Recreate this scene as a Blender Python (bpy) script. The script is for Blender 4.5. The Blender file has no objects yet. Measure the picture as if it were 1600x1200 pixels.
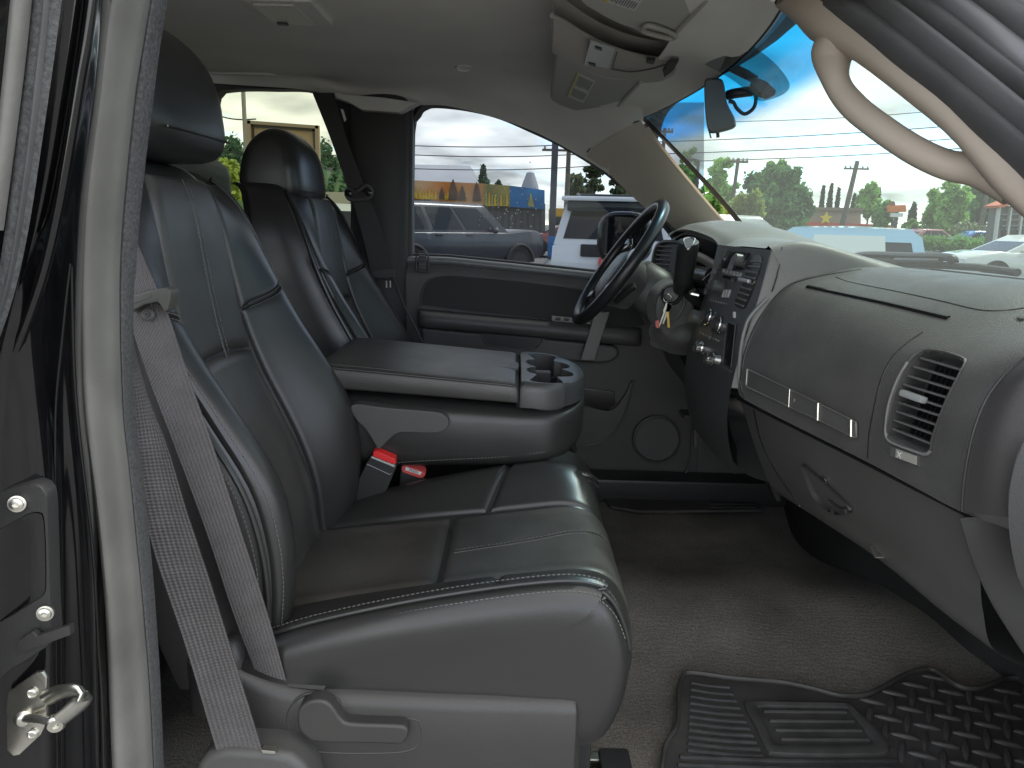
import bpy, bmesh, math, random
import numpy as np
from mathutils import Vector, Matrix
random.seed(7); rng = np.random.default_rng(7)
SC = bpy.context.scene
COL = SC.collection
rad = math.radians

# ------------------------------------------------------------------ camera
CAM = np.array((0.0, 0.0, 1.55)); FPX = 1109.0
th, rl = rad(12.7), rad(1.5)
Fv = np.array((0, math.cos(th), -math.sin(th)))
_U0 = np.array((0, math.sin(th), math.cos(th))); _R0 = np.array((1.0, 0, 0))
Rv = math.cos(rl)*_R0 + math.sin(rl)*_U0
Uv = -math.sin(rl)*_R0 + math.cos(rl)*_U0
cd = bpy.data.cameras.new('camera'); cam = bpy.data.objects.new('camera', cd); COL.objects.link(cam)
cd.sensor_width = 36.0; cd.lens = 36.0*FPX/1600.0; cd.clip_start = 0.05; cd.clip_end = 3000
cam.matrix_world = Matrix(((Rv[0], Uv[0], -Fv[0], CAM[0]), (Rv[1], Uv[1], -Fv[1], CAM[1]), (Rv[2], Uv[2], -Fv[2], CAM[2]), (0, 0, 0, 1)))
SC.camera = cam

# ------------------------------------------------------------------ sky, sun, exposure
SKY_OFF = (1.3, 8.2, 2.2)
SUN_EL, SUN_AZ = rad(58), rad(62)        # azimuth from +Y (across the cab) towards +X (the nose)
w = bpy.data.worlds.new('World'); SC.world = w; w.use_nodes = True
nt = w.node_tree; nt.nodes.clear(); N = nt.nodes.new; L = nt.links.new
out = N('ShaderNodeOutputWorld'); bg = N('ShaderNodeBackground'); sky = N('ShaderNodeTexSky')
sky.sky_type = 'NISHITA'; sky.sun_disc = False; sky.sun_elevation = SUN_EL; sky.sun_rotation = SUN_AZ
sky.air_density = .8; sky.dust_density = .15; sky.ozone_density = 1.2
tc = N('ShaderNodeTexCoord'); sep = N('ShaderNodeSeparateXYZ'); L(tc.outputs['Generated'], sep.inputs[0])
def mth(op, a, b=None, c=None, clamp=False):
    n = N('ShaderNodeMath'); n.operation = op; n.use_clamp = clamp
    for i, v in enumerate((a, b, c)):
        if v is None: continue
        if isinstance(v, (int, float)): n.inputs[i].default_value = v
        else: L(v, n.inputs[i])
    return n.outputs[0]
zz = mth('ADD', mth('MAXIMUM', sep.outputs[2], 0.0), 0.16)
cx, cy = mth('DIVIDE', sep.outputs[0], zz), mth('DIVIDE', sep.outputs[1], zz)
cmb = N('ShaderNodeCombineXYZ'); L(cx, cmb.inputs[0]); L(cy, cmb.inputs[1])
n1 = N('ShaderNodeTexNoise'); n1.inputs['Scale'].default_value = 1.15; n1.inputs['Detail'].default_value = 9; n1.inputs['Roughness'].default_value = .55
n1.inputs['Distortion'].default_value = .25
n2 = N('ShaderNodeTexNoise'); n2.inputs['Scale'].default_value = 1.9; n2.inputs['Detail'].default_value = 9
vo_ = N('ShaderNodeVectorMath'); vo_.operation = 'ADD'; vo_.inputs[1].default_value = SKY_OFF; L(cmb.outputs[0], vo_.inputs[0]); L(vo_.outputs[0], n1.inputs['Vector']); L(cmb.outputs[0], n2.inputs['Vector'])
cov = N('ShaderNodeMapRange'); cov.interpolation_type = 'SMOOTHSTEP'; L(n1.outputs[0], cov.inputs[0])
cov.inputs[1].default_value = .37; cov.inputs[2].default_value = .53
tone = N('ShaderNodeMapRange'); L(n2.outputs[0], tone.inputs[0])
tone.inputs[1].default_value = .3; tone.inputs[2].default_value = .7; tone.inputs[3].default_value = 1.5; tone.inputs[4].default_value = 5.6
ccol = N('ShaderNodeCombineXYZ')
L(mth('MULTIPLY', tone.outputs[0], 1.0), ccol.inputs[0]); L(mth('MULTIPLY', tone.outputs[0], .965), ccol.inputs[1]); L(mth('MULTIPLY', tone.outputs[0], .915), ccol.inputs[2])
mx = N('ShaderNodeMix'); mx.data_type = 'RGBA'
L(mth('MULTIPLY', cov.outputs[0], .92), mx.inputs[0]); L(sky.outputs[0], mx.inputs[6]); L(ccol.outputs[0], mx.inputs[7])
L(mx.outputs[2], bg.inputs['Color']); bg.inputs['Strength'].default_value = .15; L(bg.outputs[0], out.inputs[0])
sl = bpy.data.lights.new('sun', 'SUN'); sun = bpy.data.objects.new('sun', sl); COL.objects.link(sun)
sl.energy = 1.5; sl.angle = rad(14); sl.color = (1, .96, .9)
sd = Vector((math.sin(SUN_AZ)*math.cos(SUN_EL), math.cos(SUN_AZ)*math.cos(SUN_EL), math.sin(SUN_EL)))
sun.rotation_euler = sd.to_track_quat('Z', 'Y').to_euler()
SC.view_settings.view_transform = 'Standard'; SC.view_settings.look = 'None'; SC.view_settings.gamma = 1.0
SC.view_settings.exposure = 2.32
SC.cycles.max_bounces = 10; SC.cycles.transparent_max_bounces = 24; SC.cycles.diffuse_bounces = 5
SC.cycles.caustics_reflective = False; SC.cycles.caustics_refractive = False

# ------------------------------------------------------------------ pixel -> place
def ray(px, py): return Fv + (px-800)/FPX*Rv + (600-py)/FPX*Uv
def P(px, py, Y):
    d = ray(px, py); return CAM + d*(Y/d[1])
def PX(px, py, X):
    d = ray(px, py); return CAM + d*(X/d[0])
def PZ(px, py, Z):
    d = ray(px, py); return CAM + d*((Z-CAM[2])/d[2])
def PP(px, py, q, n):
    d = ray(px, py); return CAM + d*(np.dot(np.asarray(q)-CAM, n)/np.dot(d, n))

# ------------------------------------------------------------------ curves and surfaces
def A(x): return np.asarray(x, float)
def cr(p, n, closed=False):
    """Catmull-Rom through the points p, n samples"""
    p = A(p); m = len(p)
    t = np.linspace(0, m if closed else m-1, n, endpoint=not closed)
    i = np.floor(t).astype(int)
    if not closed: i = np.minimum(i, m-2)
    u = (t-i)[:, None]
    if closed: g = lambda k: p[(i+k) % m]
    else:
        e = np.vstack([2*p[0]-p[1], p, 2*p[-1]-p[-2]]); g = lambda k: e[i+k+1]
    a, b, c, d = g(-1), g(0), g(1), g(2)
    return .5*((2*b)+(-a+c)*u+(2*a-5*b+4*c-d)*u**2+(-a+3*b-3*c+d)*u**3)
def net(rows, nu, nv, cu=False, cv=False):
    """control rows -> smooth grid of nv rows by nu points"""
    r = [cr(x, nu, cu) for x in rows]
    r = np.stack(r)
    return np.stack([cr(r[:, k], nv, cv) for k in range(nu)], axis=1)
def resample(p, n, closed=False):
    p = A(p); q = np.vstack([p, p[:1]]) if closed else p
    s = np.r_[0, np.cumsum(np.linalg.norm(np.diff(q, axis=0), axis=1))]
    t = np.linspace(0, s[-1], n, endpoint=not closed)
    return np.stack([np.interp(t, s, q[:, k]) for k in range(q.shape[1])], 1)
def sm(x):
    x = np.clip(x, 0, 1); return x*x*(3-2*x)
def unit(v):
    v = A(v); return v/max(np.linalg.norm(v), 1e-12)

class MB:
    def __init__(s): s.v = []; s.f = []; s.uv = None; s.mi = []; s.cur = 0
    def add(s, vs, fs):
        o = len(s.v); s.v += [tuple(map(float, x)) for x in vs]; s.f += [tuple(i+o for i in f) for f in fs]; s.mi += [s.cur]*len(fs); return s
    def grid(s, g, cu=False, cv=False, flip=False):
        g = A(g); nv, nu = g.shape[:2]; fs = []
        for j in range(nv if cv else nv-1):
            for i in range(nu if cu else nu-1):
                a, b = j*nu+i, j*nu+(i+1) % nu; c, d = ((j+1) % nv)*nu+(i+1) % nu, ((j+1) % nv)*nu+i
                fs.append((a, d, c, b) if flip else (a, b, c, d))
        return s.add(g.reshape(-1, 3), fs)
    def loft(s, rings, cap0=True, cap1=True, cv=False):
        g = A(rings); nv, nu = g.shape[:2]; s.grid(g, cu=True, cv=cv); o = len(s.v)-nv*nu
        if cap0 and not cv: s.f.append(tuple(o+i for i in range(nu))[::-1]); s.mi.append(s.cur)
        if cap1 and not cv: s.f.append(tuple(o+(nv-1)*nu+i for i in range(nu))); s.mi.append(s.cur)
        return s
    def tube(s, pts, r, n=8, closed=False, flat=None, up=None, twist=0):
        """round tube; flat=(a,b) multiplies the two radii (b along 'up')"""
        p = A(pts); m = len(p); r = np.broadcast_to(A(r), (m,)); rings = []
        if closed: T = np.roll(p, -1, 0)-np.roll(p, 1, 0)
        else: T = np.gradient(p, axis=0)
        ref = A(up) if up is not None else None; prev = None
        fa, fb = flat or (1, 1)
        for k in range(m):
            t = unit(T[k])
            if ref is not None: b = ref-t*np.dot(ref, t)
            elif prev is None:
                h = A((0, 0, 1)) if abs(t[2]) < .9 else A((1, 0, 0)); b = h-t*np.dot(h, t)
            else: b = prev-t*np.dot(prev, t)
            b = unit(b); prev = b; a = np.cross(b, t)
            an = np.arange(n)*2*math.pi/n+twist
            rings.append(p[k]+r[k]*(fa*np.cos(an)[:, None]*a+fb*np.sin(an)[:, None]*b))
        return s.loft(rings, cv=closed)
    def box(s, c, size, ax=None):
        c = A(c); h = A(size)/2; ax = np.eye(3) if ax is None else A(ax)
        vs = [c+ax[0]*h[0]*i+ax[1]*h[1]*j+ax[2]*h[2]*k for k in (-1, 1) for j in (-1, 1) for i in (-1, 1)]
        return s.add(vs, [(0, 2, 3, 1), (4, 5, 7, 6), (0, 1, 5, 4), (2, 6, 7, 3), (0, 4, 6, 2), (1, 3, 7, 5)])
    def prism(s, pts, vec):
        p = A(pts); n = len(p); q = p+A(vec)
        return s.add(np.vstack([p, q]), [tuple(range(n))[::-1], tuple(range(n, 2*n))]+[(i, (i+1) % n, n+(i+1) % n, n+i) for i in range(n)])
    def frame(s, outer, inner, vec):
        """plate with a hole: two closed loops of equal length, given thickness"""
        o, i = A(outer), A(inner); n = len(o); vec = A(vec)
        vs = np.vstack([o, i, o+vec, i+vec]); f = []
        for k in range(n):
            l = (k+1) % n
            f += [(k, l, n+l, n+k), (2*n+k, 3*n+k, 3*n+l, 2*n+l), (k, 2*n+k, 2*n+l, l), (n+k, n+l, 3*n+l, 3*n+k)]
        return s.add(vs, f)
    def lathe(s, c, axis, prof, n=24, up=None):
        """prof: (radius, along-axis) pairs"""
        c = A(c); t = unit(axis); h = A(up) if up is not None else (A((0, 0, 1)) if abs(t[2]) < .9 else A((1, 0, 0)))
        b = unit(h-t*np.dot(h, t)); a = np.cross(b, t); an = np.arange(n)*2*math.pi/n
        rings = [c+t*z+r*(np.cos(an)[:, None]*a+np.sin(an)[:, None]*b) for r, z in prof]
        return s.loft(rings)
    def ball(s, c, r, n=10, ax=None):
        c = A(c); r = np.broadcast_to(A(r), (3,)); rings = []
        for j in range(1, n):
            ph = math.pi*j/n; an = np.arange(2*n)*math.pi/n
            q = np.stack([np.cos(an)*math.sin(ph)*r[0], np.sin(an)*math.sin(ph)*r[1], np.full(2*n, math.cos(ph)*r[2])], 1)
            rings.append(c+(q if ax is None else q@A(ax)))
        return s.loft(rings)
    def build(s, name, mats, parent=None, bevel=0, seg=2, smooth=True, angle=38, recalc=True):
        me = bpy.data.meshes.new(name); off = root_loc(parent)
        me.from_pydata([tuple(A(v)-off) for v in s.v], [], s.f)
        if not isinstance(mats, (list, tuple)): mats = [mats]
        for m_ in mats: me.materials.append(m_)
        if len(mats) > 1: me.polygons.foreach_set('material_index', s.mi)
        if recalc or bevel:
            bm = bmesh.new(); bm.from_mesh(me)
            if recalc: bmesh.ops.recalc_face_normals(bm, faces=bm.faces)
            if bevel:
                es = [e for e in bm.edges if len(e.link_faces) == 2 and e.calc_face_angle(0) > rad(32)]
                if es: bmesh.ops.bevel(bm, geom=es, offset=bevel, segments=seg, affect='EDGES', clamp_overlap=True, profile=.6)
            bm.to_mesh(me); bm.free()
        if smooth:
            me.polygons.foreach_set('use_smooth', [True]*len(me.polygons)); me.set_sharp_from_angle(angle=rad(angle))
        if s.uv is not None and not bevel:
            ul = me.uv_layers.new(name='UVMap'); li = np.zeros(len(me.loops), int); me.loops.foreach_get('vertex_index', li)
            ul.data.foreach_set('uv', A(s.uv)[li].ravel())
        o = bpy.data.objects.new(name, me); COL.objects.link(o)
        if bevel:
            wn = o.modifiers.new('weighted', 'WEIGHTED_NORMAL'); wn.keep_sharp = True
        if parent is not None: o.parent = parent
        return o
def root_loc(p):
    v = np.zeros(3)
    while p is not None: v = v+A(p.location); p = p.parent
    return v
def tag(o, label=None, cat=None, group=None, kind=None):
    if label: o['label'] = label
    if cat: o['category'] = cat
    if group: o['group'] = group
    if kind: o['kind'] = kind
    return o
def thing(name, loc, label, cat, group=None):
    o = bpy.data.objects.new(name, None); COL.objects.link(o); o.location = tuple(map(float, loc)); o.empty_display_size = .05
    return tag(o, label, cat, group)
def inst(src, parent, mat=None, name=None):
    """a further copy of a part sharing its mesh"""
    o = src.copy(); COL.objects.link(o); o.parent = parent
    if mat is not None: o.matrix_local = mat
    return o

# ------------------------------------------------------------------ materials
def mat(name, col, rough=.5, spec=.5, metal=0, grain=None, var=None, coat=0, sheen=0, trans=None, emit=None, voro=None, rvar=None, alpha=None):
    m = bpy.data.materials.new(name); m.use_nodes = True; t = m.node_tree; b = t.nodes['Principled BSDF']
    b.inputs['Base Color'].default_value = (*col, 1); b.inputs['Roughness'].default_value = rough
    b.inputs['Specular IOR Level'].default_value = spec; b.inputs['Metallic'].default_value = metal
    b.inputs['Coat Weight'].default_value = coat; b.inputs['Coat Roughness'].default_value = .04
    b.inputs['Sheen Weight'].default_value = sheen
    if alpha is not None: b.inputs['Alpha'].default_value = alpha
    tcn = t.nodes.new('ShaderNodeTexCoord')
    if var:
        sc, amt = var[:2]; n = t.nodes.new('ShaderNodeTexNoise'); n.inputs['Scale'].default_value = sc; n.inputs['Detail'].default_value = 6
        t.links.new(tcn.outputs['Object'], n.inputs['Vector'])
        c = t.nodes.new('ShaderNodeMix'); c.data_type = 'RGBA'; c.clamp_factor = True
        c2 = var[2] if len(var) > 2 else tuple(x*(1+amt) for x in col)
        c.inputs[6].default_value = (*(tuple(x*(1-amt) for x in col) if len(var) < 3 else col), 1); c.inputs[7].default_value = (*c2, 1)
        mr = t.nodes.new('ShaderNodeMapRange'); mr.inputs[1].default_value = .32; mr.inputs[2].default_value = .68
        t.links.new(n.outputs[0], mr.inputs[0]); t.links.new(mr.outputs[0], c.inputs[0]); t.links.new(c.outputs[2], b.inputs['Base Color'])
    if rvar:
        n = t.nodes.new('ShaderNodeTexNoise'); n.inputs['Scale'].default_value = rvar[0]; n.inputs['Detail'].default_value = 5
        t.links.new(tcn.outputs['Object'], n.inputs['Vector'])
        mr = t.nodes.new('ShaderNodeMapRange'); mr.inputs[1].default_value = .3; mr.inputs[2].default_value = .7
        mr.inputs[3].default_value = rough-rvar[1]; mr.inputs[4].default_value = rough+rvar[1]
        t.links.new(n.outputs[0], mr.inputs[0]); t.links.new(mr.outputs[0], b.inputs['Roughness'])
    prev = None
    for g in ([grain] if grain else []) + ([voro+('v',)] if voro else []):
        if len(g) > 2 and g[-1] == 'v':
            n = t.nodes.new('ShaderNodeTexVoronoi'); n.feature = 'DISTANCE_TO_EDGE'; n.inputs['Scale'].default_value = g[0]
        else:
            n = t.nodes.new('ShaderNodeTexNoise'); n.inputs['Scale'].default_value = g[0]; n.inputs['Detail'].default_value = 3
        t.links.new(tcn.outputs['Object'], n.inputs['Vector'])
        bp = t.nodes.new('ShaderNodeBump'); bp.inputs['Strength'].default_value = g[1]; bp.inputs['Distance'].default_value = .002
        t.links.new(n.outputs[0], bp.inputs['Height'])
        if prev is not None: t.links.new(prev.outputs[0], bp.inputs['Normal'])
        prev = bp
    if prev is not None: t.links.new(prev.outputs[0], b.inputs['Normal'])
    if emit: b.inputs['Emission Color'].default_value = (*emit[0], 1); b.inputs['Emission Strength'].default_value = emit[1]
    return m
def glass(name, tint, refl=1.0):
    """thin pane: tinted transmission with Fresnel reflection"""
    m = bpy.data.materials.new(name); m.use_nodes = True; t = m.node_tree; t.nodes.clear()
    o = t.nodes.new('ShaderNodeOutputMaterial'); tr = t.nodes.new('ShaderNodeBsdfTransparent'); gl = t.nodes.new('ShaderNodeBsdfGlossy')
    tr.inputs[0].default_value = (*tint, 1); gl.inputs['Roughness'].default_value = .02
    fr = t.nodes.new('ShaderNodeFresnel'); fr.inputs[0].default_value = 1.45
    mu = t.nodes.new('ShaderNodeMath'); mu.operation = 'MULTIPLY'; mu.inputs[1].default_value = refl; t.links.new(fr.outputs[0], mu.inputs[0])
    mi = t.nodes.new('ShaderNodeMixShader'); t.links.new(mu.outputs[0], mi.inputs[0]); t.links.new(tr.outputs[0], mi.inputs[1]); t.links.new(gl.outputs[0], mi.inputs[2])
    t.links.new(mi.outputs[0], o.inputs[0]); m['tr'] = tr.name
    return m
LEA = mat('black_leather', (.054, .052, .048), .39, .6, grain=(55, .10), voro=(420, .14), var=(3.5, .25), rvar=(9, .07))
LEAW = mat('worn_black_leather', (.066, .063, .058), .41, .6, grain=(16, .5), voro=(380, .12), var=(5, .35), rvar=(14, .1))
LEAS = mat('smooth_black_leather', (.027, .0265, .0255), .34, .56, voro=(500, .10), rvar=(8, .06))
for m_ in (LEA, LEAW):
    for n_ in m_.node_tree.nodes:
        if n_.type == 'TEX_NOISE' and n_.inputs['Detail'].default_value == 3: n_.inputs['Detail'].default_value = 10; n_.inputs['Roughness'].default_value = .62; n_.inputs['Distortion'].default_value = 1.2
STI = mat('grey_thread', (.13, .125, .115), .8)
PLB = mat('dark_grey_plastic', (.080, .078, .074), .46, .45, grain=(620, .18), var=(6, .1))
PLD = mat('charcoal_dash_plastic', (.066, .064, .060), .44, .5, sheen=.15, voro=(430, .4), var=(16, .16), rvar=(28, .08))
PLT = mat('dash_top_plastic', (.175, .172, .160), .43, .5, sheen=.15, voro=(520, .22), var=(4, .08))  # coloured paler than the dash face to carry the sky sheen at grazing view
PLK = mat('black_plastic', (.028, .028, .028), .42, .5, grain=(500, .1))
PLG = mat('gloss_black_plastic', (.012, .012, .013), .15, .5)
SEATP = mat('grey_seat_plastic', (.043, .041, .039), .38, .5, voro=(650, .2), var=(5, .08))
HEAD = mat('grey_headliner_fabric', (.80, .785, .74), .95, .1, grain=(420, .25), var=(5, .05))
TRIMP = mat('tan_grey_trim_plastic', (.60, .54, .455), .55, .4, grain=(500, .12), var=(5, .05))
SEAL = mat('grey_rubber_seal', (.17, .165, .15), .40, .45, grain=(260, .12), var=(9, .22), rvar=(20, .08), voro=(90, .12))
FELT = mat('dark_flocked_felt', (.10, .10, .10), .95, .15, grain=(900, .6), var=(300, .3))
SEALD = mat('dark_grey_rubber', (.075, .075, .076), .65, .45, grain=(300, .12), var=(14, .15))
PAINT = mat('black_car_paint', (.005, .005, .0055), .12, .35, coat=.45, var=(40, .2))
BELT = mat('grey_belt_webbing', (.092, .085, .084), .62, .4, var=(30, .12), sheen=.15)
CHR = mat('chrome', (.75, .75, .74), .12, metal=1)
STEEL = mat('zinc_plated_steel', (.62, .61, .55), .28, metal=1, grain=(60, .15), var=(40, .15))
SILV = mat('silver_trim', (.42, .41, .39), .33, metal=.8)
CARP = mat('taupe_carpet', (.155, .147, .133), .98, .1, var=(5, .4, (.29, .272, .243)))
RUB = mat('black_rubber', (.06, .058, .055), .6, .45, grain=(120, .2), var=(9, .3), rvar=(10, .1))
RED = mat('red_button', (.75, .03, .03), .4)
WHT = mat('white_print', (.78, .78, .76), .6)
# ================================================================== the cab shell
cab = thing('truck_cab', (0, 1.47, .69), 'interior shell of the pickup cab with grey headliner, tan pillar trim and black door frames', 'truck cab')
# ---- headliner
pxs = [(300, 128), (390, 134), (480, 141), (560, 160), (650, 164), (700, 166), (770, 183), (835, 206), (900, 240), (945, 268)]
r0 = [P(x, y, 2.21) for x, y in pxs]
r1 = [p+A((0, -.055, .035)) for p in r0]
def roofz(x): return 1.905+.02*math.cos(min(max((x+.55)/1.3, -1), 1)*1.4)-max(0, x-.0)**2*.75
r2 = [A((p[0]*1.0+.02*(p[0] > 0), 2.02, min(roofz(p[0]), p[2]+.10))) for p in r0]
r3 = [A((p[0]*1.1+.03*(p[0] > 0), 1.82, roofz(p[0])+.008)) for p in r0]
r4 = [A((p[0]*1.15+.03*(p[0] > 0), 1.47, roofz(p[0])+.014)) for p in r0]
r5 = [A((p[0]*1.1+.03*(p[0] > 0), 1.12, roofz(p[0])+.004)) for p in r0]
r6 = [A((p[0], .93, roofz(p[0])-.03)) for p in r0]
r7 = [A((p[0], .85, roofz(p[0])-.03)) for p in r0]
rows = [r0, r1, r2, r3, r4, r5, r6, r7]
HY = [2.21, 2.155, 2.02, 1.82, 1.47, 1.12, .93, .85]
HDRx = lambda y: .335+.05*(1-((y-1.47)/.65)**2)            # the bowed windshield header
hdr = lambda y: A((HDRx(y), y, 1.832+.012*(1-((y-1.47)/.65)**2)))
rows2 = []
for rr, y in zip(rows, HY):
    rr = list(rr)
    if .95 < y < 2.05: rr += [hdr(min(max(y, .96), 1.98))-A((.0, 0, -.006))]
    else: rr += [rr[-1]+A((.015 if y > 1 else .002, 0, -.012 if y > 1 else 0))]
    rows2.append(rr)
g = net(rows2, 70, 60)
m = MB(); m.grid(g); top = g+A((0, 0, .03)); top[0, :, 1] += .02
m.grid(top, flip=True)
hl = m.build('headliner', HEAD, cab, recalc=False)
# outer roof panel over it (keeps daylight out)
m = MB(); x0, x1 = -1.25, .42
m.grid(net([[(x0, .70, 1.80), (-.5, .70, 1.83), (.05, .70, 1.83), (x1, .74, 1.79)], [(x0, .9, 1.96), (-.5, .9, 1.99), (.05, .9, 1.975), (x1, .9, 1.875)],
            [(x0, 1.47, 1.985), (-.5, 1.47, 2.015), (.05, 1.47, 1.995), (x1+.05, 1.47, 1.89)], [(x0, 2.05, 1.985), (-.5, 2.05, 1.995), (.05, 2.05, 1.975), (x1, 2.05, 1.875)],
            [(x0, 2.29, 1.975), (-.5, 2.29, 1.955), (.05, 2.29, 1.90), (x1, 2.25, 1.81)]], 20, 20))
m.build('roof_panel', PAINT, cab)
# moulded recesses and bits of the headliner
def hz(x, y):
    """height of the headliner under a point"""
    k = np.argmin((g[..., 0]-x)**2+(g[..., 1]-y)**2); return g.reshape(-1, 3)[k][2]
c = P(724, 113, 1.9); c[2] = hz(c[0], c[1])
m = MB(); m.lathe(c+A((0, 0, -.001)), (0, -.25, -1), [(.020, .0), (.020, .004), (.015, .004), (.013, .001), (.001, .001)], 20); m.build('round_cap', HEAD, cab)
# raised moulding loop at the rear edge of the headliner
mm = [P(300, 92, 2.02), P(345, 84, 2.02), P(395, 88, 2.02), P(418, 93, 2.02), P(430, 112, 2.06), P(433, 118, 2.07)]
for q in mm: q[2] = hz(q[0], q[1])-.002
m = MB(); m.tube(cr(mm, 24), .008, 8, flat=(1, .6)); m.build('headliner_moulding', HEAD, cab)
# rear dome lamp (edge of it at the top of the picture)
c = P(452, 0, 1.47); c[2] = hz(c[0], c[1])-.004
LENS = mat('frosted_lens', (.62, .60, .56), .35)
m = MB(); m.box(c, (.125, .16, .012)); dl = m.build('dome_lamp', HEAD, cab, bevel=.004)
m = MB(); m.box(c+A((-.01, -.0, -.006)), (.075, .13, .008)); m.build('lamp_lens', LENS, dl, bevel=.003)
m = MB(); m.box(c+A((-.03, .05, -.011)), (.02, .014, .004)); m.build('lamp_switch', PLK, dl, bevel=.001)
# ---- driver windshield pillar trim
def strip(a, b, bulge, n=26, k=9, closeback=None):
    a, b = cr(a, n), cr(b, n); t = np.linspace(0, 1, k)[None, :, None]
    G = a[:, None]*(1-t)+b[:, None]*t
    return G+np.sin(t*math.pi)*A(bulge)
ws_edge = [P(1000, 186, 1.985), P(1021, 215, 2.0), P(1054, 256, 2.05), P(1089, 298, 2.10), P(1121, 335, 2.15), P(1156, 370, 2.2), P(1200, 412, 2.24)]
dr_edge = [P(915, 241, 2.185), P(945, 264, 2.215), P(978, 296, 2.23), P(1006, 322, 2.24), P(1030, 345, 2.25), P(1058, 375, 2.26), P(1095, 415, 2.27)]
m = MB(); G = strip(dr_edge, ws_edge, (0, -.028, .004))+A((0, -.007, -.004)); m.grid(G); m.grid(G+A((.03, .04, -.01)), flip=True)
m.build('pillar_trim', TRIMP, cab, recalc=False)
seam = [P(917, 238, 2.172), P(935, 217, 2.14), P(965, 201, 2.07), P(998, 189, 1.97)]
m = MB(); m.tube(cr(seam, 14), .0016, 6); m.build('trim_seam', PLK, cab)
c = P(958, 240, 2.155); m = MB(); m.lathe(c+A((0, .004, 0)), (-.1, -1, .1), [(.012, 0), (.012, .003), (.0105, .003), (.0095, .001), (.001, .001)], 18); m.build('airbag_badge', TRIMP, cab)
TRIMT = mat('tan_pillar_trim', (.39, .335, .275), .55, .4, grain=(500, .12), var=(5, .05))
# ---- passenger windshield pillar trim with its grab handle
e0 = [A((-.45, .90, 1.885)), A((-.05, .95, 1.885)), P(1185, -22, 1.06), P(1210, 8, 1.02), P(1240, 32, .985), P(1266, 62, .965), P(1300, 78, .95), P(1340, 95, .93), P(1420, 155, .885), P(1500, 220, .845), P(1530, 262, .825), P(1556, 298, .81), P(1590, 328, .795), P(1640, 375, .77), P(1700, 430, .76), A((.86, .70, 1.39))]
e1 = [A((-.45, .80, 1.87)), A((-.05, .83, 1.87)), P(1225, -60, .92), P(1262, -15, .90), P(1290, 6, .885), P(1330, 36, .87), P(1370, 66, .855), P(1410, 99, .84), P(1470, 150, .81), P(1530, 208, .785), P(1575, 250, .765), P(1620, 292, .75), P(1680, 340, .735), P(1745, 400, .72), A((.90, .665, 1.38))]
m = MB(); G = strip(e0, e1, (-.016, -.012, -.010), 40, 9); m.grid(G); m.grid(G+A((.03, .0, .02)), flip=True)
pt = m.build('pillar_trim', TRIMT, cab, recalc=False)
hp = [P(1318, 24, .885), P(1302, 72, .915), P(1306, 125, .92), P(1332, 164, .905), P(1375, 199, .88), P(1428, 234, .855), P(1478, 257, .835), P(1518, 263, .82), P(1552, 271, .805), P(1592, 292, .785)]
hr = [.006, .026, .0165, .0165, .0165, .0165, .017, .019, .023, .024]
m = MB(); pp = cr(hp, 50); rr = cr([(x, 0) for x in hr], 50)[:, 0]; m.tube(pp, rr, 18, flat=(1.0, .85), up=(.3, -1, .2))
m.build('grab_handle', TRIMT, pt)
# ---- windshield
def wsp(u, v):
    """u 0 passenger..1 driver, v 0 header..1 cowl"""
    y0, y1 = .955+(1.995-.955)*u, .70+(2.25-.70)*u
    bow = 1-(2*u-1)**2
    a = A((.325+.062*bow, y0, 1.838+.010*bow)); b = A((.84+.10*bow, y1, 1.40))
    return a*(1-v)+b*v+A((.03, 0, .028))*math.sin(v*math.pi)*.35
nu, nv = 31, 31
Gw = np.array([[wsp(u, v) for u in np.linspace(0, 1, nu)] for v in np.linspace(0, 1, nv)])
UVw = np.array([[(u, v) for u in np.linspace(0, 1, nu)] for v in np.linspace(0, 1, nv)]).reshape(-1, 2)
WSG = glass('windshield_glass', (.325, .39, .365), .35)
t = WSG.node_tree; uvn = t.nodes.new('ShaderNodeTexCoord'); sx = t.nodes.new('ShaderNodeSeparateXYZ'); t.links.new(uvn.outputs['UV'], sx.inputs[0])
mr = t.nodes.new('ShaderNodeMapRange'); mr.interpolation_type = 'SMOOTHSTEP'; t.links.new(sx.outputs[1], mr.inputs[0])
mr.inputs[1].default_value = .125; mr.inputs[2].default_value = .19
mc = t.nodes.new('ShaderNodeMix'); mc.data_type = 'RGBA'; t.links.new(mr.outputs[0], mc.inputs[0])
mc.inputs[6].default_value = (.004, .19, .37, 1); mc.inputs[7].default_value = (.325, .39, .365, 1)
t.links.new(mc.outputs[2], t.nodes[WSG['tr']].inputs[0])
m = MB(); m.grid(Gw); m.uv = UVw; m.build('windshield', WSG, cab, recalc=False)
VEIL = t.nodes.new('ShaderNodeBsdfTranslucent'); VEIL.inputs[0].default_value = (.86, .92, .86, 1); dmx = t.nodes.new('ShaderNodeMixShader'); dmx.inputs[0].default_value = .03  # translucent share standing in for the veil of glare on the windshield
o_n = [n for n in t.nodes if n.type == 'OUTPUT_MATERIAL'][0]; t.links.new(o_n.inputs[0].links[0].from_socket, dmx.inputs[1]); t.links.new(VEIL.outputs[0], dmx.inputs[2]); t.links.new(dmx.outputs[0], o_n.inputs[0])
hs = []
for y in np.linspace(1.0, 1.985, 36):
    e_ = wsp((y-.955)/1.04, 0); hs.append([(e_[0]-.125, y, 1.856+.010*(1-((y-1.47)/.6)**2)), (e_[0]-.04, y, 1.846+.010*(1-((y-1.47)/.6)**2)), e_+A((-.004, 0, -.007)), e_+A((.02, 0, .004))])
m = MB(); m.grid(net(hs, 12, 36)); m.build('header_trim', HEAD, cab, recalc=False)
FRIT = mat('black_glass_border', (.012, .012, .012), .3)
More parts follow.
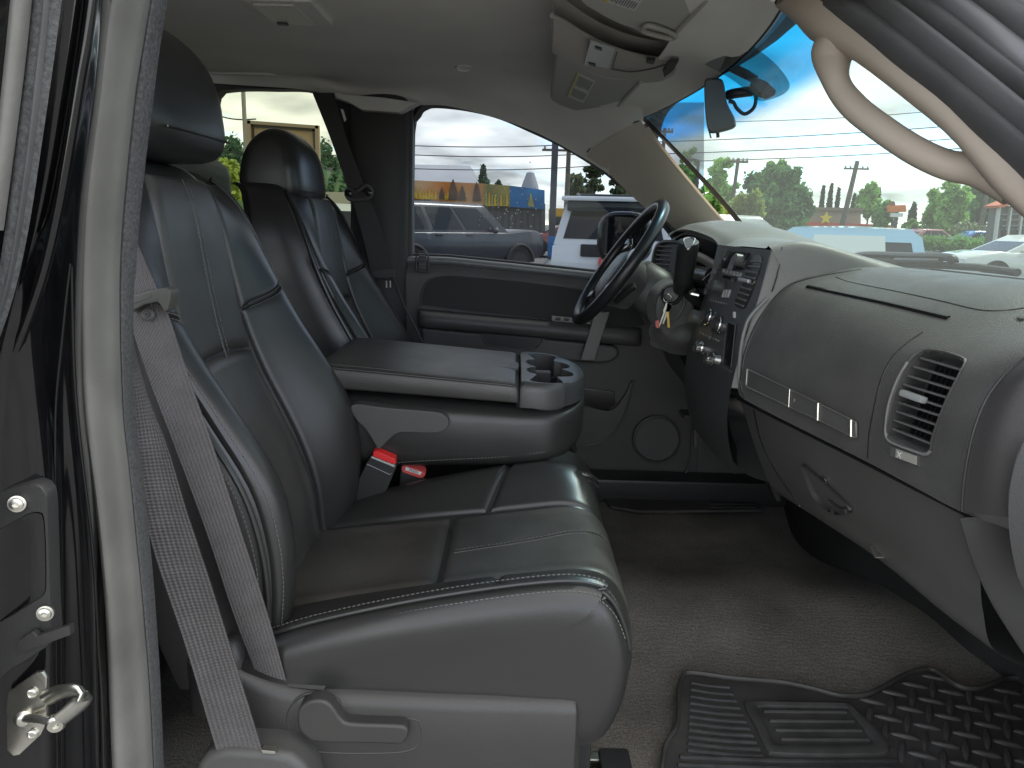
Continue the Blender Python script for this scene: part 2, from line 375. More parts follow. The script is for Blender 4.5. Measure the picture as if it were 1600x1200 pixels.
m = MB()
for side in (0, 1):
    us = np.linspace(0, .03, 3) if side == 0 else np.linspace(.975, 1, 3)
    m.grid(np.array([[wsp(u, v)+A((-.004, 0, -.004)) for u in us] for v in np.linspace(0, 1, 20)]))
m.grid(np.array([[wsp(u, v)+A((-.004, 0, -.005)) for u in np.linspace(0, 1, 31)] for v in np.linspace(-.01, .009, 3)]))
m.build('windshield_border', FRIT, cab, recalc=False)
# dotted mirror patch on the glass: pale grey, half see-through
DOT = glass('dotted_glass_patch', (.40, .41, .40), .15)
wq = wsp(.5, .1); wn_ = unit(np.cross(wsp(.5, .2)-wq, wsp(.6, .1)-wq))
op = [(1098, 96), (1128, 78), (1155, 60), (1185, 78), (1210, 98), (1227, 118), (1234, 134), (1226, 146), (1205, 155), (1185, 157), (1165, 140), (1140, 122), (1115, 108)]
pts = cr([PP(x, y, wq-A((.012, 0, .012)), wn_) for x, y in op], 48, True)
m = MB(); m.add(pts, [tuple(range(48))]); m.build('mirror_patch', DOT, cab, recalc=False)
# ---- driver side window band: B pillar, rear quarter
DARKT = mat('black_pillar_trim', (.05, .049, .049), .6, .35, grain=(400, .15))
bp_ = [P(548, 165, 2.2), P(560, 168, 2.19), P(600, 172, 2.18), P(632, 172, 2.19), P(645, 175, 2.22)]
bq_ = [P(548, 520, 2.2), P(560, 520, 2.17), P(600, 520, 2.16), P(628, 520, 2.18), P(640, 520, 2.22)]
G = np.array([[a*(1-t)+b*t for a, b in zip(cr(bp_, 24), cr(bq_, 24))] for t in np.linspace(-.12, 1.6, 12)])
m = MB(); m.grid(G); m.grid(G+A((0, .06, 0)), flip=True); m.build('pillar_panel', DARKT, cab, recalc=False)
# slanted shoulder-belt cover at the head of the pillar
cov_ = [P(490, 140, 2.17), P(540, 150, 2.16), P(565, 165, 2.15), P(590, 172, 2.14), P(652, 166, 2.14), P(636, 176, 2.16), P(622, 177, 2.15), P(560, 178, 2.15), P(540, 160, 2.17)]
op = [P(x, y, 2.15) for x, y in ((484, 138), (530, 146), (600, 152), (655, 160), (640, 167), (625, 176), (565, 172), (545, 160))]
m = MB(); m.prism(op, (0, .05, 0)); m.build('upper_trim_wedge', HEAD, cab, bevel=.006)
# rear side: dark frame round the quarter window
wi = [(336, 150), (356, 140), (420, 139), (495, 146), (520, 200), (545, 300), (548, 420), (335, 420), (330, 300), (333, 200)]
wo = [(236, 100), (330, 110), (430, 112), (520, 120), (575, 160), (600, 300), (600, 520), (240, 520), (236, 330), (236, 200)]
i_ = resample(cr([P(x, y, 2.24) for x, y in wi], 90, True), 80, True); o_ = resample(cr([P(x, y, 2.23) for x, y in wo], 90, True), 80, True)
def align(o_, i_):
    c = i_.mean(0); ang = lambda p: np.arctan2(p[:, 2]-c[2], p[:, 0]-c[0])
    a0 = ang(i_); order = [int(np.argmin(np.abs(np.angle(np.exp(1j*(ang(o_)-t)))))) for t in a0]; return o_[order]
m = MB(); m.frame(align(o_, i_), i_, (0, .05, 0)); m.build('quarter_frame', DARKT, cab)
QG = glass('rear_quarter_glass', (.33, .35, .27), .8)
G = np.array([[P(x, y, 2.27) for x in np.linspace(300, 580, 5)] for y in np.linspace(120, 450, 5)]); m = MB(); m.grid(G); m.build('quarter_glass', QG, cab, recalc=False)
# closed wall behind the seats, below the beltline and the cab back
m = MB(); m.box((-1.02, 1.47, 1.25), (.06, 1.55, 1.35)); m.build('back_wall', DARKT, cab, bevel=.02)
m = MB(); m.box((-.63, 2.25, 1.0), (.66, .08, .78)); m.build('rear_door_panel', DARKT, cab, bevel=.02)
m = MB(); m.box((-.72, 1.47, .98), (.30, 1.36, .42)); m.build('rear_seat_base', LEAS, cab, bevel=.05, seg=3)
pil = [P(215, 215, 1.9), P(270, 222, 1.92), P(333, 246, 1.95), P(345, 270, 1.95)]
m = MB(); m.box((-.86, 1.75, 1.40), (.14, .62, .60)); m.build('rear_seat_back', DARKT, cab, bevel=.05, seg=3)
# firewall, floor pan and far rocker so that the cab is closed
m = MB(); m.box((1.30, 1.47, 1.02), (.05, 1.62, .86)); m.build('firewall', PLK, cab)
m = MB(); m.box((.13, 1.47, .62), (2.36, 1.56, .06)); m.build('floor_pan', PLK, cab)
m = MB(); m.box((.0, .70, .655), (2.1, .14, .05)); m.build('door_sill', PLK, cab, bevel=.01)
m = MB(); m.box((.98, .675, 1.02), (.66, .06, .72)); m.build('hinge_pillar', PAINT, cab, bevel=.02)
m = MB(); m.box((1.55, .66, 1.02), (.52, .05, .66)); m.build('front_fender', PAINT, cab, bevel=.03)
m = MB(); m.box((.96, 2.235, 1.05), (.70, .06, .86)); m.build("kick_panel", PLB, cab, bevel=.01)

# ---- carpet
def fl(x, y):
    hump = .055*math.exp(-((y-1.47)/.22)**2)*sm((x+.2)/.5)
    toe = 1.2*max(0, x-1.0)**1.35
    return .69+hump+toe+.006*math.sin(9*x+4*y)*math.sin(5*y)+.004*math.sin(23*x-11*y)
xs, ys = np.linspace(-.7, 1.30, 150), np.linspace(.765, 2.2, 120)
m = MB(); m.grid([[(x, y, fl(x, y)) for x in xs] for y in ys])
carp = tag(m.build('carpet_floor', CARP, None, recalc=False), kind='structure')
t = CARP.node_tree; b = t.nodes['Principled BSDF']; tcn = t.nodes.new('ShaderNodeTexCoord')
nz = t.nodes.new('ShaderNodeTexNoise'); nz.inputs['Scale'].default_value = 330; nz.inputs['Detail'].default_value = 3; nz.inputs['Roughness'].default_value = .7
t.links.new(tcn.outputs['Object'], nz.inputs['Vector'])
wv = t.nodes.new('ShaderNodeTexWave'); wv.inputs['Scale'].default_value = 26; wv.inputs['Distortion'].default_value = 9; wv.inputs['Detail'].default_value = 3; wv.bands_direction = 'Y'
t.links.new(tcn.outputs['Object'], wv.inputs['Vector'])
ad = t.nodes.new('ShaderNodeMath'); ad.operation = 'MULTIPLY_ADD'; ad.inputs[1].default_value = .12; t.links.new(wv.outputs[1], ad.inputs[0]); t.links.new(nz.outputs[0], ad.inputs[2])
bu = t.nodes.new('ShaderNodeBump'); bu.inputs['Strength'].default_value = .9; bu.inputs['Distance'].default_value = .004
t.links.new(ad.outputs[0], bu.inputs['Height']); t.links.new(bu.outputs[0], b.inputs['Normal'])
src = b.inputs['Base Color'].links[0].from_socket
mm_ = t.nodes.new('ShaderNodeMix'); mm_.data_type = 'RGBA'; mm_.blend_type = 'MULTIPLY'; mm_.inputs[0].default_value = .8
mr = t.nodes.new('ShaderNodeMapRange'); mr.inputs[1].default_value = .3; mr.inputs[2].default_value = .7; mr.inputs[3].default_value = .45; mr.inputs[4].default_value = 1.5
t.links.new(nz.outputs[0], mr.inputs[0]); t.links.new(src, mm_.inputs[6]); t.links.new(mr.outputs[0], mm_.inputs[7]); t.links.new(mm_.outputs[2], b.inputs['Base Color'])

# ================================================================== the seals of the open door
# front edge of the door hole along the windshield pillar: rubber bands and painted metal, seen very close
bands = [[P(1250, -35, .915), P(1276, 2, .895), P(1360, 72, .865), P(1460, 156, .822), P(1520, 212, .795), P(1612, 300, .758), P(1735, 412, .726)],
         [P(1300, -40, .865), P(1350, 5, .85), P(1420, 62, .82), P(1490, 118, .79), P(1555, 172, .76), P(1620, 226, .735), P(1700, 300, .70)],
         [P(1340, -50, .83), P(1395, -5, .815), P(1460, 45, .79), P(1520, 92, .765), P(1580, 140, .74), P(1640, 190, .715), P(1720, 262, .68)],
         [P(1395, -50, .80), P(1440, -14, .79), P(1500, 32, .765), P(1550, 72, .745), P(1605, 115, .72), P(1660, 158, .70), P(1740, 226, .665)],
         [P(1450, -50, .775), P(1490, -20, .765), P(1545, 20, .745), P(1590, 55, .73), P(1640, 92, .71), P(1690, 130, .69), P(1765, 190, .655)],
         [P(1520, -50, .745), P(1555, -25, .74), P(1605, 10, .72), P(1650, 42, .705), P(1695, 75, .69), P(1740, 108, .67), P(1800, 155, .64)],
         [P(1600, -50, .72), P(1635, -25, .71), P(1680, 5, .70), P(1720, 35, .685), P(1760, 62, .67), P(1800, 90, .65), P(1860, 130, .62)]]
for k_, b_ in enumerate(bands):
    o_ = .018*k_; b_[:0] = [A((-.5, .80-.03*k_, 1.88+.004*k_)), A((-.08, .82-.03*k_, 1.88+.004*k_))]; b_.append(A((.90+o_, .668-.006*k_, 1.375-.004*k_)))
sealroot = thing('door_seal', P(1500, 120, .78), 'dark grey rubber door seal slanting across the upper right corner above the grab handle', 'door seal')
def band(a, b, h, name, mt, k=12):
    a, b = cr(a, 30), cr(b, 30); t = np.linspace(0, 1, k)[None, :, None]; G = a[:, None]*(1-t)+b[:, None]*t
    nrm = A((-.45, -.75, -.25)); prof = np.sin(t*math.pi)**.6*h
    m = MB(); m.grid(G+nrm*prof); return m.build(name, mt, sealroot, recalc=False)
band(bands[0], bands[1], .010, 'seal_lip', SEALD)
band(bands[1], bands[2], .005, 'seal_bulb', mat('mid_grey_rubber', (.12, .12, .123), .45, grain=(240, .12), var=(12, .12)))
band(bands[2], bands[3], .006, 'seal_channel', SEALD)
band(bands[3], bands[4], .005, 'painted_flange', mat('grey_film_on_paint', (.13, .13, .135), .4, var=(10, .12)))
band(bands[4], bands[5], .005, 'outer_seal', SEALD)
band(bands[5], bands[6], .004, 'gutter_strip', mat('pale_gutter', (.20, .20, .21), .35))
G = cr(bands[0], 30); G2 = G+A((.05, .03, .04)); m = MB(); m.grid(np.stack([G, G2], 1)); m.build('seal_back', PLK, sealroot, recalc=False)

# rear edge of the door hole: the pale weatherstrip beside the passenger seat
L_ = [(180, -60), (170, 0), (157, 60), (145, 150), (134, 240), (128, 320), (124, 390), (123, 470), (125, 560), (128, 620), (136, 700), (147, 780), (157, 870), (164, 950), (169, 1050), (173, 1150), (178, 1260)]
R_ = [(246, -60), (236, 0), (226, 60), (213, 140), (205, 210), (198, 280), (192, 350), (188, 430), (188, 510), (190, 580), (194, 660), (203, 740), (212, 830), (221, 920), (229, 1010), (236, 1110), (243, 1260)]
ysL = [.645+.02*math.sin(i*.2) for i in range(len(L_))]
a = cr([P(x, y, .66) for x, y in L_], 70); b = cr([P(x, y, .70) for x, y in R_], 70)
ws = thing('weatherstrip', P(150, 620, .68), 'pale grey rubber weatherstrip running down beside the black door edge', 'weatherstrip')
tt = np.linspace(0, 1, 14); prof = np.array([0, .006, .010, .0125, .014, .0145, .014, .0125, .010, .0085, .0078, .0078, .006, -.004])
G = a[:, None]*(1-tt[None, :, None])+b[:, None]*tt[None, :, None]+prof[None, :, None]*A((.25, -.95, 0))
m = MB(); m.grid(G); m.grid(G[:, ::-1]+A((-.012, .03, 0))); m.build('bulb_seal', SEAL, ws, recalc=False)
# flocked lip along its inner side, wide towards the sill
F_ = [(264, -60), (256, 0), (246, 60), (236, 140), (227, 210), (219, 280), (212, 350), (207, 430), (204, 458), (203, 560), (206, 660), (216, 740), (226, 830), (235, 920), (242, 1010), (248, 1110), (254, 1260)]
bf = cr([P(x, y, .715) for x, y in F_], 70)
t5 = np.linspace(0, 1, 6)[None, :, None]; G = b[:, None]*(1-t5)+bf[:, None]*t5+np.sin(t5*math.pi)*A((.001, -.006, 0))
m = MB(); m.grid(G); m.grid(G[:, ::-1]+A((-.012, .03, 0))); m.build('flocked_lip', FELT, ws, recalc=False)

# ================================================================== the rear side door: black painted edge with handle plate and striker
rd = thing('rear_side_door', P(60, 900, .60), 'black rear half door with glossy painted edge, handle plate and zinc striker at the left', 'truck door')
cols = [  # columns of (px,py) with depth, from the far left outwards to the seal
 [(-90, -60, .50), (-100, 150, .50), (-110, 350, .50), (-120, 600, .50), (-120, 850, .50), (-120, 1260, .50)],
 [(112, -60, .575), (82, 150, .575), (48, 350, .575), (-20, 600, .56), (-40, 850, .56), (-40, 1260, .56)],
 [(128, -60, .585), (98, 150, .585), (64, 350, .585), (6, 560, .575), (0, 850, .575), (0, 1260, .575)],
 [(140, -60, .575), (110, 150, .575), (79, 320, .575), (40, 480, .578), (70, 850, .585), (74, 1260, .59)],
 [(152, -60, .585), (124, 150, .585), (92, 320, .585), (70, 520, .592), (88, 850, .60), (95, 1260, .605)],
 [(160, -60, .605), (132, 150, .605), (104, 330, .605), (90, 560, .606), (97, 850, .607), (102, 1260, .612)],
 [(166, -60, .612), (140, 150, .612), (113, 350, .610), (104, 600, .606), (118, 850, .612), (130, 1260, .62)],
 [(172, -60, .63), (150, 150, .63), (124, 350, .63), (118, 600, .625), (138, 850, .63), (152, 1260, .64)],
 [(184, -60, .67), (160, 150, .67), (138, 350, .67), (134, 600, .67), (158, 850, .67), (172, 1260, .68)]]
cols = [c for i, c in enumerate(cols) if i not in (2, 4, 6)]
rows = [[P(*c[k]) for c in cols] for k in range(6)]
G = net(rows, 72, 60); m = MB(); m.grid(G); m.grid(G[:, ::-1]+A((-.03, .05, 0))); m.build('door_edge', PAINT, rd, recalc=False)
# crisp painted ridges that catch the sky
for rp, r_ in (([(152, -60), (136, 60), (124, 130), (108, 230), (92, 320), (72, 410), (50, 480), (20, 560), (-14, 640)], .0042),
               ([(110, 412), (103, 470), (96, 540), (88, 620), (86, 700), (87, 800), (92, 900), (96, 960)], .0012),
               ([(112, 416), (114, 520), (117, 600), (124, 680), (132, 750), (141, 820), (148, 900), (153, 1000), (160, 1100), (164, 1260)], .0014)):
    yv = np.linspace(.578, .577, len(rp)) if r_ > .003 else np.linspace(.596, .602, len(rp)) if len(rp) == 8 else np.linspace(.598, .622, len(rp))
    m = MB(); m.tube(cr([P(x, y, d) for (x, y), d in zip(rp, yv)], 60), r_, 10); m.build('painted_ridge', PAINT, rd)
m = MB(); m.box((-.80, .665, .93), (.56, .06, .66)); m.build('unseen_inner_panel', bpy.data.materials['black_plastic'], rd, bevel=.02)  # unseen panel, added to stop light leaking into the rear cabin
# window channel of that door: bands of rubber, upper left
def chan(l, r, d, h, name, mt):
    a, b = cr([P(x, y, d) for x, y in l], 40), cr([P(x, y, d+.004) for x, y in r], 40); t = np.linspace(0, 1, 9)[None, :, None]
    m = MB(); m.grid(a[:, None]*(1-t)+b[:, None]*t+np.sin(t*math.pi)**.7*h*A((.3, -.9, 0))); return m.build(name, mt, rd, recalc=False)
chan([(54, -60), (46, 30), (36, 120), (24, 220), (10, 340), (-6, 450), (-20, 520)], [(104, -60), (94, 20), (82, 110), (66, 220), (46, 350), (22, 460), (-10, 555)], .553, .004, 'felt_channel', FELT)
chan([(72, -60), (64, 30), (54, 120), (42, 230), (24, 360), (8, 450), (-12, 520)], [(84, -60), (76, 30), (66, 120), (53, 230), (34, 360), (16, 450), (-6, 520)], .549, .004, 'channel_rib', SEALD)
chan([(16, -60), (6, 60), (-4, 160), (-14, 260), (-24, 360)], [(56, -60), (46, 40), (36, 130), (22, 240), (6, 360)], .545, .009, 'window_seal', SEAL)
chan([(-30, -60), (-40, 60), (-50, 200), (-60, 320)], [(18, -60), (8, 50), (-2, 150), (-16, 290)], .548, .003, 'door_glass_edge', mat('tinted_glass_edge', (.10, .105, .115), .15))
# handle plate
def onp(x, y, off=0.0): return P(x, y, .578-off)
op = [(-60, 800), (-20, 778), (10, 764), (45, 755), (62, 758), (73, 775), (76, 830), (80, 960), (82, 1000), (60, 1020), (20, 1045), (-60, 1085)]
ip = [(-60, 852), (0, 828), (40, 806), (58, 802), (68, 815), (71, 900), (68, 928), (50, 942), (0, 972), (-60, 1000)]
jp = [(-60, 858), (0, 834), (28, 822), (33, 824), (34, 845), (34, 900), (34, 935), (32, 948), (0, 966), (-60, 995)]
oo = resample(cr([onp(x, y, .008) for x, y in op], 90, True), 80, True); ii = resample(cr([onp(x, y, .008) for x, y in ip], 90, True), 80, True)
k0 = int(np.argmin(np.linalg.norm(oo-ii[0], axis=1))); oo = np.roll(oo, -k0, 0); c_ = oo.mean(0)
m = MB(); m.grid(np.stack([oo+A((0, .014, 0)), oo+A((0, .002, 0)), c_+(oo-c_)*.985, c_+(ii-c_)*1.02, ii+A((0, .002, 0)), ii+A((0, .006, 0))]), cu=True); hpl = m.build('handle_plate', mat('matte_black_plate', (.036, .035, .034), .45, .45, grain=(520, .15)), rd, recalc=False)
o_ = cr([onp(x, y, .0035) for x, y in ip], 40, True); i_ = cr([onp(x, y, -.012) for x, y in jp], 40, True)
REC = mat('recess_plastic', (.045, .044, .043), .42, .5, grain=(520, .15))
m = MB(); m.grid(np.stack([o_, o_*.6+i_*.4+A((0, -.003, 0)), i_]), cu=True); m.add(i_, [tuple(range(40))]); m.build('handle_recess', REC, hpl, recalc=False)
m = MB(); m.prism([onp(x, y, -.004) for x, y in ((-60, 862), (0, 838), (29, 824), (32, 850), (33, 940), (0, 962), (-60, 985))], (0, .010, 0)); m.build('pull_lever', bpy.data.materials['matte_black_plate'], hpl, bevel=.002)
def screw(px, py, d, r, parent, name='screw'):
    c = P(px, py, d); m = MB(); ax = A((.25, -.95, .1)); m.lathe(c, ax, [(r*1.25, -.002), (r*1.25, .0012), (r, .0014), (r*.92, .0034), (r*.45, .0042), (r*.4, .0015), (r*.001, .0015)], 20)
    return m.build(name, STEEL, parent)
screw(27, 787, .567, .0058, hpl); screw(71, 958, .567, .0056, hpl)
m = MB(); m.prism([P(x, y, d) for x, y, d in ((26, 1003, .563), (50, 987, .561), (57, 994, .561), (108, 978, .556), (110, 993, .556), (60, 1011, .561), (28, 1022, .563))], (0, .007, 0)); m.build('release_lever', bpy.data.materials['matte_black_plate'], hpl, bevel=.0015)
# striker
stk = thing('door_striker', P(45, 1120, .575), 'zinc plated door striker loop bolted to the black door edge', 'striker')
op = [(12, 1082), (55, 1051), (66, 1050), (73, 1060), (73, 1080), (72, 1130), (64, 1148), (30, 1180), (20, 1182), (10, 1172), (9, 1110)]
m = MB(); m.prism([P(x, y, .566+.0003*(70-x)*.2) for x, y in op][::-1], (0, .004, 0)); m.build('striker_plate', STEEL, stk, bevel=.0015)
for x, y in ((50, 1083), (51, 1147)):
    m = MB(); m.lathe(P(x, y, .566), (.2, -.97, .05), [(.0048, 0), (.0044, .0018), (.0030, .0024), (.0022, .0012), (.0001, .0012)], 18); m.build('rivet', STEEL, stk)
lp = [P(38, 1122, .566), P(60, 1123, .556), P(86, 1128, .548), P(95, 1130, .546)]
m = MB(); m.tube(cr(lp, 16), .0040, 14); m.build('striker_pin', STEEL, stk)
m = MB(); m.lathe(P(38, 1122, .567), (.3, -.95, 0), [(.0085, -.001), (.0085, .002), (.006, .005), (.004, .006)], 18); m.build('pin_collar', STEEL, stk)
m = MB(); m.lathe(P(88, 1130, .546), (.35, -.93, -.05), [(.0001, -.004), (.0075, -.004), (.0080, .002), (.0062, .0045), (.0030, .0045), (.0026, .003), (.0001, .003)], 20); m.build('pin_head', STEEL, stk)
lp = [P(72, 1092, .566), P(92, 1082, .553), P(118, 1078, .543), P(128, 1083, .540), P(128, 1094, .540), P(112, 1110, .543), P(96, 1123, .545)]
m = MB(); m.tube(resample(cr(lp, 50), 40), .0062, 12, flat=(.55, 1.25), up=(0, -.35, 1)); m.build('striker_loop', STEEL, stk)
# ================================================================== seats
def puff(S, uL, uR, vB, vT, h=.006, edge=.014, nu=26, nv=34, dip=.003):
    """a leather panel over the surface S(u,v): raised in the middle, tucked in along its seams"""
    s = (1-np.cos(np.linspace(0, math.pi, nu)))/2*.8+np.linspace(0, 1, nu)*.2
    t = (1-np.cos(np.linspace(0, math.pi, nv)))/2*.8+np.linspace(0, 1, nv)*.2
    Q = np.zeros((nv, nu, 3)); f = lambda x, k: x(k) if callable(x) else x
    for j, tj in enumerate(t):
        for i, si in enumerate(s):
            u = f(uL, tj)*(1-si)+f(uR, tj)*si; v = f(vB, si)*(1-tj)+f(vT, si)*tj
            Q[j, i] = S(u, v)
    du = np.gradient(Q, axis=1); dv = np.gradient(Q, axis=0); n = np.cross(du, dv); n /= np.maximum(np.linalg.norm(n, axis=2, keepdims=True), 1e-9)
    def dist(ax):
        d = np.linalg.norm(np.diff(Q, axis=ax), axis=2); z = np.zeros_like(d[:1] if ax == 0 else d[:, :1])
        c = np.cumsum(np.concatenate([z, d], ax), ax); tot = c[-1:] if ax == 0 else c[:, -1:]; return np.minimum(c, tot-c)
    e = np.minimum(dist(0), dist(1)); k = np.clip(e/edge, 0, 1); return Q, n, (h+dip)*(1-(1-k)**2.2)-dip
def panel(name, mt, parent, S, uL, uR, vB, vT, out, **kw):
    Q, n, d = puff(S, uL, uR, vB, vT, **kw); mid = (Q.shape[0]//2, Q.shape[1]//2)
    if np.dot(n[mid], A(out)) < 0: n = -n
    m = MB(); m.grid(Q+n*d[..., None]); return m.build(name, mt, parent, recalc=False)
def stitch(pts, parent, nrm, name='stitching', step=.0066, ln=.0040, r=.0006, mt=None):
    p = A(pts); s = np.r_[0, np.cumsum(np.linalg.norm(np.diff(p, axis=0), axis=1))]; m = MB(); n_ = A(nrm)
    for k in np.arange(step/2, s[-1], step):
        q = np.stack([np.interp([k-ln/2, k+ln/2], s, p[:, i]) for i in range(3)], 1); nn = n_ if n_.ndim == 1 else n_[min(int(k/s[-1]*len(n_)), len(n_)-1)]
        d = unit(q[1]-q[0]); b = unit(np.cross(d, unit(nn))); c = q.mean(0)+unit(nn)*r*.6
        m.box(c, (ln, r*2, r*1.5), (d, b, np.cross(d, b)))
    return tag(m.build(name, mt or STI, parent, smooth=False, recalc=False), kind='stuff')

BK = A([(.93, -.33, -.30, .225), (1.0, -.347, -.298, .232), (1.08, -.358, -.287, .236), (1.15, -.378, -.287, .238), (1.22, -.405, -.303, .238), (1.30, -.437, -.349, .238),
        (1.37, -.455, -.393, .237), (1.45, -.468, -.435, .235), (1.53, -.478, -.472, .224), (1.58, -.488, -.502, .205), (1.615, -.507, -.535, .172), (1.630, -.545, -.565, .125)])
CP = A([(-.42, .985), (-.347, .99), (-.25, 1.004), (-.108, 1.026), (.033, 1.046), (.105, 1.055), (.148, 1.045), (.172, 1.01), (.178, .97), (.168, .92), (.145, .878), (.10, .862)])
CH = A([.0, .012, .032, .046, .052, .046, .034, .018, .006, 0, 0, 0])
def lin(tab, t):
    x = np.clip(t, 0, 1)*(len(tab)-1); 
    e = np.vstack([2*tab[0]-tab[1], tab, 2*tab[-1]-tab[-2]]) if tab.ndim > 1 else np.r_[2*tab[0]-tab[1], tab, 2*tab[-1]-tab[-2]]
    i = min(int(x), len(tab)-2); u = x-i; a, b, c, d = e[i], e[i+1], e[i+2], e[i+3]
    return .5*((2*b)+(-a+c)*u+(2*a-5*b+4*c-d)*u*u+(-a+3*b-3*c+d)*u**3)
def zt(z): return float(np.interp(z, BK[:, 0], np.linspace(0, 1, len(BK))))
def xt(x): return float(np.interp(x, CP[:6, 0], np.linspace(0, 5/(len(CP)-1), 6)))
def g_(a):
    a = abs(a); return sm((a-.40)/.46)-.30*max(0, (a-.88)/.12)**2
def make_seat(yc, dx, near, label):
    """near=+1: detail on the side towards the passenger door"""
    root = thing('car_seat', (-.1+dx, yc, .70), label, 'car seat', 'front bucket seats')
    def Sb(a, t):
        z, xc, xb, w_ = lin(BK, t); return A((xc+(xb-xc)*g_(a)+dx, yc+a*w_, z))
    def Sc(a, t):
        x, z = lin(CP, t); h = lin(CH, t); wd = .238-.012*max(0, (t-.6)/.4)
        gg = g_(a) if a > 0 else .92*sm((-a-.36)/.64)
        return A((x+dx-(.014*abs(a)**4 if t > .5 else 0), yc+a*wd, z+h*gg*1.15))
    # backrest shell
    rings = []
    for t in np.linspace(0, 1, 40):
        z, xc, xb, w_ = lin(BK, t); fr = [Sb(a, t)-A((.004, 0, 0)) for a in np.linspace(-1, 1, 41)]
        xe = fr[-1][0]; back = xc+dx-.135; s = .014
        far = [A((xe-.02, yc+w_+s*.6, z)), A((xe-.06, yc+w_+s, z)), A((back+.03, yc+w_+s*.6, z)), A((back, yc+w_-.03, z)), A((back-.012, yc+w_*.4, z))]
        nr = [A((p[0], 2*yc-p[1], p[2])) for p in far[::-1]]
        rings.append(fr+far+nr)
    last = A(rings[-1]); c = last.mean(0); rings.append(list(c+(last-c)*.6+A((0, 0, .006))))
    m = MB(); m.loft(rings); br = m.build('backrest', LEAS, root)
    zp0, zp1 = zt(1.337), zt(1.603)
    out = (1, 0, .3); P_ = lambda *k, **q: panel('leather_panel', *k, **q)
    P_(LEA, br, Sb, -.47, .47, lambda s: zp0+.012*math.sin(s*math.pi), zp1, out, h=.007)
    P_(LEAW, br, Sb, lambda t: -.47-.06*(1-t), lambda t: .47+.06*(1-t), zt(.955), lambda s: zp0-.006+.012*math.sin(s*math.pi), out, h=.006)
    for sg in (1, -1):
        a0, a1 = (.48, .985) if sg > 0 else (-.985, -.48)
        k1 = zt(1.435); k2 = zt(1.40)
        vT = (lambda s: k2+(k1-k2)*s) if sg > 0 else (lambda s: k1+(k2-k1)*s)
        vB = (lambda s: k2+(k1-k2)*s+.0015) if sg > 0 else (lambda s: k1+(k2-k1)*s+.0015)
        P_(LEAS, br, Sb, (lambda t: a0+.055*(1-t)) if sg > 0 else a0, a1 if sg > 0 else (lambda t: a1-.055*(1-t)), zt(.955), vT, out, h=.004, edge=.008)
        P_(LEAS, br, Sb, a0, a1, vB, zt(1.60), out, h=.004, edge=.008)
        for o in (-.004, .004):
            stitch([Sb(a, (k2+(k1-k2)*((abs(a)-.48)/.5))+o)+A((.0045, 0, .002)) for a in np.linspace(.52, .96, 20)*sg], br, (1, 0, .4))
    for o in (-.008, .008):
        stitch([Sb(.02+o/.24, t)+A((.0085, 0, .002)) for t in np.linspace(zp0+.01, zp1-.02, 30)], br, (1, 0, .3))
    m = MB(); m.tube([Sb(.02, t)+A((.0068, 0, 0)) for t in np.linspace(zp0, zp1-.01, 30)], .0012, 6); m.build('seam', LEAS, br)
    for sg in (1, -1):
        m = MB(); m.tube([Sb(sg*1.0, t)+A((.001, sg*.003, 0)) for t in np.linspace(zt(.98), zt(1.61), 50)], .0042, 8); m.build('piping', LEAS, br)
        for o in (.009, -.006):
            stitch([Sb(sg*(1.0-max(o, 0)/.24), t)+A((.006 if o > 0 else -.007, sg*(.001 if o > 0 else .010), 0)) for t in np.linspace(zt(1.0), zt(1.58), 50)], br, (1, sg*.5, 0) if o > 0 else (.3, sg, 0))
    # head restraint
    hc = A((-.575+dx+(.04 if near > 0 else 0), yc, 1.668+(.050 if near > 0 else 0)))
    rings = []
    prof = cr([(.078, -.02), (.079, -.06), (.060, -.089), (.0, -.093), (-.055, -.088), (-.082, -.068), (-.088, -.03), (-.076, .03), (-.050, .072), (-.012, .094), (.028, .088), (.058, .058), (.073, .02)], 40, True)
    for y in np.linspace(-1, 1, 33):
        y_ = math.sin(y*math.pi/2)*.995; s = (1-abs(y_)**3.2)**(1/3.2)
        s2 = max(s, .06); rings.append([hc+A((p[0]*(.35+.65*s2)*(s2 > .07 or .9), y_*.138*(1-.10*max(0, p[1]/.1)), p[1]*(.45+.55*s2))) for p in prof])
    m = MB(); m.loft(rings); hr_ = m.build('head_restraint', LEAS, root, angle=60)
    m = MB(); m.tube([A((hc[0]+.0795, yc+y, hc[2]-.055)) for y in np.linspace(-.10, .10, 12)], .0016, 6); m.build('seam', LEAS, hr_)
    for s in (-.05, .05):
        m = MB(); m.tube([(hc[0]-.01, yc+s, 1.55), (hc[0]-.005, yc+s, hc[2]-.06)], .0065, 10); m.build('support_post', CHR, hr_)
    # cushion
    rings = []
    def xz(Y, a, k, sx, sz, cx_=-.1, cz_=.965):
        r = [Sc(a, t) for t in np.linspace(0, 1, 46)]; r += [A((.0+dx, yc, .855)), A((-.25+dx, yc, .86)), A((-.42+dx, yc, .90))]
        return [A(((p[0]-cx_-dx)*sx+cx_+dx, Y, (p[2]-cz_)*sz+cz_-(.0025 if i < 46 else 0))) for i, p in enumerate(r)]
    ys = np.linspace(-1, 1, 41); wd = .238
    rings = [xz(yc-wd-.020, -1, 0, .30, .30), xz(yc-wd-.0235, -1, 0, .60, .52), xz(yc-wd-.0240, -1, 0, .80, .68), xz(yc-wd-.022, -1, 0, .90, .80), xz(yc-wd-.017, -1, 0, .955, .89), xz(yc-wd-.0095, -1, 0, .985, .955)]
    rings += [xz(yc+a*wd, a, 0, 1, 1) for a in ys]
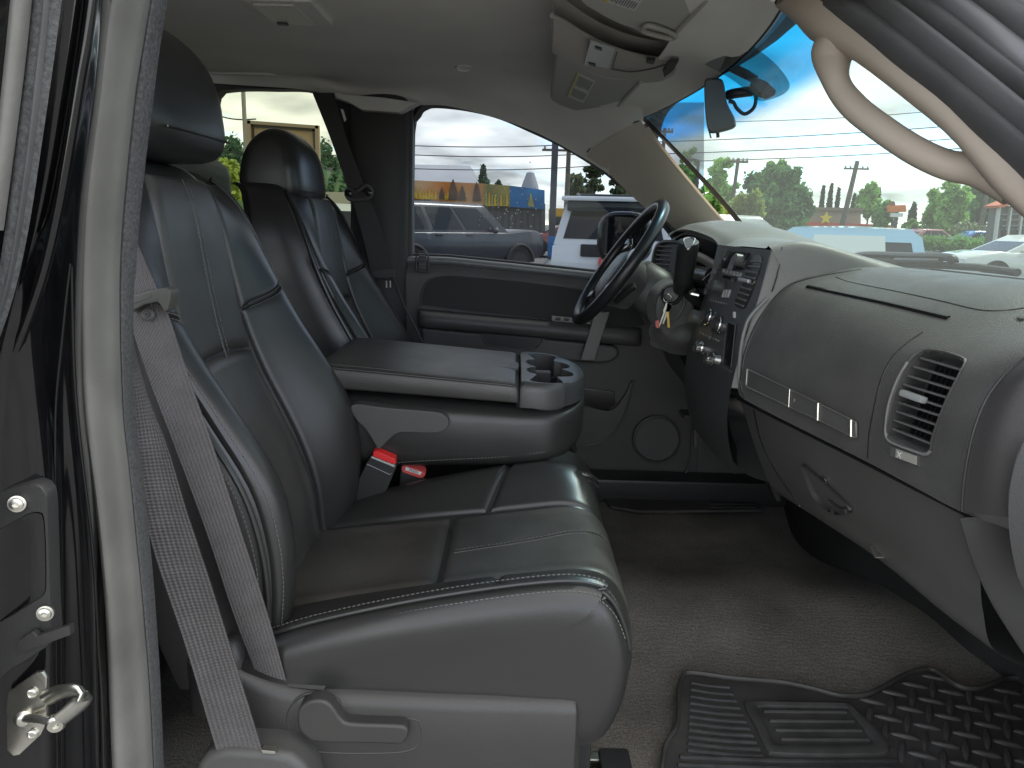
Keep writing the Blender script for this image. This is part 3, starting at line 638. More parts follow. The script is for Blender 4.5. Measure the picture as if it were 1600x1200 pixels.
    rings += [xz(yc+wd+.011, 1, 0, .985, .955), xz(yc+wd+.017, 1, 0, .955, .89), xz(yc+wd+.022, 1, 0, .90, .80), xz(yc+wd+.024, 1, 0, .80, .68), xz(yc+wd+.0235, 1, 0, .60, .52), xz(yc+wd+.020, 1, 0, .30, .30)]
    m = MB(); m.loft(rings); cu = m.build('seat_cushion', LEAS, root)
    up = (0, 0, 1); tx = xt(-.105); tb = .02; tn = 8.2/11
    P2 = lambda *k, **q: panel('leather_panel', *k, **q)
    P2(LEAW, cu, Sc, lambda t: -.52-.1*(1-t), lambda t: .50+.10*(1-t), tb, tx, up, h=.006)
    P2(LEAW, cu, Sc, -.53, .50, tx+.004, tn, up, h=.006, nv=44)
    tf, tn2 = xt(-.045), xt(-.02)
    for sg, a0, a1, tq in ((1, .51, .985, tf), (-1, -.985, -.54, tn2)):
        lo = (lambda t: a0+.10*max(0, 1-t*1.0)) if sg > 0 else a0; hi = a1 if sg > 0 else (lambda t: a1-.09*(1-t))
        vT = (lambda s: tq+.03*s) if sg > 0 else (lambda s: tq-.0*s)
        vB = (lambda s: tq+.03*s+.003) if sg > 0 else (lambda s: tq+.0015)
        P2(LEAS, cu, Sc, lo, hi, tb, vT, up, h=.003, edge=.010); P2(LEAS, cu, Sc, a0, a1, vB, tn, up, h=.003, edge=.010, nv=40)
        for o in (-.006, .009) if sg > 0 else ():
            stitch([Sc(a, tq+(.03*((abs(a)-.5)/.48) if sg > 0 else 0)+o)+A((0, 0, .0022)) for a in np.linspace(.56, .95, 18)*sg], cu, up)
    # stitched arc across the front centre panel
    arc = [Sc(a, t)+A((.002 if t > .5 else 0, 0, .0085)) for a, t in zip(np.linspace(-.10, .16, 40)**1, np.linspace(tx+.012, 7.0/11, 40))]
    m = MB(); m.tube([p-A((0, 0, .0025)) for p in arc], .0013, 6); m.build('seam', LEAS, cu); stitch([p+A((0, .006, -.001)) for p in arc], cu, (.2, 0, 1))
    for sg in (1, -1):
        e = [Sc(sg*1.0, t)+A((0, sg*.002, .002)) for t in np.linspace(.03, 7.4/11, 70)]
        m = MB(); m.tube(e, .0030, 8); m.build('piping', LEAS, cu)
        stitch([p+A((0, -sg*.009, .0038)) for p in e], cu, (0, 0, 1)); stitch([p+A((0, sg*.0075, -.0105)) for p in e[:-6]], cu, (0, sg, .4))
    # plastic side skirt
    if near > 0:
        tp = cr([P(352, 1040, .80), P(372, 1056, .80), P(419, 1075, .80), P(481, 1087, .80), P(575, 1092, .80), P(700, 1098, .80), P(800, 1101, .80), P(890, 1104, .80), P(902, 1108, .805), P(908, 1120, .82)], 50)
        rings = []
        for p in tp:
            d = p[1]-.80; rings.append([p+A((0, .05, .010)), p+A((0, .022, .0065)), p+A((0, .006, .003)), p+A((0, 0, -.004)), p+A((0, -.003, -.012)), p+A((0, -.003, -.06)), A((p[0], p[1]+.0, .80)), A((p[0], p[1]+.01, .72)), A((p[0], p[1]+.06, .72))])
        m = MB(); m.loft(rings); sk = m.build('side_skirt', SEATP, root)
        m = MB(); m.ball(P(366, 1030, .822), (.018, .022, .034), 12); m.build('recliner_cover', SEATP, sk)
        sl_ = [P(452, 1068, .812), P(510, 1074, .812), P(506, 1083, .806), P(448, 1077, .806)]
        m = MB(); m.prism([q+A((0, 0, .004)) for q in sl_], (0, .004, -.006)); m.build('belt_slot', PLK, sk)
        m = MB(); m.tube([P(430, 1066, .822)+A((0, 0, .008)), P(515, 1077, .815)+A((0, 0, .008)), P(506, 1092, .803)+A((0, 0, .003))], .0012, 6); m.build('slot_edge', SEATP, sk)
        b0 = [(465+0, 1112), (478, 1098), (497, 1094), (514, 1100), (525, 1113), (533, 1124), (548, 1131), (620, 1134), (634, 1138), (638, 1147), (634, 1158), (624, 1164), (585, 1163), (498, 1161), (478, 1153), (466, 1138)]
        m = MB(); m.prism(cr([P(x, y, .779) for x, y in b0], 64, True)[::-1], (0, .022, 0)); lv = m.build('recline_lever', SEATP, root, bevel=.0045, seg=3)
        r0_ = [(450, 1112), (470, 1088), (500, 1082), (528, 1094), (545, 1120), (640, 1122), (656, 1132), (658, 1152), (645, 1170), (600, 1176), (500, 1174), (468, 1160), (452, 1138)]
        m = MB(); m.tube(cr([P(x, y, .7985) for x, y in r0_], 70, True), .0020, 8, closed=True); m.build('lever_surround', SEATP, root)
    else:
        m = MB(); m.box((-.08+dx, yc, .80), (.50, .44, .16)); m.build('side_skirt', SEATP, root, bevel=.02)
    if near > 0:
        m = MB(); m.box((-.1, yc, .775), (.46, .36, .15)); m.build('seat_frame', PLK, root, bevel=.01)
    # runner on the carpet
    if near > 0:
        rt = PZ(930, 1188, .71)
        for k, (dy, h) in enumerate(((0, .71), (-.03, .705))):
            m = MB(); m.box((rt[0]-.22, rt[1]+dy, h), (.50, .018, .018)); m.build('seat_runner', STEEL, root, bevel=.003)
        m = MB(); m.box((rt[0]+.03, rt[1]-.012, .712), (.05, .05, .026)); m.build('runner_end_cap', PLK, root, bevel=.006)
    return root
make_seat(1.07, 0, 1, 'black leather front passenger seat in the foreground with grey seat belt hanging in front')
make_seat(1.87, -.012, -1, 'black leather driver seat farther back behind the folded centre armrest')

# ================================================================== folded centre seat back used as an armrest
YC = 1.462
con = thing('fold_down_console', (-.1, YC, 1.10), 'black leather folded centre console with cup holders between the front seats', 'console')
def hw(x):
    """half width in plan, rounded at the front"""
    return .176*(1-max(0, (x-.02)/.131)**2.6)**(1/2.6) if x < .151 else .004
def sect(x, z0, z1, w_, e=3.2, n=44, bulge=0):
    an = np.arange(n)*2*math.pi/n; c, s = np.cos(an), np.sin(an)
    return [A((x, YC+w_*np.sign(a)*abs(a)**(2/e)*(1+bulge*(1-b*b)), (z0+z1)/2+(z1-z0)/2*np.sign(b)*abs(b)**(2/e))) for a, b in zip(c, s)]
def interp(x, tab): return float(np.interp(x, [q[0] for q in tab], [q[1] for q in tab]))
zb = [(-.40, 1.12), (-.30, 1.085), (-.2, 1.078), (0, 1.086), (.06, 1.092), (.11, 1.106), (.14, 1.13), (.151, 1.16)]
zs = [(-.40, 1.236), (-.2, 1.226), (0, 1.215), (.151, 1.210)]
xs = np.r_[np.linspace(-.36, .02, 22), .02+.131*np.sin(np.linspace(.1, 1, 16)*math.pi/2)]
m = MB(); m.loft([sect(x, interp(x, zb), interp(x, zs), hw(x)*.995, 5.0, bulge=.01) for x in xs]); cb = m.build('armrest_body', LEAS, con)
zt_ = [(-.40, 1.284), (-.34, 1.287), (-.2, 1.277), (0, 1.262), (.014, 1.258)]
xs = np.r_[-.37, -.362, -.35, np.linspace(-.33, -.005, 18), .006, .0105]
sc_ = lambda x: 1-.05*max(0, (-.345-x)/.025)**2
m = MB(); m.loft([sect(x, interp(x, zs)+.004, interp(x, zt_)-(.004 if x > .008 or x < -.365 else 0), .177*sc_(x)-(.002 if x > .008 else 0), 7) for x in xs]); ld = m.build('armrest_lid', LEA, con)
e = [A((x, YC-.170, interp(x, zt_)-.0025)) for x in np.linspace(-.34, .004, 40)]
m = MB(); m.tube([p+A((0, -.004, -.003)) for p in e], .0022, 8); m.build('piping', LEAS, ld)
stitch([p+A((0, .004, .0022)) for p in e], ld, (0, -.4, 1)); stitch([p+A((0, -.0068, -.012)) for p in e], ld, (0, -1, .2))
# latch
lz = lambda x: interp(x, zt_)
m = MB(); m.box((-.012, YC-.012, lz(-.012)-.004), (.048, .052, .012)); la = m.build('lid_latch', LEAS, ld, bevel=.003)
m = MB(); m.box((.003, YC-.018, lz(0)-.003), (.020, .030, .012)); m.build('latch_slot', PLK, la)
# cup holder tray with a scalloped opening
TRZ = 1.262
zt2 = lambda x: TRZ-.008*((x-.016)/.135)
def plan(sc, n=72, ox=0):
    pts = []
    for x in np.linspace(.0165, .1505, n//2): pts.append((x, hw(x)*sc))
    return pts
half = [( .0155, .170), (.04, .1745), (.065, .171), (.09, .160), (.112, .140), (.130, .112), (.143, .075), (.149, .038)]
outer = cr([(x, y) for x, y in half]+[(.1505, 0)]+[(x, -y) for x, y in half[::-1]], 61)
sc = [(.030, .125), (.036, .148), (.062, .154), (.088, .144), (.096, .118), (.086, .078), (.104, .066), (.118, .038), (.112, .010), (.098, -.006), (.104, -.012), (.118, -.036), (.116, -.066), (.096, -.082), (.084, -.088), (.100, -.112), (.094, -.136), (.062, -.150), (.036, -.146), (.028, -.126), (.036, -.094), (.046, -.080), (.030, -.064), (.026, -.036), (.034, -.014), (.046, -.004), (.034, .010), (.026, .038), (.031, .066), (.046, .080), (.036, .094)]
sc = [(x*1.0+.004, y) for x, y in sc][::-1]
inner = resample(cr(sc, 200, True), 120, True)
o_ = resample(A(outer), 120, True)
def ang_sort(p, c=(.07, 0)):
    a = np.arctan2(p[:, 1]-c[1], p[:, 0]-c[0]); return a
ai = ang_sort(inner); om = []
oa = resample(A(outer), 1200, True); aa = ang_sort(oa)
for t in ai: om.append(oa[np.argmin(np.abs(np.angle(np.exp(1j*(aa-t)))))])
om = A(om); to3 = lambda p, z=None, dz=0: A([(x, YC+y, (zt2(x) if z is None else z)+dz) for x, y in p])
c0 = A((.07, 0)); shr = lambda p, k: c0+(p-c0)*k
m = MB(); m.grid(np.stack([to3(inner, 1.19), to3(inner, dz=-.003), to3(shr(inner, 1.02), dz=0), to3(om*.5+inner*.5, dz=.0005), to3(shr(om, .955), dz=-.0015), to3(shr(om, .985), dz=-.006), to3(om, dz=-.016), to3(om, 1.214)]), cu=True)
TRAY = mat('grey_tray_plastic', (.06, .06, .059), .34, .5, grain=(520, .12), var=(8, .06))
ty = m.build('cup_holder_tray', TRAY, con)
m = MB(); m.add(to3(inner, 1.1905), [tuple(range(120))]); m.build('tray_floor', PLK, ty, recalc=False)
for yy in (.075, -.075):
    m = MB(); m.lathe((.07, YC+yy, 1.192), (0, 0, 1), [(.036, 0), (.036, .035), (.033, .035), (.032, .004), (.001, .003)], 28); m.build('cup_ring', PLK, ty)
m = MB(); m.box((.064, YC, 1.222), (.034, .016, .058)); m.build('tray_divider', PLK, ty, bevel=.004)
# hinge lever on the near side and its bracket
op = [(548, 636), (562, 632), (600, 637), (680, 644), (694, 649), (701, 658), (699, 668), (690, 675), (672, 677), (640, 676), (622, 677), (608, 687), (592, 702), (586, 694), (572, 672), (556, 655)]
m = MB(); m.prism(cr([P(x, y, 1.268) for x, y in op], 50, True)[::-1], (0, .03, 0)); m.build('hinge_lever', PLB, con, bevel=.005, seg=3)
m = MB(); m.tube(cr([P(538, 652, 1.335), P(556, 664, 1.335), P(572, 684, 1.335), P(582, 708, 1.335), P(586, 745, 1.335)], 24), .0032, 8); m.build('hinge_cover_edge', PLB, con)
m = MB(); m.prism([P(x, y, 1.345) for x, y in ((500, 660), (545, 655), (572, 688), (580, 712), (580, 790), (500, 800))], (0, .03, 0)); m.build('hinge_cover', PLB, con, bevel=.006)
m = MB(); m.prism([P(x, y, 1.30) for x, y in ((590, 700), (604, 690), (612, 735), (596, 745))], (0, .03, 0)); m.build('hinge_post', PLK, con, bevel=.004)
e = [P(x, y, 1.287) for x, y in ((600, 728), (630, 722), (700, 718), (780, 714), (850, 706))]
stitch(cr(e, 40), con, (0, -1, -.2))

# centre seat cushion under it
cs = thing('center_seat_cushion', (-.08, YC, .8), 'black leather centre seat cushion below the folded armrest, its front corner showing', 'seat cushion')
rings = []
for x, z1, k in ((-.36, 1.0, .9), (-.30, 1.015, 1), (-.1, 1.03, 1), (.05, 1.045, 1), (.12, 1.045, 1), (.165, 1.03, .99), (.186, 1.0, .97), (.19, .96, .95), (.18, .91, .9)):
    an = np.arange(48)*2*math.pi/48
    rings.append([A((x-.01*(math.sin(t) < -.5), YC+.02+.152*k*np.sign(math.cos(t))*abs(math.cos(t))**.5, (.86+z1)/2+(z1-.86)/2*np.sign(math.sin(t))*abs(math.sin(t))**.4)) for t in an])
m = MB(); m.loft(rings); cc = m.build('cushion', LEAS, cs, angle=60)
e = [P(840, 741, 1.335), P(880, 739, 1.335), P(905, 741, 1.335), P(925, 747, 1.34), P(935, 756, 1.36)]
for dz in (0, -.007, .007):
    if dz == 0: m = MB(); m.tube(cr(e, 24), .003, 8); m.build('piping', LEAS, cs)
    else: stitch(cr([p+A((0.001, -.004, dz)) for p in e], 24), cs, (0, -1, .3))

# ================================================================== belt buckles
def text(body, size, origin, xdir, ydir, mt, parent, name='lettering', depth=.0003, spacing=1.0):
    cu_ = bpy.data.curves.new('txt', 'FONT'); cu_.body = body; cu_.size = size; cu_.align_x = 'CENTER'; cu_.align_y = 'CENTER'; cu_.extrude = depth; cu_.space_character = spacing; cu_.resolution_u = 3
    o = bpy.data.objects.new('txt', cu_); COL.objects.link(o); dg = bpy.context.evaluated_depsgraph_get(); dg.update()
    me = bpy.data.meshes.new_from_object(o.evaluated_get(dg)); bpy.data.objects.remove(o); bpy.data.curves.remove(cu_)
    x_, y_ = unit(xdir), unit(ydir); z_ = unit(np.cross(x_, y_)); y_ = np.cross(z_, x_); o3 = A(origin)-root_loc(parent)
    co = np.zeros(len(me.vertices)*3); me.vertices.foreach_get('co', co); co = co.reshape(-1, 3)
    co = o3+co[:, :1]*x_+co[:, 1:2]*y_+co[:, 2:]*z_; me.vertices.foreach_set('co', co.ravel()); me.materials.clear(); me.materials.append(mt); me.name = name
    r = bpy.data.objects.new(name, me); COL.objects.link(r); r.parent = parent; return r
bk1 = thing('belt_buckle', P(570, 780, 1.33), 'black belt buckle standing tall with bright red button beside the backrest', 'belt buckle', 'seat belt buckles')
op = [(579, 713), (584, 710), (619, 724), (618, 733), (607, 760), (594, 784), (575, 796), (545, 802), (528, 800), (548, 772), (566, 738)]
m = MB(); m.prism([P(x, y, 1.268) for x, y in op][::-1], (0, .022, .004)); m.build('buckle_body', PLK, bk1, bevel=.003)
m = MB(); m.prism([P(x, y, 1.2655) for x, y in ((583, 706), (588, 705), (617, 717), (619, 724), (615, 726), (583, 713))][::-1], (0, .018, .003)); m.build('red_button', RED, bk1, bevel=.0015)
m = MB(); m.prism([P(x, y, 1.2668) for x, y in ((581, 713), (617, 727), (616, 730), (580, 715.5))][::-1], (0, .01, 0)); m.build('buckle_edge', mat('pale_plastic_edge', (.45, .45, .43), .4), bk1)
m = MB(); m.tube([P(573, 725, 1.2672), P(610, 742, 1.2672), P(612, 739, 1.2672)], .0006, 6); m.build('buckle_line', mat('pale_plastic_edge_2', (.35, .35, .34), .4), bk1)
bk2 = thing('belt_buckle', P(645, 745, 1.34), 'second belt buckle lying low with pale red lettered button', 'belt buckle', 'seat belt buckles')
op = [(628, 729), (634, 727.5), (662, 737.5), (665, 741), (662, 746), (656, 747), (630, 738), (627, 733)]
BX = unit(P(664, 741, 1.33)-P(628, 731, 1.33)); 
m = MB(); m.prism([P(x, y, 1.330) for x, y in op][::-1], (0, .016, .006)); m.build('red_button', mat('faded_red_button', (.72, .10, .09), .45), bk2, bevel=.001)
m = MB(); m.prism([P(x, y, 1.334) for x, y in ((626, 735), (664, 747), (668, 775), (622, 770))][::-1], (0, .02, 0)); m.build('buckle_body', PLK, bk2, bevel=.003)
m = MB(); m.prism([P(x, y, 1.3292) for x, y in ((634, 729.5), (659, 738), (657, 742.5), (633, 734.5))][::-1], (0, .002, 0)); m.build('label_strip', WHT, bk2)
text('PRESS', .0075, P(646, 736.5, 1.3286), BX, (0, 0, 1), PLK, bk2, 'lettering', .0002)

# ================================================================== passenger seat belt
m_ = BELT.node_tree; b_ = m_.nodes['Principled BSDF']; tcn = m_.nodes.new('ShaderNodeTexCoord'); mp = m_.nodes.new('ShaderNodeMapping'); m_.links.new(tcn.outputs['UV'], mp.inputs[0])
w1 = m_.nodes.new('ShaderNodeTexWave'); w1.inputs['Scale'].default_value = 1.0; w1.bands_direction = 'DIAGONAL'; mp.inputs['Scale'].default_value = (150, 150, 1); w1.inputs['Distortion'].default_value = 1.5
w2 = m_.nodes.new('ShaderNodeTexWave'); w2.bands_direction = 'X'; mp2 = m_.nodes.new('ShaderNodeMapping'); mp2.inputs['Scale'].default_value = (62, 1, 1); m_.links.new(tcn.outputs['UV'], mp2.inputs[0]); m_.links.new(mp2.outputs[0], w2.inputs[0]); w2.inputs['Scale'].default_value = 1.0
m_.links.new(mp.outputs[0], w1.inputs[0])
a_ = m_.nodes.new('ShaderNodeMath'); a_.operation = 'ADD'; m_.links.new(w1.outputs[1], a_.inputs[0]); m_.links.new(w2.outputs[1], a_.inputs[1])
bu = m_.nodes.new('ShaderNodeBump'); bu.inputs['Strength'].default_value = .55; bu.inputs['Distance'].default_value = .0015; m_.links.new(a_.outputs[0], bu.inputs['Height']); m_.links.new(bu.outputs[0], b_.inputs['Normal'])
def ribbon(name, lft, rgt, parent, n=60, th=.0014, bow=.0):
    a, b = cr([P(*q) for q in lft], n), cr([P(*q) for q in rgt], n); t = np.linspace(0, 1, 9)
    G = a[:, None]*(1-t[None, :, None])+b[:, None]*t[None, :, None]+np.sin(t*math.pi)[None, :, None]*A((.0, -bow, 0))
    s = np.r_[0, np.cumsum(np.linalg.norm(np.diff((a+b)/2, axis=0), axis=1))]
    m = MB(); m.grid(G); m.grid(G[:, ::-1]+A((0, th, 0)))
    uv = np.array([[(k*.048, v) for k in t] for v in s]); m.uv = np.vstack([uv.reshape(-1, 2), uv[:, ::-1].reshape(-1, 2)])
    return m.build(name, BELT, parent, recalc=False)
sb = thing('seat_belt', P(350, 900, .79), 'grey seat belt hanging in front of the black passenger seat backrest', 'seat belt')
ribbon('belt_webbing', [(204, 352, .80), (200, 420, .80), (204, 500, .795), (232, 590, .79), (270, 690, .785), (322, 830, .785), (365, 960, .795), (398, 1046, .808)], [(206, 360, .80), (232, 420, .80), (262, 490, .795), (295, 590, .79), (330, 690, .786), (376, 830, .786), (418, 960, .796), (447, 1064, .806)], sb, bow=.002)
ribbon('belt_webbing', [(180, 480, .752), (198, 560, .752), (204, 640, .752), (213, 740, .752), (240, 860, .754), (290, 1010, .757), (338, 1172, .76)], [(205, 520, .752), (232, 620, .752), (262, 700, .752), (292, 800, .752), (330, 915, .754), (372, 1050, .757), (412, 1180, .76)], sb, bow=-.002)
ribbon('belt_loop', [(398, 1043, .81), (396, 1030, .825), (392, 1020, .835)], [(447, 1060, .808), (436, 1050, .82), (420, 1040, .832)], sb, n=12)
GUI = mat('olive_grey_plastic', (.075, .075, .066), .45, .5, grain=(500, .12))
op = [(196, 470), (205, 461), (240, 452), (258, 449), (266, 453), (267, 466), (262, 484), (256, 489), (251, 478), (246, 472), (226, 476), (206, 487), (196, 490)]
m = MB(); m.prism([P(x, y, .778) for x, y in op][::-1], (0, .022, 0)); gd = m.build('belt_guide', GUI, sb, bevel=.003)
m = MB(); m.prism([P(x, y, .7772) for x, y in ((206, 470), (236, 460), (236, 464), (206, 475))][::-1], (0, .002, 0)); m.build('guide_inlay', PLB, gd)
m = MB(); m.lathe(P(231, 491, .792), (.1, -1, .1), [(.0078, 0), (.0078, .0022), (.0058, .0036), (.005, .003), (.0032, .0022), (.0028, .0034), (.0014, .0036), (.0012, .002), (.0001, .002)], 24); m.build('belt_button', PLB, sb)
op = [(300, 1260), (306, 1195), (322, 1180), (350, 1172), (420, 1176), (452, 1182), (470, 1195), (486, 1215), (495, 1260)]
m = MB(); m.prism([P(x, y, .755) for x, y in op][::-1], (0, .06, 0)); m.build('anchor_cover', PLB, sb, bevel=.012, seg=3)
m = MB(); m.prism([P(x, y, .7535) for x, y in ((408, 1172), (430, 1174), (431, 1179), (410, 1178))][::-1], (0, .01, 0)); m.build('anchor_slot', STEEL, sb, bevel=.001)
# ================================================================== driver's door
dd = thing('driver_door', P(800, 560, 2.2), 'dark grey driver door trim with armrest and closed window behind the steering wheel', 'truck door')
DW = mat('door_insert_cloth', (.045, .045, .045), .75, .3, grain=(300, .3))
top = [(628, 404), (700, 406), (800, 416), (930, 430), (1000, 436), (1075, 444)]
bot = [(628, 765), (700, 760), (800, 757), (930, 756), (1000, 757), (1100, 760)]
def yd(k): return np.interp(k, [0, .06, .12, .25, .5, 1], [2.215, 2.195, 2.195, 2.20, 2.205, 2.215])
rows = []
a, b = cr([P(x, y, 2.2) for x, y in top], 50), cr([P(x, y, 2.2) for x, y in bot], 50)
G = np.zeros((40, 50, 3))
for j, k in enumerate(np.linspace(0, 1, 40)):
    G[j] = a*(1-k)+b*k; G[j, :, 1] = yd(k)
m = MB(); m.grid(G); m.grid(G[:, ::-1]+A((0, .07, 0))); dp = m.build('door_panel', PLB, dd, recalc=False)
m = MB(); m.tube([P(x, y, 2.213)+A((0, 0, -.004)) for x, y in top], .013, 12); m.build('window_sill_roll', mat('sill_roll_plastic', (.15, .155, .16), .34, .55), dd)  # paler bluish tone paints in the highlight along the sill
m = MB(); m.tube([P(x, y-5, 2.235) for x, y in top], .008, 8); m.build('window_wiper_seal', PLK, dd)
# recessed cloth insert
op = [(660, 476), (661, 455), (667, 443), (680, 435), (705, 432), (760, 436), (820, 442), (900, 452), (985, 462), (1010, 510), (960, 508), (850, 498), (740, 487)]
m = MB(); m.prism(resample([P(x, y, 2.190) for x, y in op], 60, True)[::-1], (0, .01, 0)); m.build('door_insert', DW, dd, bevel=.003)
m = MB(); m.tube(cr([P(x, y, 2.192) for x, y in ((658, 478), (660, 455), (667, 442), (681, 434), (706, 431), (760, 435), (820, 441), (900, 451), (985, 461))], 50), .0035, 8); m.build('insert_edge', PLB, dd)
# armrest
def arm(k): # along x
    return P(655+k*(1000-655), 484+k*(514-484), 2.2)
rings = []
for k in np.r_[0, .015, np.linspace(.04, .96, 20), .985, 1]:
    p = arm(k); s = 1 if .03 < k < .97 else .86 if .01 < k < .99 else .5; d = .075*s
    rings.append([p+A((0, y, z)) for y, z in ((.01, .004), (-d*.4, .004), (-d*.8, .001), (-d*.97, -.008), (-d, -.022), (-d*.95, -.038), (-d*.75, -.047), (-.03*s, -.05), (.01, -.05))])
m = MB(); m.loft(rings); ar = m.build('door_armrest', PLB, dd, angle=50)
# lower pad and pull pocket
op = [(658, 512), (700, 516), (850, 529), (965, 541), (968, 556), (955, 567), (930, 568), (850, 562), (740, 552), (668, 545), (658, 538)]
m = MB(); m.prism(resample([P(x, y, 2.158) for x, y in op], 60, True)[::-1], (0, .05, 0)); m.build('lower_pad', PLB, dd, bevel=.010, seg=3)
op = [(752, 515), (848, 524), (846, 534), (836, 543), (820, 545), (775, 541), (760, 536), (753, 526)]
m = MB(); m.prism(cr([P(x, y, 2.154) for x, y in op], 40, True)[::-1], (0, .006, 0)); pk = m.build('pull_pocket', PLK, dd)
m = MB(); m.tube(cr([P(x, y, 2.153) for x, y in op[1:]], 40), .0022, 8); m.build('pocket_rim', PLB, pk)
# pull strap and switches
m = MB(); m.prism([P(x, y, 2.115) for x, y in ((930, 488), (953, 488), (929, 564), (907, 563))][::-1], (0, .018, 0)); m.build('pull_handle', mat('satin_grey_strap', (.17, .165, .155), .42, .5), dd, bevel=.004)
sp = [P(862, 495, 2.150), P(936, 502, 2.150), P(936, 508, 2.135), P(862, 502, 2.135)]
m = MB(); m.prism(sp, (0, 0, .004)); sw = m.build('switch_plate', mat('silver_switch_plate', (.14, .14, .14), .4), dd, bevel=.001)
for k in range(5):
    c = P(872+13*k, 500+1.2*k, 2.142)+A((0, 0, .005)); m = MB(); m.box(c, (.014, .012, .006)); m.build('window_switch', PLK, sw, bevel=.0015)
# lock latch
fr = [(652, 396), (668, 397), (669, 421), (666, 425), (655, 424), (651, 421)]
m = MB(); m.prism([P(x, y, 2.186) for x, y in ((654, 399), (666, 400), (666, 422), (654, 421))][::-1], (0, .01, 0)); lt = m.build('belt_latch_plate', PLK, dd, bevel=.001)
m = MB(); m.tube(cr([P(x, y, 2.184) for x, y in fr], 40, True), .0028, 8, closed=True); m.build('latch_frame', PLB, lt)
for k in range(4):
    m = MB(); m.box(P(660, 405+4.5*k, 2.184), (.022, .004, .003)); m.build('latch_rib', PLB, lt)
# map pocket, speaker, lower trim lines
op = [(905, 606), (960, 612), (962, 632), (950, 640), (905, 636)]
m = MB(); m.prism([P(x, y, 2.194) for x, y in op][::-1], (0, .006, 0)); m.build('map_pocket_mouth', PLG, dd, bevel=.002)
m = MB(); m.prism(cr([P(x, y, 2.188) for x, y in ((900, 637), (952, 642), (975, 620), (985, 600), (989, 600), (982, 640), (968, 668), (945, 690), (900, 698))], 50, True)[::-1], (0, .02, 0)); m.build('map_pocket', PLB, dd, bevel=.006)
m = MB(); m.tube(cr([P(x, y, 2.184) for x, y in ((990, 594), (984, 622), (975, 650), (960, 675), (940, 690), (915, 696))], 40), .0035, 8); m.build('pocket_rim', mat('pocket_rim_plastic', (.09, .09, .09), .4), dd)
c = P(1026, 686, 2.196); m = MB(); m.lathe(c, (0, -1, .06), [(.079, -.004), (.078, .006), (.072, .009), (.069, .004), (.001, .0035)], 48); spk = m.build('speaker_grille', PLB, dd)
c = P(1072, 655, 2.196)
m = MB(); m.tube(cr([P(x, y, 2.192) for x, y in ((1088, 610), (1082, 680), (1080, 710), (1072, 738), (1055, 752))], 30), .004, 8); m.build('door_edge_trim', PLB, dd)
m = MB(); m.box((.32, 2.16, .735), (1.30, .10, .08)); m.build('sill_plate', PLK, cab, bevel=.012)
# window frame and glass
fin = [(646, 408), (645, 320), (646, 240), (649, 200), (654, 180), (664, 171), (682, 167), (730, 172), (780, 184), (832, 206), (880, 229), (935, 262), (975, 292), (1010, 322), (1036, 350), (1062, 385), (1085, 425)]
pp = cr([P(x, y, 2.235) for x, y in fin], 90)
m = MB(); m.tube([p+A((0, 0, .010 if 20 < i else .0))-A((.012 if i <= 20 else 0, 0, 0)) for i, p in enumerate(pp)], .014, 8); m.build('window_frame', PLK, dd)
m = MB(); m.prism([P(x, y, 2.21) for x, y in ((626, 172), (646, 172), (644, 300), (645, 470), (626, 470))][::-1], (0, .05, 0)); m.build('frame_post', mat('dark_post', (.04, .04, .041), .5), dd, bevel=.004)
DG = glass('driver_window_glass', (.28, .305, .325), .22)
wg = [[P(x, y, 2.25+.0*(y)) for x in np.linspace(630, 1100, 6)] for y in np.linspace(160, 450, 6)]
m = MB(); m.grid(wg); gpn = m.build('window_glass', DG, dd, recalc=False)
m = MB(); DROP = mat('water_drop', (.75, .78, .8), .05, .8, alpha=.55)
for k in range(70):
    x = random.gauss(800, 26); y = random.gauss(318, 24)
    if not 700 < x < 850: continue
    r = random.uniform(.0009, .0024); m.ball(P(x, y, 2.248), (r, .0006, r*random.uniform(.9, 1.6)), 4)
tag(m.build('water_drops', DROP, dd), kind='stuff')
# outside mirror
mc_ = P(972, 372, 2.46)
mir = thing('side_mirror', mc_, 'black driver side mirror outside the window, partly behind the steering wheel', 'side mirror')
ax = A([unit((-.62, -.78, 0)), unit((.78, -.62, 0)), (0, 0, 1)])
rings = []
for t, s in ((-.012, .86), (-.008, .97), (.004, 1.0), (.03, .98), (.06, .88), (.085, .66), (.1, .35)):
    an = np.arange(36)*2*math.pi/36
    rings.append([mc_-ax[0]*t+ax[1]*.098*s*np.sign(math.cos(q))*abs(math.cos(q))**.62+ax[2]*.088*s*np.sign(math.sin(q))*abs(math.sin(q))**.62 for q in an])
m = MB(); m.loft(rings); m.build('mirror_housing', PLG, mir, angle=60)
ring = [mc_+ax[0]*.0125+ax[1]*(.080*np.sign(math.cos(q))*abs(math.cos(q))**.62+.004)+ax[2]*.070*np.sign(math.sin(q))*abs(math.sin(q))**.62 for q in np.arange(36)*2*math.pi/36]
m = MB(); m.add(ring, [tuple(range(36))]); m.build('mirror_glass', mat('mirror_glass', (.72, .74, .74), .03, metal=1), mir, recalc=False)
m = MB(); m.tube([mc_-ax[0]*.05-A((0, 0, .06)), mc_+A((.06, -.10, -.10)), mc_+A((.10, -.22, -.12))], .02, 10); m.build('mirror_arm', PLG, mir)

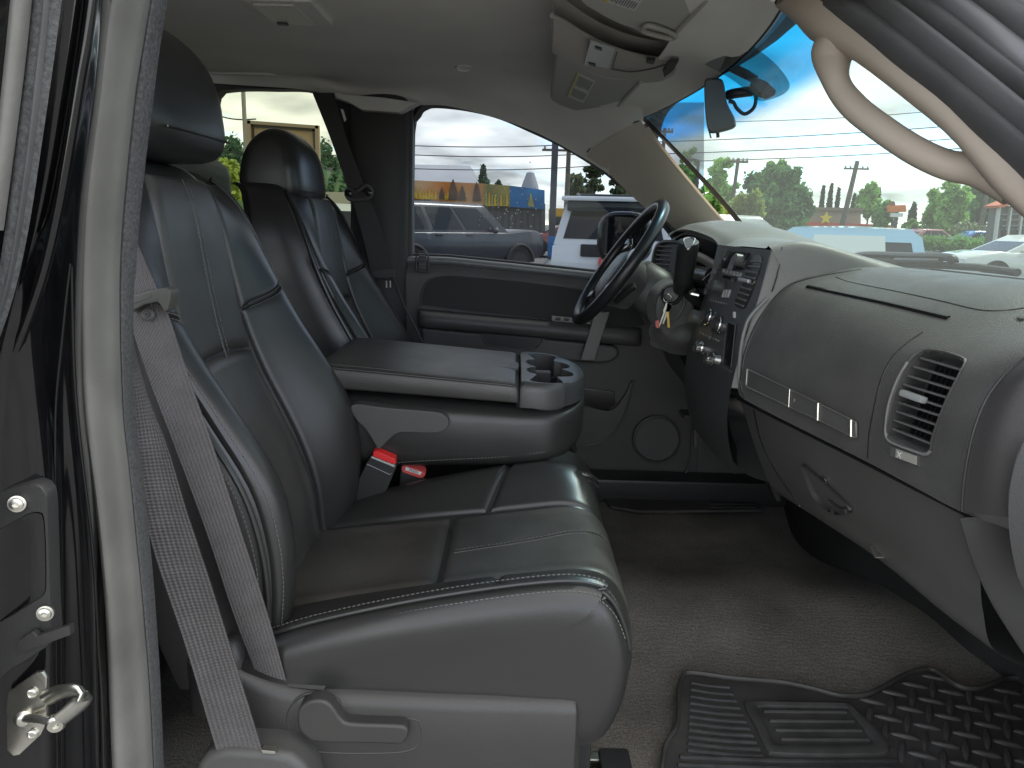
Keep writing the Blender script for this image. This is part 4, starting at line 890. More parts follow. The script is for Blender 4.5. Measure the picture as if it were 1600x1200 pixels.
# driver's shoulder belt on the far pillar
db = thing('seat_belt', P(560, 300, 2.12), 'dark driver seat belt slanting down the far pillar through its turning loop', 'seat belt')
BELT2 = mat('dark_belt_webbing', (.045, .043, .042), .6, .4, grain=(500, .3))
def rib2(name, l, r, n=40):
    a, b = cr([P(*q) for q in l], n), cr([P(*q) for q in r], n); t = np.linspace(0, 1, 5)[None, :, None]; G = a[:, None]*(1-t)+b[:, None]*t
    m = MB(); m.grid(G); m.grid(G[:, ::-1]+A((0, .0016, 0))); return m.build(name, BELT2, db, recalc=False)
rib2('belt_webbing', [(488, 145, 2.13), (512, 205, 2.125), (530, 255, 2.12), (543, 295, 2.115)], [(522, 145, 2.13), (538, 205, 2.125), (556, 255, 2.12), (571, 295, 2.115)])
rib2('belt_webbing', [(548, 300, 2.115), (560, 345, 2.11), (572, 390, 2.11), (580, 430, 2.115)], [(573, 300, 2.115), (592, 345, 2.11), (607, 390, 2.11), (614, 425, 2.115)])
m = MB(); m.tube(cr([P(x, y, 2.10) for x, y in ((543, 296), (541, 304), (546, 311), (556, 312), (572, 311), (580, 305), (579, 295), (571, 290), (556, 300))], 40, True), .0055, 8, closed=True); m.build('turning_loop', PLB, db)
for x, y in ((545, 302), (577, 301)):
    m = MB(); m.lathe(P(x, y, 2.098), (0, -1, 0), [(.010, 0), (.010, .004), (.006, .006), (.001, .006)], 16); m.build('loop_cap', PLG, db)
m = MB(); m.prism([P(x, y, 2.10) for x, y in ((532, 170), (536, 171), (541, 187), (538, 190))][::-1], (0, .004, 0)); m.build('height_slider', mat('bright_slider', (.75, .75, .75), .3), db)
m = MB(); m.prism([P(x, y, 2.105) for x, y in ((576, 424), (616, 420), (619, 432), (604, 436), (578, 434))][::-1], (0, .012, 0)); m.build('belt_tongue', PLK, db, bevel=.002)
m = MB(); m.tube([P(610, 422, 2.11), P(628, 470, 2.11), P(645, 505, 2.10), P(660, 535, 2.10)], .004, 6); m.build('belt_edge', BELT2, db)
for x in (604, 610):
    m = MB(); m.box(P(x, 444, 2.10), (.004, .003, .02)); m.build('tongue_plate', STEEL, db)

# ================================================================== steering wheel and column
WC = P(967, 411, 1.87)
wn = unit((-.83, 0, .556)); wu = unit((.556, 0, .83)); wy = A((0, 1, 0))
sw = thing('steering_wheel', WC, 'black leather steering wheel with glossy spokes seen nearly edge-on', 'steering wheel')
def WP(u, y, n): return WC+wu*u+wy*y+wn*n
R_ = .178
ring = [WP(R_*math.sin(a), R_*math.cos(a), 0) for a in np.linspace(0, 2*math.pi, 96, endpoint=False)]
m = MB(); m.tube(ring, .0155, 16, closed=True); m.build('wheel_rim', mat('rim_leather', (.02, .02, .021), .3, .5, voro=(500, .08)), sw)
m = MB()
rings = []
for n_, s in ((.022, .4), (.018, .8), (.006, 1.0), (-.02, 1.02), (-.045, .9), (-.07, .75)):
    rings.append([WP(-.012+.074*s*np.sign(math.sin(q))*abs(math.sin(q))**.7-.02, .088*s*np.sign(math.cos(q))*abs(math.cos(q))**.7, n_-.012) for q in np.arange(36)*2*math.pi/36])
m.loft(rings); m.build('wheel_hub', PLD, sw, angle=60)
SPK = mat('glossy_spoke', (.03, .03, .032), .16, .6, coat=.6)
for (u0, y0, u1, y1) in ((.03, .07, .075, .158), (.03, -.07, .075, -.158), (-.06, .06, -.125, .124), (-.06, -.06, -.125, -.124)):
    m = MB(); m.tube(cr([WP(u0, y0, -.006), WP((u0+u1)/2, (y0+y1)/2, -.010), WP(u1, y1, -.002)], 16), [.021]*4+[.019]*4+[.017]*4+[.015]*4, 12, flat=(1.15, .5), up=wn); m.build('wheel_spoke', SPK, sw)
m = MB(); rows = []
for n_, s in ((-.05, .75), (-.06, 1.0), (-.12, 1.12), (-.20, 1.22), (-.26, 1.2)):
    rows.append([WP(.004+.058*s*np.sign(math.sin(q))*abs(math.sin(q))**.75-.012, .062*s*np.sign(math.cos(q))*abs(math.cos(q))**.75, n_) for q in np.arange(32)*2*math.pi/32])
m.loft(rows); m.build('column_shroud', PLB, sw, angle=55)
m = MB(); m.tube(cr([P(962, 470, 1.80), P(972, 462, 1.78), P(985, 450, 1.76), P(992, 446, 1.755)], 12), .009, 10); m.build('turn_stalk', PLK, sw)
# ignition housing
def ign(x, y, d=1.69): return P(x, y, d)
op = [(1024, 478), (1030, 460), (1043, 446), (1060, 440), (1072, 448), (1080, 462), (1086, 480), (1082, 500), (1072, 520), (1055, 530), (1038, 524), (1026, 505)]
m = MB(); m.prism(cr([ign(x, y) for x, y in op], 48, True)[::-1], (0, .12, .0)); ih = m.build('ignition_housing', PLD, sw, bevel=.008, seg=3)
m = MB(); m.lathe(ign(1049, 460, 1.687), (-.25, -.95, .1), [(.026, 0), (.025, .006), (.020, .009), (.018, .006), (.0175, .014), (.006, .016), (.001, .016)], 28); m.build('ignition_lock', PLK, ih)
m = MB(); m.tube(cr([ign(x, y, 1.684) for x, y in ((1035, 452), (1046, 446), (1060, 450), (1068, 462), (1069, 476), (1062, 490), (1052, 502))], 40), .003, 8); m.build('lock_bezel', PLB, ih)
kr = thing('key_ring', ign(1045, 470, 1.67), 'ring of metal keys with gold and red tags hanging from the ignition', 'keys')
GOLD = mat('brass_key', (.75, .52, .14), .3, metal=1)
m = MB(); c = ign(1043, 466, 1.668); m.tube([c+A((.009*math.cos(t), .003*math.sin(t), .009*math.sin(t))) for t in np.linspace(0, 2*math.pi, 28, endpoint=False)], .0011, 6, closed=True); m.build('split_ring', STEEL, kr)
def key(p0, p1, wd, name, mt):
    a, b = ign(*p0, 1.664), ign(*p1, 1.664); d = unit(b-a); s = unit(np.cross(d, (0, 1, 0)))
    m = MB(); L_ = np.linalg.norm(b-a); m.prism([a+s*wd, a+d*L_*.35+s*wd, a+d*L_*.42+s*wd*.45, b+s*wd*.4, b-s*wd*.3, a+d*L_*.42-s*wd*.45, a+d*L_*.35-s*wd, a-s*wd][::-1], (0, .002, 0)); return m.build(name, mt, kr, bevel=.0004)
key((1044, 474), (1030, 510), .0045, 'key', STEEL); key((1046, 474), (1044, 514), .006, 'key', PLK); key((1047, 476), (1036, 506), .005, 'key', STEEL)
m = MB(); m.prism([ign(x, y, 1.661) for x, y in ((1042, 487), (1045, 487), (1047, 512), (1043, 512))][::-1], (0, .003, 0)); m.build('brass_tag', GOLD, kr)
m = MB(); m.prism([ign(x, y, 1.660) for x, y in ((1024, 502), (1029, 500), (1031, 512), (1025, 512))][::-1], (0, .003, 0)); m.build('red_tag', mat('pale_red_tag', (.6, .16, .12), .4), kr)
# shift lever with its badge end
s0, s1 = P(1072, 384, 1.60), P(1068, 446, 1.66)
m = MB(); pts = [P(1076, 376, 1.585), P(1075, 384, 1.59), P(1072, 405, 1.61), P(1067, 436, 1.64), P(1064, 452, 1.67)]
m.tube(cr(pts, 20), [.014]+[.0225]*3+[.0235]*8+[.022]*4+[.018]*4, 20); sh = m.build('shift_lever', PLK, sw, angle=60)
bd = unit((-.35, -.85, .42)); bx = unit(np.cross((0, 0, 1), bd)); by = np.cross(bd, bx); bc = P(1076, 380, 1.556)
tri = lambda k: cr([bc+bx*k*.86*x+by*k*.86*y for x, y in ((-.8, .62), (-.3, .86), (.3, .86), (.8, .62), (.72, .1), (.3, -.75), (0, -.95), (-.3, -.75), (-.72, .1))], 36, True)
m = MB(); m.grid(np.stack([tri(.0195), tri(.0195)+bd*.002, tri(.0165)+bd*.0035, tri(.014)+bd*.002]), cu=True); m.build('badge_ring', CHR, sh)
m = MB(); m.add(tri(.0142)+bd*.0018, [tuple(range(36))]); m.build('badge_face', mat('grey_badge_face', (.33, .35, .34), .3), sh, recalc=False)
m = MB(); q = [P(1100, 458, 1.62), P(1085, 468, 1.62), P(1060, 440, 1.66)]
m = MB(); m.tube(cr([P(1062, 437, 1.66), P(1090, 470, 1.70), P(1110, 480, 1.75)], 12), .016, 12); m.build('lever_stem', PLK, sw)
m = MB(); m.tube(cr([P(1086, 452, 1.60), P(1078, 458, 1.61), P(1092, 462, 1.605)], 8), .0035, 8); m.build('small_stalk', STEEL, sw)
# knee bolster area, boot under the column
m = MB()
rows = [[P(1020, 470, 1.80), P(1035, 520, 1.78), P(1060, 540, 1.74), P(1090, 545, 1.68)], [P(1060, 450, 1.76), P(1080, 500, 1.72), P(1095, 530, 1.68), P(1105, 545, 1.64)]]
m.ball(P(1068, 520, 1.76), (.085, .09, .055), 14); m.build('column_boot', PLD, sw)
m = MB(); m.ball(P(1040, 535, 1.80), (.04, .03, .018), 10); m.build('tilt_lever', PLT, sw)

# ================================================================== dashboard
db_ = thing('dashboard', (.6, 1.47, 1.0), 'dark grey dashboard across the cab with passenger airbag cover and glove box', 'dashboard')
# --- passenger half: top and bulging airbag face, sections (x,z) from the glass down to the seam
SA = [(1.02, 1.43), (.85, 1.475), (.70, 1.492), (.60, 1.492), (.545, 1.480), (.48, 1.456), (.435, 1.395), (.414, 1.324), (.412, 1.266), (.425, 1.248)]
SB = [(1.02, 1.43), (.88, 1.470), (.74, 1.490), (.66, 1.483), (.60, 1.464), (.54, 1.426), (.505, 1.389), (.491, 1.336), (.490, 1.252), (.503, 1.240)]
SCn = [(1.02, 1.40), (.88, 1.445), (.76, 1.460), (.69, 1.452), (.63, 1.440), (.569, 1.415), (.534, 1.374), (.522, 1.313), (.525, 1.243), (.54, 1.234)]
SD = [(1.02, 1.38), (.88, 1.42), (.78, 1.435), (.72, 1.428), (.67, 1.415), (.61, 1.39), (.575, 1.35), (.562, 1.30), (.56, 1.238), (.572, 1.230)]
mixs = lambda s, t, k: [(a[0]*(1-k)+b[0]*k, a[1]*(1-k)+b[1]*k) for a, b in zip(s, t)]
secs = [(.735, SD), (.78, SCn), (.85, mixs(SCn, SB, .5)), (.93, SB), (1.05, mixs(SB, SA, .42)), (1.16, mixs(SB, SA, .75)), (1.262, SA)]
rows = [[(x, y, z) for x, z in s] for y, s in secs]
G = net(rows, 110, 70)
m = MB(); m.grid(G); ap = m.build('airbag_cover', PLD, db_, recalc=False)
ap.data.materials.append(PLT)
def on_dash(px, py, off=0.0):
    """where the line of sight meets the airbag cover"""
    d = ray(px, py); best = None
    Q = G.reshape(-1, 3)-CAM; t = Q@d/np.dot(d, d); e = np.linalg.norm(Q-t[:, None]*d, axis=1); k = int(np.argmin(e))
    j, i = divmod(k, G.shape[1]); j = min(max(j, 1), G.shape[0]-2); i = min(max(i, 1), G.shape[1]-2)
    n = unit(np.cross(G[j, i+1]-G[j, i-1], G[j+1, i]-G[j-1, i])); n = -n if np.dot(n, d) > 0 else n
    t = np.dot(G[j, i]-CAM, n)/np.dot(d, n); return CAM+d*t+n*off, n
def dline(pts, r, name, mt, off=.0, n=60):
    q = [on_dash(x, y, off)[0] for x, y in resample(cr([(x, y) for x, y in pts], 80), n)]
    q = A(q); q[1:-1] = (q[:-2]+q[1:-1]*2+q[2:])/4
    m = MB(); m.tube(q, r, 8); return m.build(name, mt, ap)
dline([(1262, 448), (1300, 456), (1380, 473), (1440, 487), (1482, 497)], .0042, 'defrost_slot', PLG, -.001)
dline([(1345, 421), (1290, 430), (1240, 443), (1213, 462), (1188, 497), (1172, 530), (1162, 562), (1157, 600), (1163, 622)], .0022, 'cover_seam', PLG, -.0012)
dline([(1442, 519), (1415, 538), (1392, 562), (1376, 595), (1365, 640), (1358, 680), (1356, 716)], .0016, 'cover_seam', PLG, -.0008)
dline([(1306, 433), (1330, 441), (1400, 455), (1470, 470), (1530, 484), (1570, 485), (1602, 481)], .0014, 'speaker_outline', PLG, -.0006)
m = MB(); c, n = on_dash(1598, 497, .001); m.lathe(c, n, [(.006, 0), (.006, .0012), (.004, .002), (.001, .002)], 18); m.build('sun_sensor', PLD, ap)
# silver framed trim strip
op = [(1170, 578), (1345, 660), (1346, 685), (1172, 605)]
L0 = [on_dash(x, y, .004)[0] for x, y in resample([(1172, 577), (1230, 604), (1290, 633), (1343, 660)], 24)]
L1 = [on_dash(x, y, .004)[0] for x, y in resample([(1170, 604), (1230, 632), (1290, 659), (1343, 685)], 24)]
TS = mat('trim_strip_face', (.085, .084, .08), .4, .5, var=(12, .06))
m = MB(); t = np.linspace(0, 1, 4)[None, :, None]; m.grid(A(L0)[:, None]*(1-t)+A(L1)[:, None]*t); ts = m.build('trim_strip', TS, ap, recalc=False)
lp = [p+A((-.001, 0, 0)) for p in L0+L1[::-1]]; m = MB(); m.tube(resample(lp, 90, True), .0013, 6, closed=True); m.build('strip_frame', SILV, ts)
for k, r_ in ((.40, .0011), (.655, .0022), (.985, .0022)):
    i = int(k*23); m = MB(); m.tube([A(L0[i])+A((-.002, 0, .0005)), A(L1[i])+A((-.002, 0, -.0005))], r_, 8); m.build('strip_divider', mat('polished_divider', (.72, .71, .66), .22, metal=.9), ts)
i = 10; m = MB(); m.ball((A(L0[i])+A(L1[i]))/2+A((-.0015, 0, 0)), (.001, .0028, .0042), 8); m.build('lock_dot', SILV, ts)
# passenger vent, recessed with slats
vo = [(1438, 553), (1452, 549), (1480, 553), (1505, 562), (1508, 568), (1500, 585), (1484, 617), (1470, 650), (1458, 685), (1455, 703), (1445, 707), (1420, 698), (1392, 684), (1388, 676), (1391, 655), (1398, 628), (1408, 596), (1422, 567)]
vr = A([on_dash(x, y, .0015)[0] for x, y in resample(cr(vo, 120, True), 72, True)]); _, vn = on_dash(1447, 625); vn = unit(vn)
vc = vr.mean(0)
vb = vc+(vr-vc)*.93-vn*.036
m = MB(); m.grid(np.stack([vc+(vr-vc)*1.035-vn*.001, vc+(vr-vc)*1.03+vn*.002, vr+vn*.0015, vr-vn*.006, vb]), cu=True); m.add(vb, [tuple(range(72))])
# cut the cover under the vent: drop the grid faces that lie inside the outline
def inside(px, py, poly):
    r = False; n = len(poly); j = n-1
    for i in range(n):
        (xi, yi), (xj, yj) = poly[i], poly[j]
        if (yi > py) != (yj > py) and px < (xj-xi)*(py-yi)/(yj-yi)+xi: r = not r
        j = i
    return r
def proj(p):
    v = A(p)-CAM; d = np.dot(v, Fv); return 800+FPX*np.dot(v, Rv)/d, 600-FPX*np.dot(v, Uv)/d
bm = bmesh.new(); bm.from_mesh(ap.data); off = A(db_.location)
vpoly = [proj(vc+(p-vc)*.985) for p in vr]
kill = [f for f in bm.faces if np.linalg.norm(A(f.calc_center_median())+off-vc) < .16 and inside(*proj(A(f.calc_center_median())+off), vpoly)]
bmesh.ops.delete(bm, geom=kill, context='FACES')
bm.to_mesh(ap.data); bm.free()
VB = mat('vent_dark', (.012, .012, .012), .6)
pv = thing_v = m.build('air_vent', PLD, db_, recalc=False)
side = [(1420, 567), (1404, 596), (1392, 630), (1387, 662), (1387, 680), (1394, 690), (1420, 701), (1448, 710), (1456, 705)]
m = MB(); m.tube(A([on_dash(x, y, .0025)[0] for x, y in resample(cr(side, 60), 40)]), .0020, 8); m.build('vent_rim', mat('worn_rim_plastic', (.20, .20, .19), .4), pv)
sl = [((1436, 557), (1504, 577)), ((1425, 571), (1493, 592)), ((1416, 586), (1485, 607)), ((1409, 600), (1478, 621)), ((1404, 614), (1472, 636)), ((1400, 628), (1467, 650)), ((1397, 642), (1463, 665)), ((1393, 656), (1459, 680)), ((1391, 670), (1455, 695))]
SLAT = mat('vent_slat_plastic', (.11, .11, .11), .4, .5)
for k, (a_, b_) in enumerate(sl):
    p, q = on_dash(*a_, -.003)[0], on_dash(*b_, -.003)[0]; d = unit(q-p); s = unit(np.cross(d, vn)); 
    m = MB(); m.box((p+q)/2-vn*.006, (np.linalg.norm(q-p), .0028, .014), (d, s, vn)); m.build('vent_slat', SLAT, pv, bevel=.0008)
m = MB()
for f in np.linspace(.14, .86, 7):
    p0 = on_dash(*(A((1440, 556))*(1-f)+A((1504, 575))*f), -.014)[0]; p1 = on_dash(*(A((1392, 676))*(1-f)+A((1455, 700))*f), -.014)[0]; d = unit(p1-p0)
    m.box((p0+p1)/2-vn*.010, (np.linalg.norm(p1-p0), .0018, .012), (d, unit(np.cross(d, vn)), vn))
m.build('vane_row', VB, pv)
p, q = on_dash(1412, 614, .002)[0], on_dash(1446, 626, .002)[0]; d = unit(q-p)
m = MB(); m.box((p+q)/2, (np.linalg.norm(q-p), .009, .012), (d, unit(np.cross(d, vn)), vn)); m.build('vent_tab', mat('pale_tab', (.30, .32, .31), .3), pv, bevel=.003)
# airbag switch below it
sq = [(1394, 698), (1403, 699), (1437, 711), (1437, 728), (1402, 715), (1395, 712)]
m = MB(); q = [on_dash(x, y, .003)[0] for x, y in sq]; m.prism(q, -vn*.01); asw = m.build('switch_surround', mat('switch_surround', (.10, .10, .097), .4), db_)
m = MB(); q = [on_dash(x, y, .005)[0] for x, y in ((1405, 701), (1436, 712), (1436, 726), (1404, 714))]; m.prism(q, -vn*.01); m.build('switch_face', mat('switch_face', (.33, .32, .29), .4), asw, bevel=.0006)
p, n = on_dash(1411, 711, .0058); xd = unit(on_dash(1430, 718)[0]-on_dash(1405, 708)[0]); text('X', .011, p, xd, (0, 0, 1), WHT, asw, 'symbol', .0003)
# --- glove box and lower panel
lo = [((1176, 626), 1.25), ((1205, 740), 1.25), ((1240, 790), 1.25)]
secsL = []
for y, pts in ((1.30, [(.425, 1.243), (.440, 1.215), (.462, 1.16), (.487, 1.105), (.520, 1.055), (.60, 1.03), (.80, 1.03)]),
               (1.16, [(.455, 1.240), (.466, 1.21), (.483, 1.16), (.505, 1.11), (.540, 1.062), (.62, 1.035), (.80, 1.03)]),
               (1.00, [(.493, 1.236), (.500, 1.21), (.512, 1.165), (.530, 1.12), (.560, 1.07), (.64, 1.04), (.82, 1.03)]),
               (.86, [(.525, 1.232), (.530, 1.21), (.540, 1.165), (.555, 1.115), (.580, 1.062), (.66, 1.035), (.84, 1.03)]),
               (.775, [(.548, 1.228), (.552, 1.21), (.560, 1.165), (.573, 1.11), (.600, 1.055), (.68, 1.03), (.86, 1.02)])):
    secsL.append([(x, y, z) for x, z in pts])
Gl = net(secsL, 50, 50); m = MB(); m.grid(Gl); gb = m.build('glove_box', PLB, db_, recalc=False)
m = MB(); m.tube([A(s[0])+A((.002, 0, -.001)) for s in net(secsL, 50, 50)], .0045, 8); m.build('seam_shadow_gap', PLG, db_)
def on_gl(px, py, off=0):
    d = ray(px, py); Q = Gl.reshape(-1, 3)-CAM; t = Q@d/np.dot(d, d); e = np.linalg.norm(Q-t[:, None]*d, axis=1); k = int(np.argmin(e)); j, i = divmod(k, Gl.shape[1]); j = min(max(j, 1), Gl.shape[0]-2); i = min(max(i, 1), Gl.shape[1]-2)
    n = unit(np.cross(Gl[j, i+1]-Gl[j, i-1], Gl[j+1, i]-Gl[j-1, i])); n = -n if np.dot(n, d) > 0 else n; t = np.dot(Gl[j, i]-CAM, n)/np.dot(d, n); return CAM+d*t+n*off, n
hd = [(1257, 727), (1268, 733), (1290, 752), (1315, 776), (1330, 793), (1328, 799), (1305, 800), (1285, 786), (1270, 765)]
_, gn = on_gl(1290, 770)
o_ = A([on_gl(x, y, .002)[0] for x, y in resample(cr(hd, 80, True), 48, True)]); c = o_.mean(0)
m = MB(); m.grid(np.stack([c+(o_-c)*1.06, c+(o_-c)*1.03+gn*.004, o_+gn*.003, c+(o_-c)*.75-gn*.006]), cu=True); m.add(c+(o_-c)*.75-gn*.006, [tuple(range(48))]); gh = m.build('glove_box_handle', PLK, gb)
m = MB(); a_, b_ = on_gl(1296, 780, .006)[0], on_gl(1326, 797, .006)[0]; m.tube(cr([on_gl(x, y, .004)[0] for x, y in ((1298, 783), (1314, 795), (1328, 797))], 10), .005, 8); m.build('handle_paddle', SEATP, gh)
m = MB(); p, n = on_gl(1290, 750, .002); m.lathe(p, n, [(.006, 0), (.006, .002), (.001, .002)], 14); m.build('lock_barrel', STEEL, gh)
q = A([on_gl(x, y, .0005)[0] for x, y in resample(cr([(1178, 640), (1190, 690), (1215, 740), (1250, 790)], 40), 30)]); m = MB(); m.tube(q, .0014, 6); m.build('glove_box_seam', PLG, gb)
m = MB(); p, n = on_gl(1372, 862, .001); m.box(p, (.02, .012, .004), (unit((0, -1, -.5)), unit((1, 0, 0)), unit(n))); m.build('hinge_tab', STEEL, gb)
# end panel and kick cover towards the open door
e0 = [P(1512, 806, .775), P(1520, 835, .772), P(1535, 880, .77), P(1560, 935, .768), P(1590, 985, .765), P(1630, 1045, .76)]
e1 = [P(1565, 806, .755), P(1572, 840, .752), P(1590, 890, .75), P(1615, 935, .748), P(1640, 985, .745), P(1690, 1045, .74)]
e2 = [P(1640, 800, .73)+A((.04, 0, 0)), P(1660, 850, .73)+A((.04, 0, 0)), P(1680, 900, .73)+A((.04, 0, 0)), P(1700, 950, .73)+A((.04, 0, 0)), P(1720, 1000, .73)+A((.04, 0, 0)), P(1760, 1060, .73)+A((.04, 0, 0))]
m = MB(); G3 = net([[a, a+A((-.012, -.006, 0)), b, c] for a, b, c in zip(e0, e1, e2)], 20, 40); m.grid(G3); m.grid(G3+A((.05, .03, 0)), flip=True); m.build('end_trim', mat('dark_end_trim', (.042, .041, .039), .48, .4, voro=(520, .25)), db_, recalc=False)
ENDP = mat('pebbled_end_pad', (.048, .045, .044), .6, .4, voro=(420, .3))
r_ = [[P(1604, 556, .775), P(1640, 540, .75), P(1700, 530, .73)], [P(1570, 585, .772), P(1610, 575, .74), P(1690, 560, .72)], [P(1542, 622, .768), P(1590, 620, .735), P(1680, 610, .715)], [P(1524, 665, .766), P(1575, 668, .732), P(1670, 665, .71)], [P(1513, 710, .765), P(1566, 715, .73), P(1660, 715, .71)], [P(1506, 755, .765), P(1560, 762, .73), P(1650, 765, .71)], [P(1503, 798, .766), P(1558, 806, .732), P(1640, 812, .712)]]
G4 = net(r_, 24, 40); m = MB(); m.grid(G4); m.grid(G4+A((.05, .03, 0)), flip=True); m.build('end_pad', ENDP, db_, recalc=False)
q = cr([x[0]-A((.001, .001, 0)) for x in r_], 40); m = MB(); m.tube(q, .0016, 6); m.build('pad_piping', SEATP, db_)
jamb = [(1600, 690), (1585, 730), (1577, 775), (1576, 820), (1582, 865), (1592, 905), (1608, 935)]
q = cr([P(x, y, .695) for x, y in jamb], 30); m = MB(); Gj = np.stack([q, q+A((.01, -.012, 0)), q+A((.05, -.014, 0)), q+A((.08, .02, 0))], 1); m.grid(Gj); m.grid(Gj+A((.02, .03, 0)), flip=True); m.build('side_end_cap', mat('grey_end_cap', (.07, .068, .066), .6, grain=(500, .4)), db_, recalc=False)

# --- centre hump and stack
top = [[(.90, 1.60, 1.43), (.75, 1.60, 1.500), (.60, 1.60, 1.532), (.50, 1.60, 1.532), (.452, 1.60, 1.508)],
       [(.90, 1.45, 1.42), (.75, 1.45, 1.485), (.60, 1.45, 1.524), (.50, 1.45, 1.532), (.446, 1.45, 1.518)],
       [(.90, 1.31, 1.42), (.75, 1.31, 1.475), (.60, 1.31, 1.516), (.50, 1.31, 1.532), (.449, 1.31, 1.519)],
       [(.92, 1.268, 1.42), (.78, 1.270, 1.468), (.62, 1.272, 1.508), (.52, 1.272, 1.528), (.449, 1.272, 1.519)],
       [(.92, 1.235, 1.42), (.80, 1.240, 1.455), (.66, 1.248, 1.486), (.55, 1.258, 1.478), (.487, 1.262, 1.455)]]
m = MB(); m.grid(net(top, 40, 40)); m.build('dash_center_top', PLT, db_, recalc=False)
sidep = [[(.449, 1.270, 1.520), (.438, 1.269, 1.45), (.423, 1.269, 1.38), (.409, 1.269, 1.32), (.402, 1.269, 1.268)], [(.487, 1.262, 1.455), (.455, 1.262, 1.41), (.432, 1.262, 1.36), (.418, 1.262, 1.31), (.415, 1.262, 1.268)]]
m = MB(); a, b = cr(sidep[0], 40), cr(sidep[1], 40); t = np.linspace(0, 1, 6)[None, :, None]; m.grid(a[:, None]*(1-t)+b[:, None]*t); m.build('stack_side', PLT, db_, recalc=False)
m = MB(); m.tube([P(1222, 386, 1.271), P(1220, 405, 1.268), P(1213, 435, 1.262), P(1206, 456, 1.258)], .0011, 6); m.build('hump_seam', PLG, db_)
sil = [P(1199, 466, 1.262), P(1176, 490, 1.262), P(1167, 505, 1.262), P(1160, 530, 1.262), P(1156, 560, 1.262), P(1155, 590, 1.262), P(1158, 606, 1.262)]
m = MB(); m.tube(cr(sil, 40), .0035, 8); m.build('stack_edge_trim', mat('satin_edge_trim', (.19, .19, .185), .38), db_)
# bezel surface: x as a function of height, features placed where the sight line meets it
BZ = [(1.10, .425), (1.17, .405), (1.22, .399), (1.28, .402), (1.34, .414), (1.40, .428), (1.46, .441), (1.515, .449)]
bzx = lambda z: float(cr(A(BZ), 200)[np.argmin(abs(cr(A(BZ), 200)[:, 0]-z)), 1])
STK = mat('stack_bezel_plastic', (.055, .055, .056), .42, .5, grain=(500, .12))
zs_ = np.linspace(1.10, 1.517, 40); ys_ = np.linspace(1.268, 1.61, 14)
m = MB(); m.grid([[(bzx(z)-.006*(1-((y-1.44)/.17)**2), y, z) for y in ys_] for z in zs_]); bz = m.build('center_stack', STK, db_, recalc=False)
Gb = np.array([[(bzx(z)-.006*(1-((y-1.44)/.17)**2), y, z) for y in np.linspace(1.22, 1.70, 120)] for z in np.linspace(1.05, 1.55, 160)])
def on_bz(px, py, off=0):
    d = ray(px, py); Q = Gb.reshape(-1, 3)-CAM; t = Q@d/np.dot(d, d); e = np.linalg.norm(Q-t[:, None]*d, axis=1); k = int(np.argmin(e)); j, i = divmod(k, Gb.shape[1]); j = min(max(j, 1), Gb.shape[0]-2); i = min(max(i, 1), Gb.shape[1]-2)
    n = unit(np.cross(Gb[j, i+1]-Gb[j, i-1], Gb[j+1, i]-Gb[j-1, i])); n = -n if np.dot(n, d) > 0 else n; t = np.dot(Gb[j, i]-CAM, n)/np.dot(d, n); return CAM+d*t+n*off, n
def bzbox(px, py, wy_, hz_, th, name, mt, parent, off=0.0, bevel=.001):
    p, n = on_bz(px, py, off); x_ = unit(np.cross((0, 0, 1), n)); z_ = np.cross(n, x_); m = MB(); m.box(p, (wy_, hz_, th), (x_, z_, n)); return m.build(name, mt, parent, bevel=bevel)
def knob(px, py, r, h, name, mt, cap=None):
    p, n = on_bz(px, py); m = MB(); m.lathe(p, n, [(r*1.15, -.002), (r*1.1, .003), (r, .004), (r*.95, h), (r*.8, h+.002), (r*.001, h+.002)], 24); k = m.build(name, mt, bz)
    if cap:
        m = MB(); m.lathe(p, n, [(r*1.16, .0), (r*1.22, .003), (r*1.16, .006), (r*1.02, .006)], 24); m.build('knob_ring', cap, k)
    return k
DISP = mat('glossy_display', (.02, .02, .022), .06, .6, coat=.5)
p_ = [on_bz(x, y, .002)[0] for x, y in ((1136, 393), (1172, 395), (1160, 422), (1130, 420))]
m = MB(); m.prism(p_, on_bz(1150, 408)[1]*.002); m.build('radio_display', DISP, bz)
KN = mat('soft_grey_knob', (.085, .09, .085), .35, .5)
knob(1162, 408, .0125, .018, 'volume_knob', KN); knob(1128, 449, .0125, .020, 'tuning_knob', KN)
for k in range(9):
    f = k/8; bzbox(1136-33*f, 394+62*f, .020, .010, .006, 'radio_button', STK if k % 2 else mat('button_plastic', (.06, .06, .06), .35), bz, .002)
for k in range(6): bzbox(1132+5.2*k, 423+1.3*k, .012, .008, .004, 'preset_button', mat('grey_print_button', (.28, .28, .28), .4), bz, .002)
bzbox(1140, 434, .085, .007, .003, 'disc_slot', PLG, bz, .001); bzbox(1146, 438, .014, .009, .004, 'eject_button', PLB, bz, .002)
for k in range(3): bzbox(1132+4*k, 459, .008, .016, .004, 'hazard_button', mat('pale_print', (.42, .42, .41), .5), bz, .002)
for k in range(3): bzbox(1148, 489+3*k, .010, .004, .003, 'icon_print', WHT, bz, .0008)
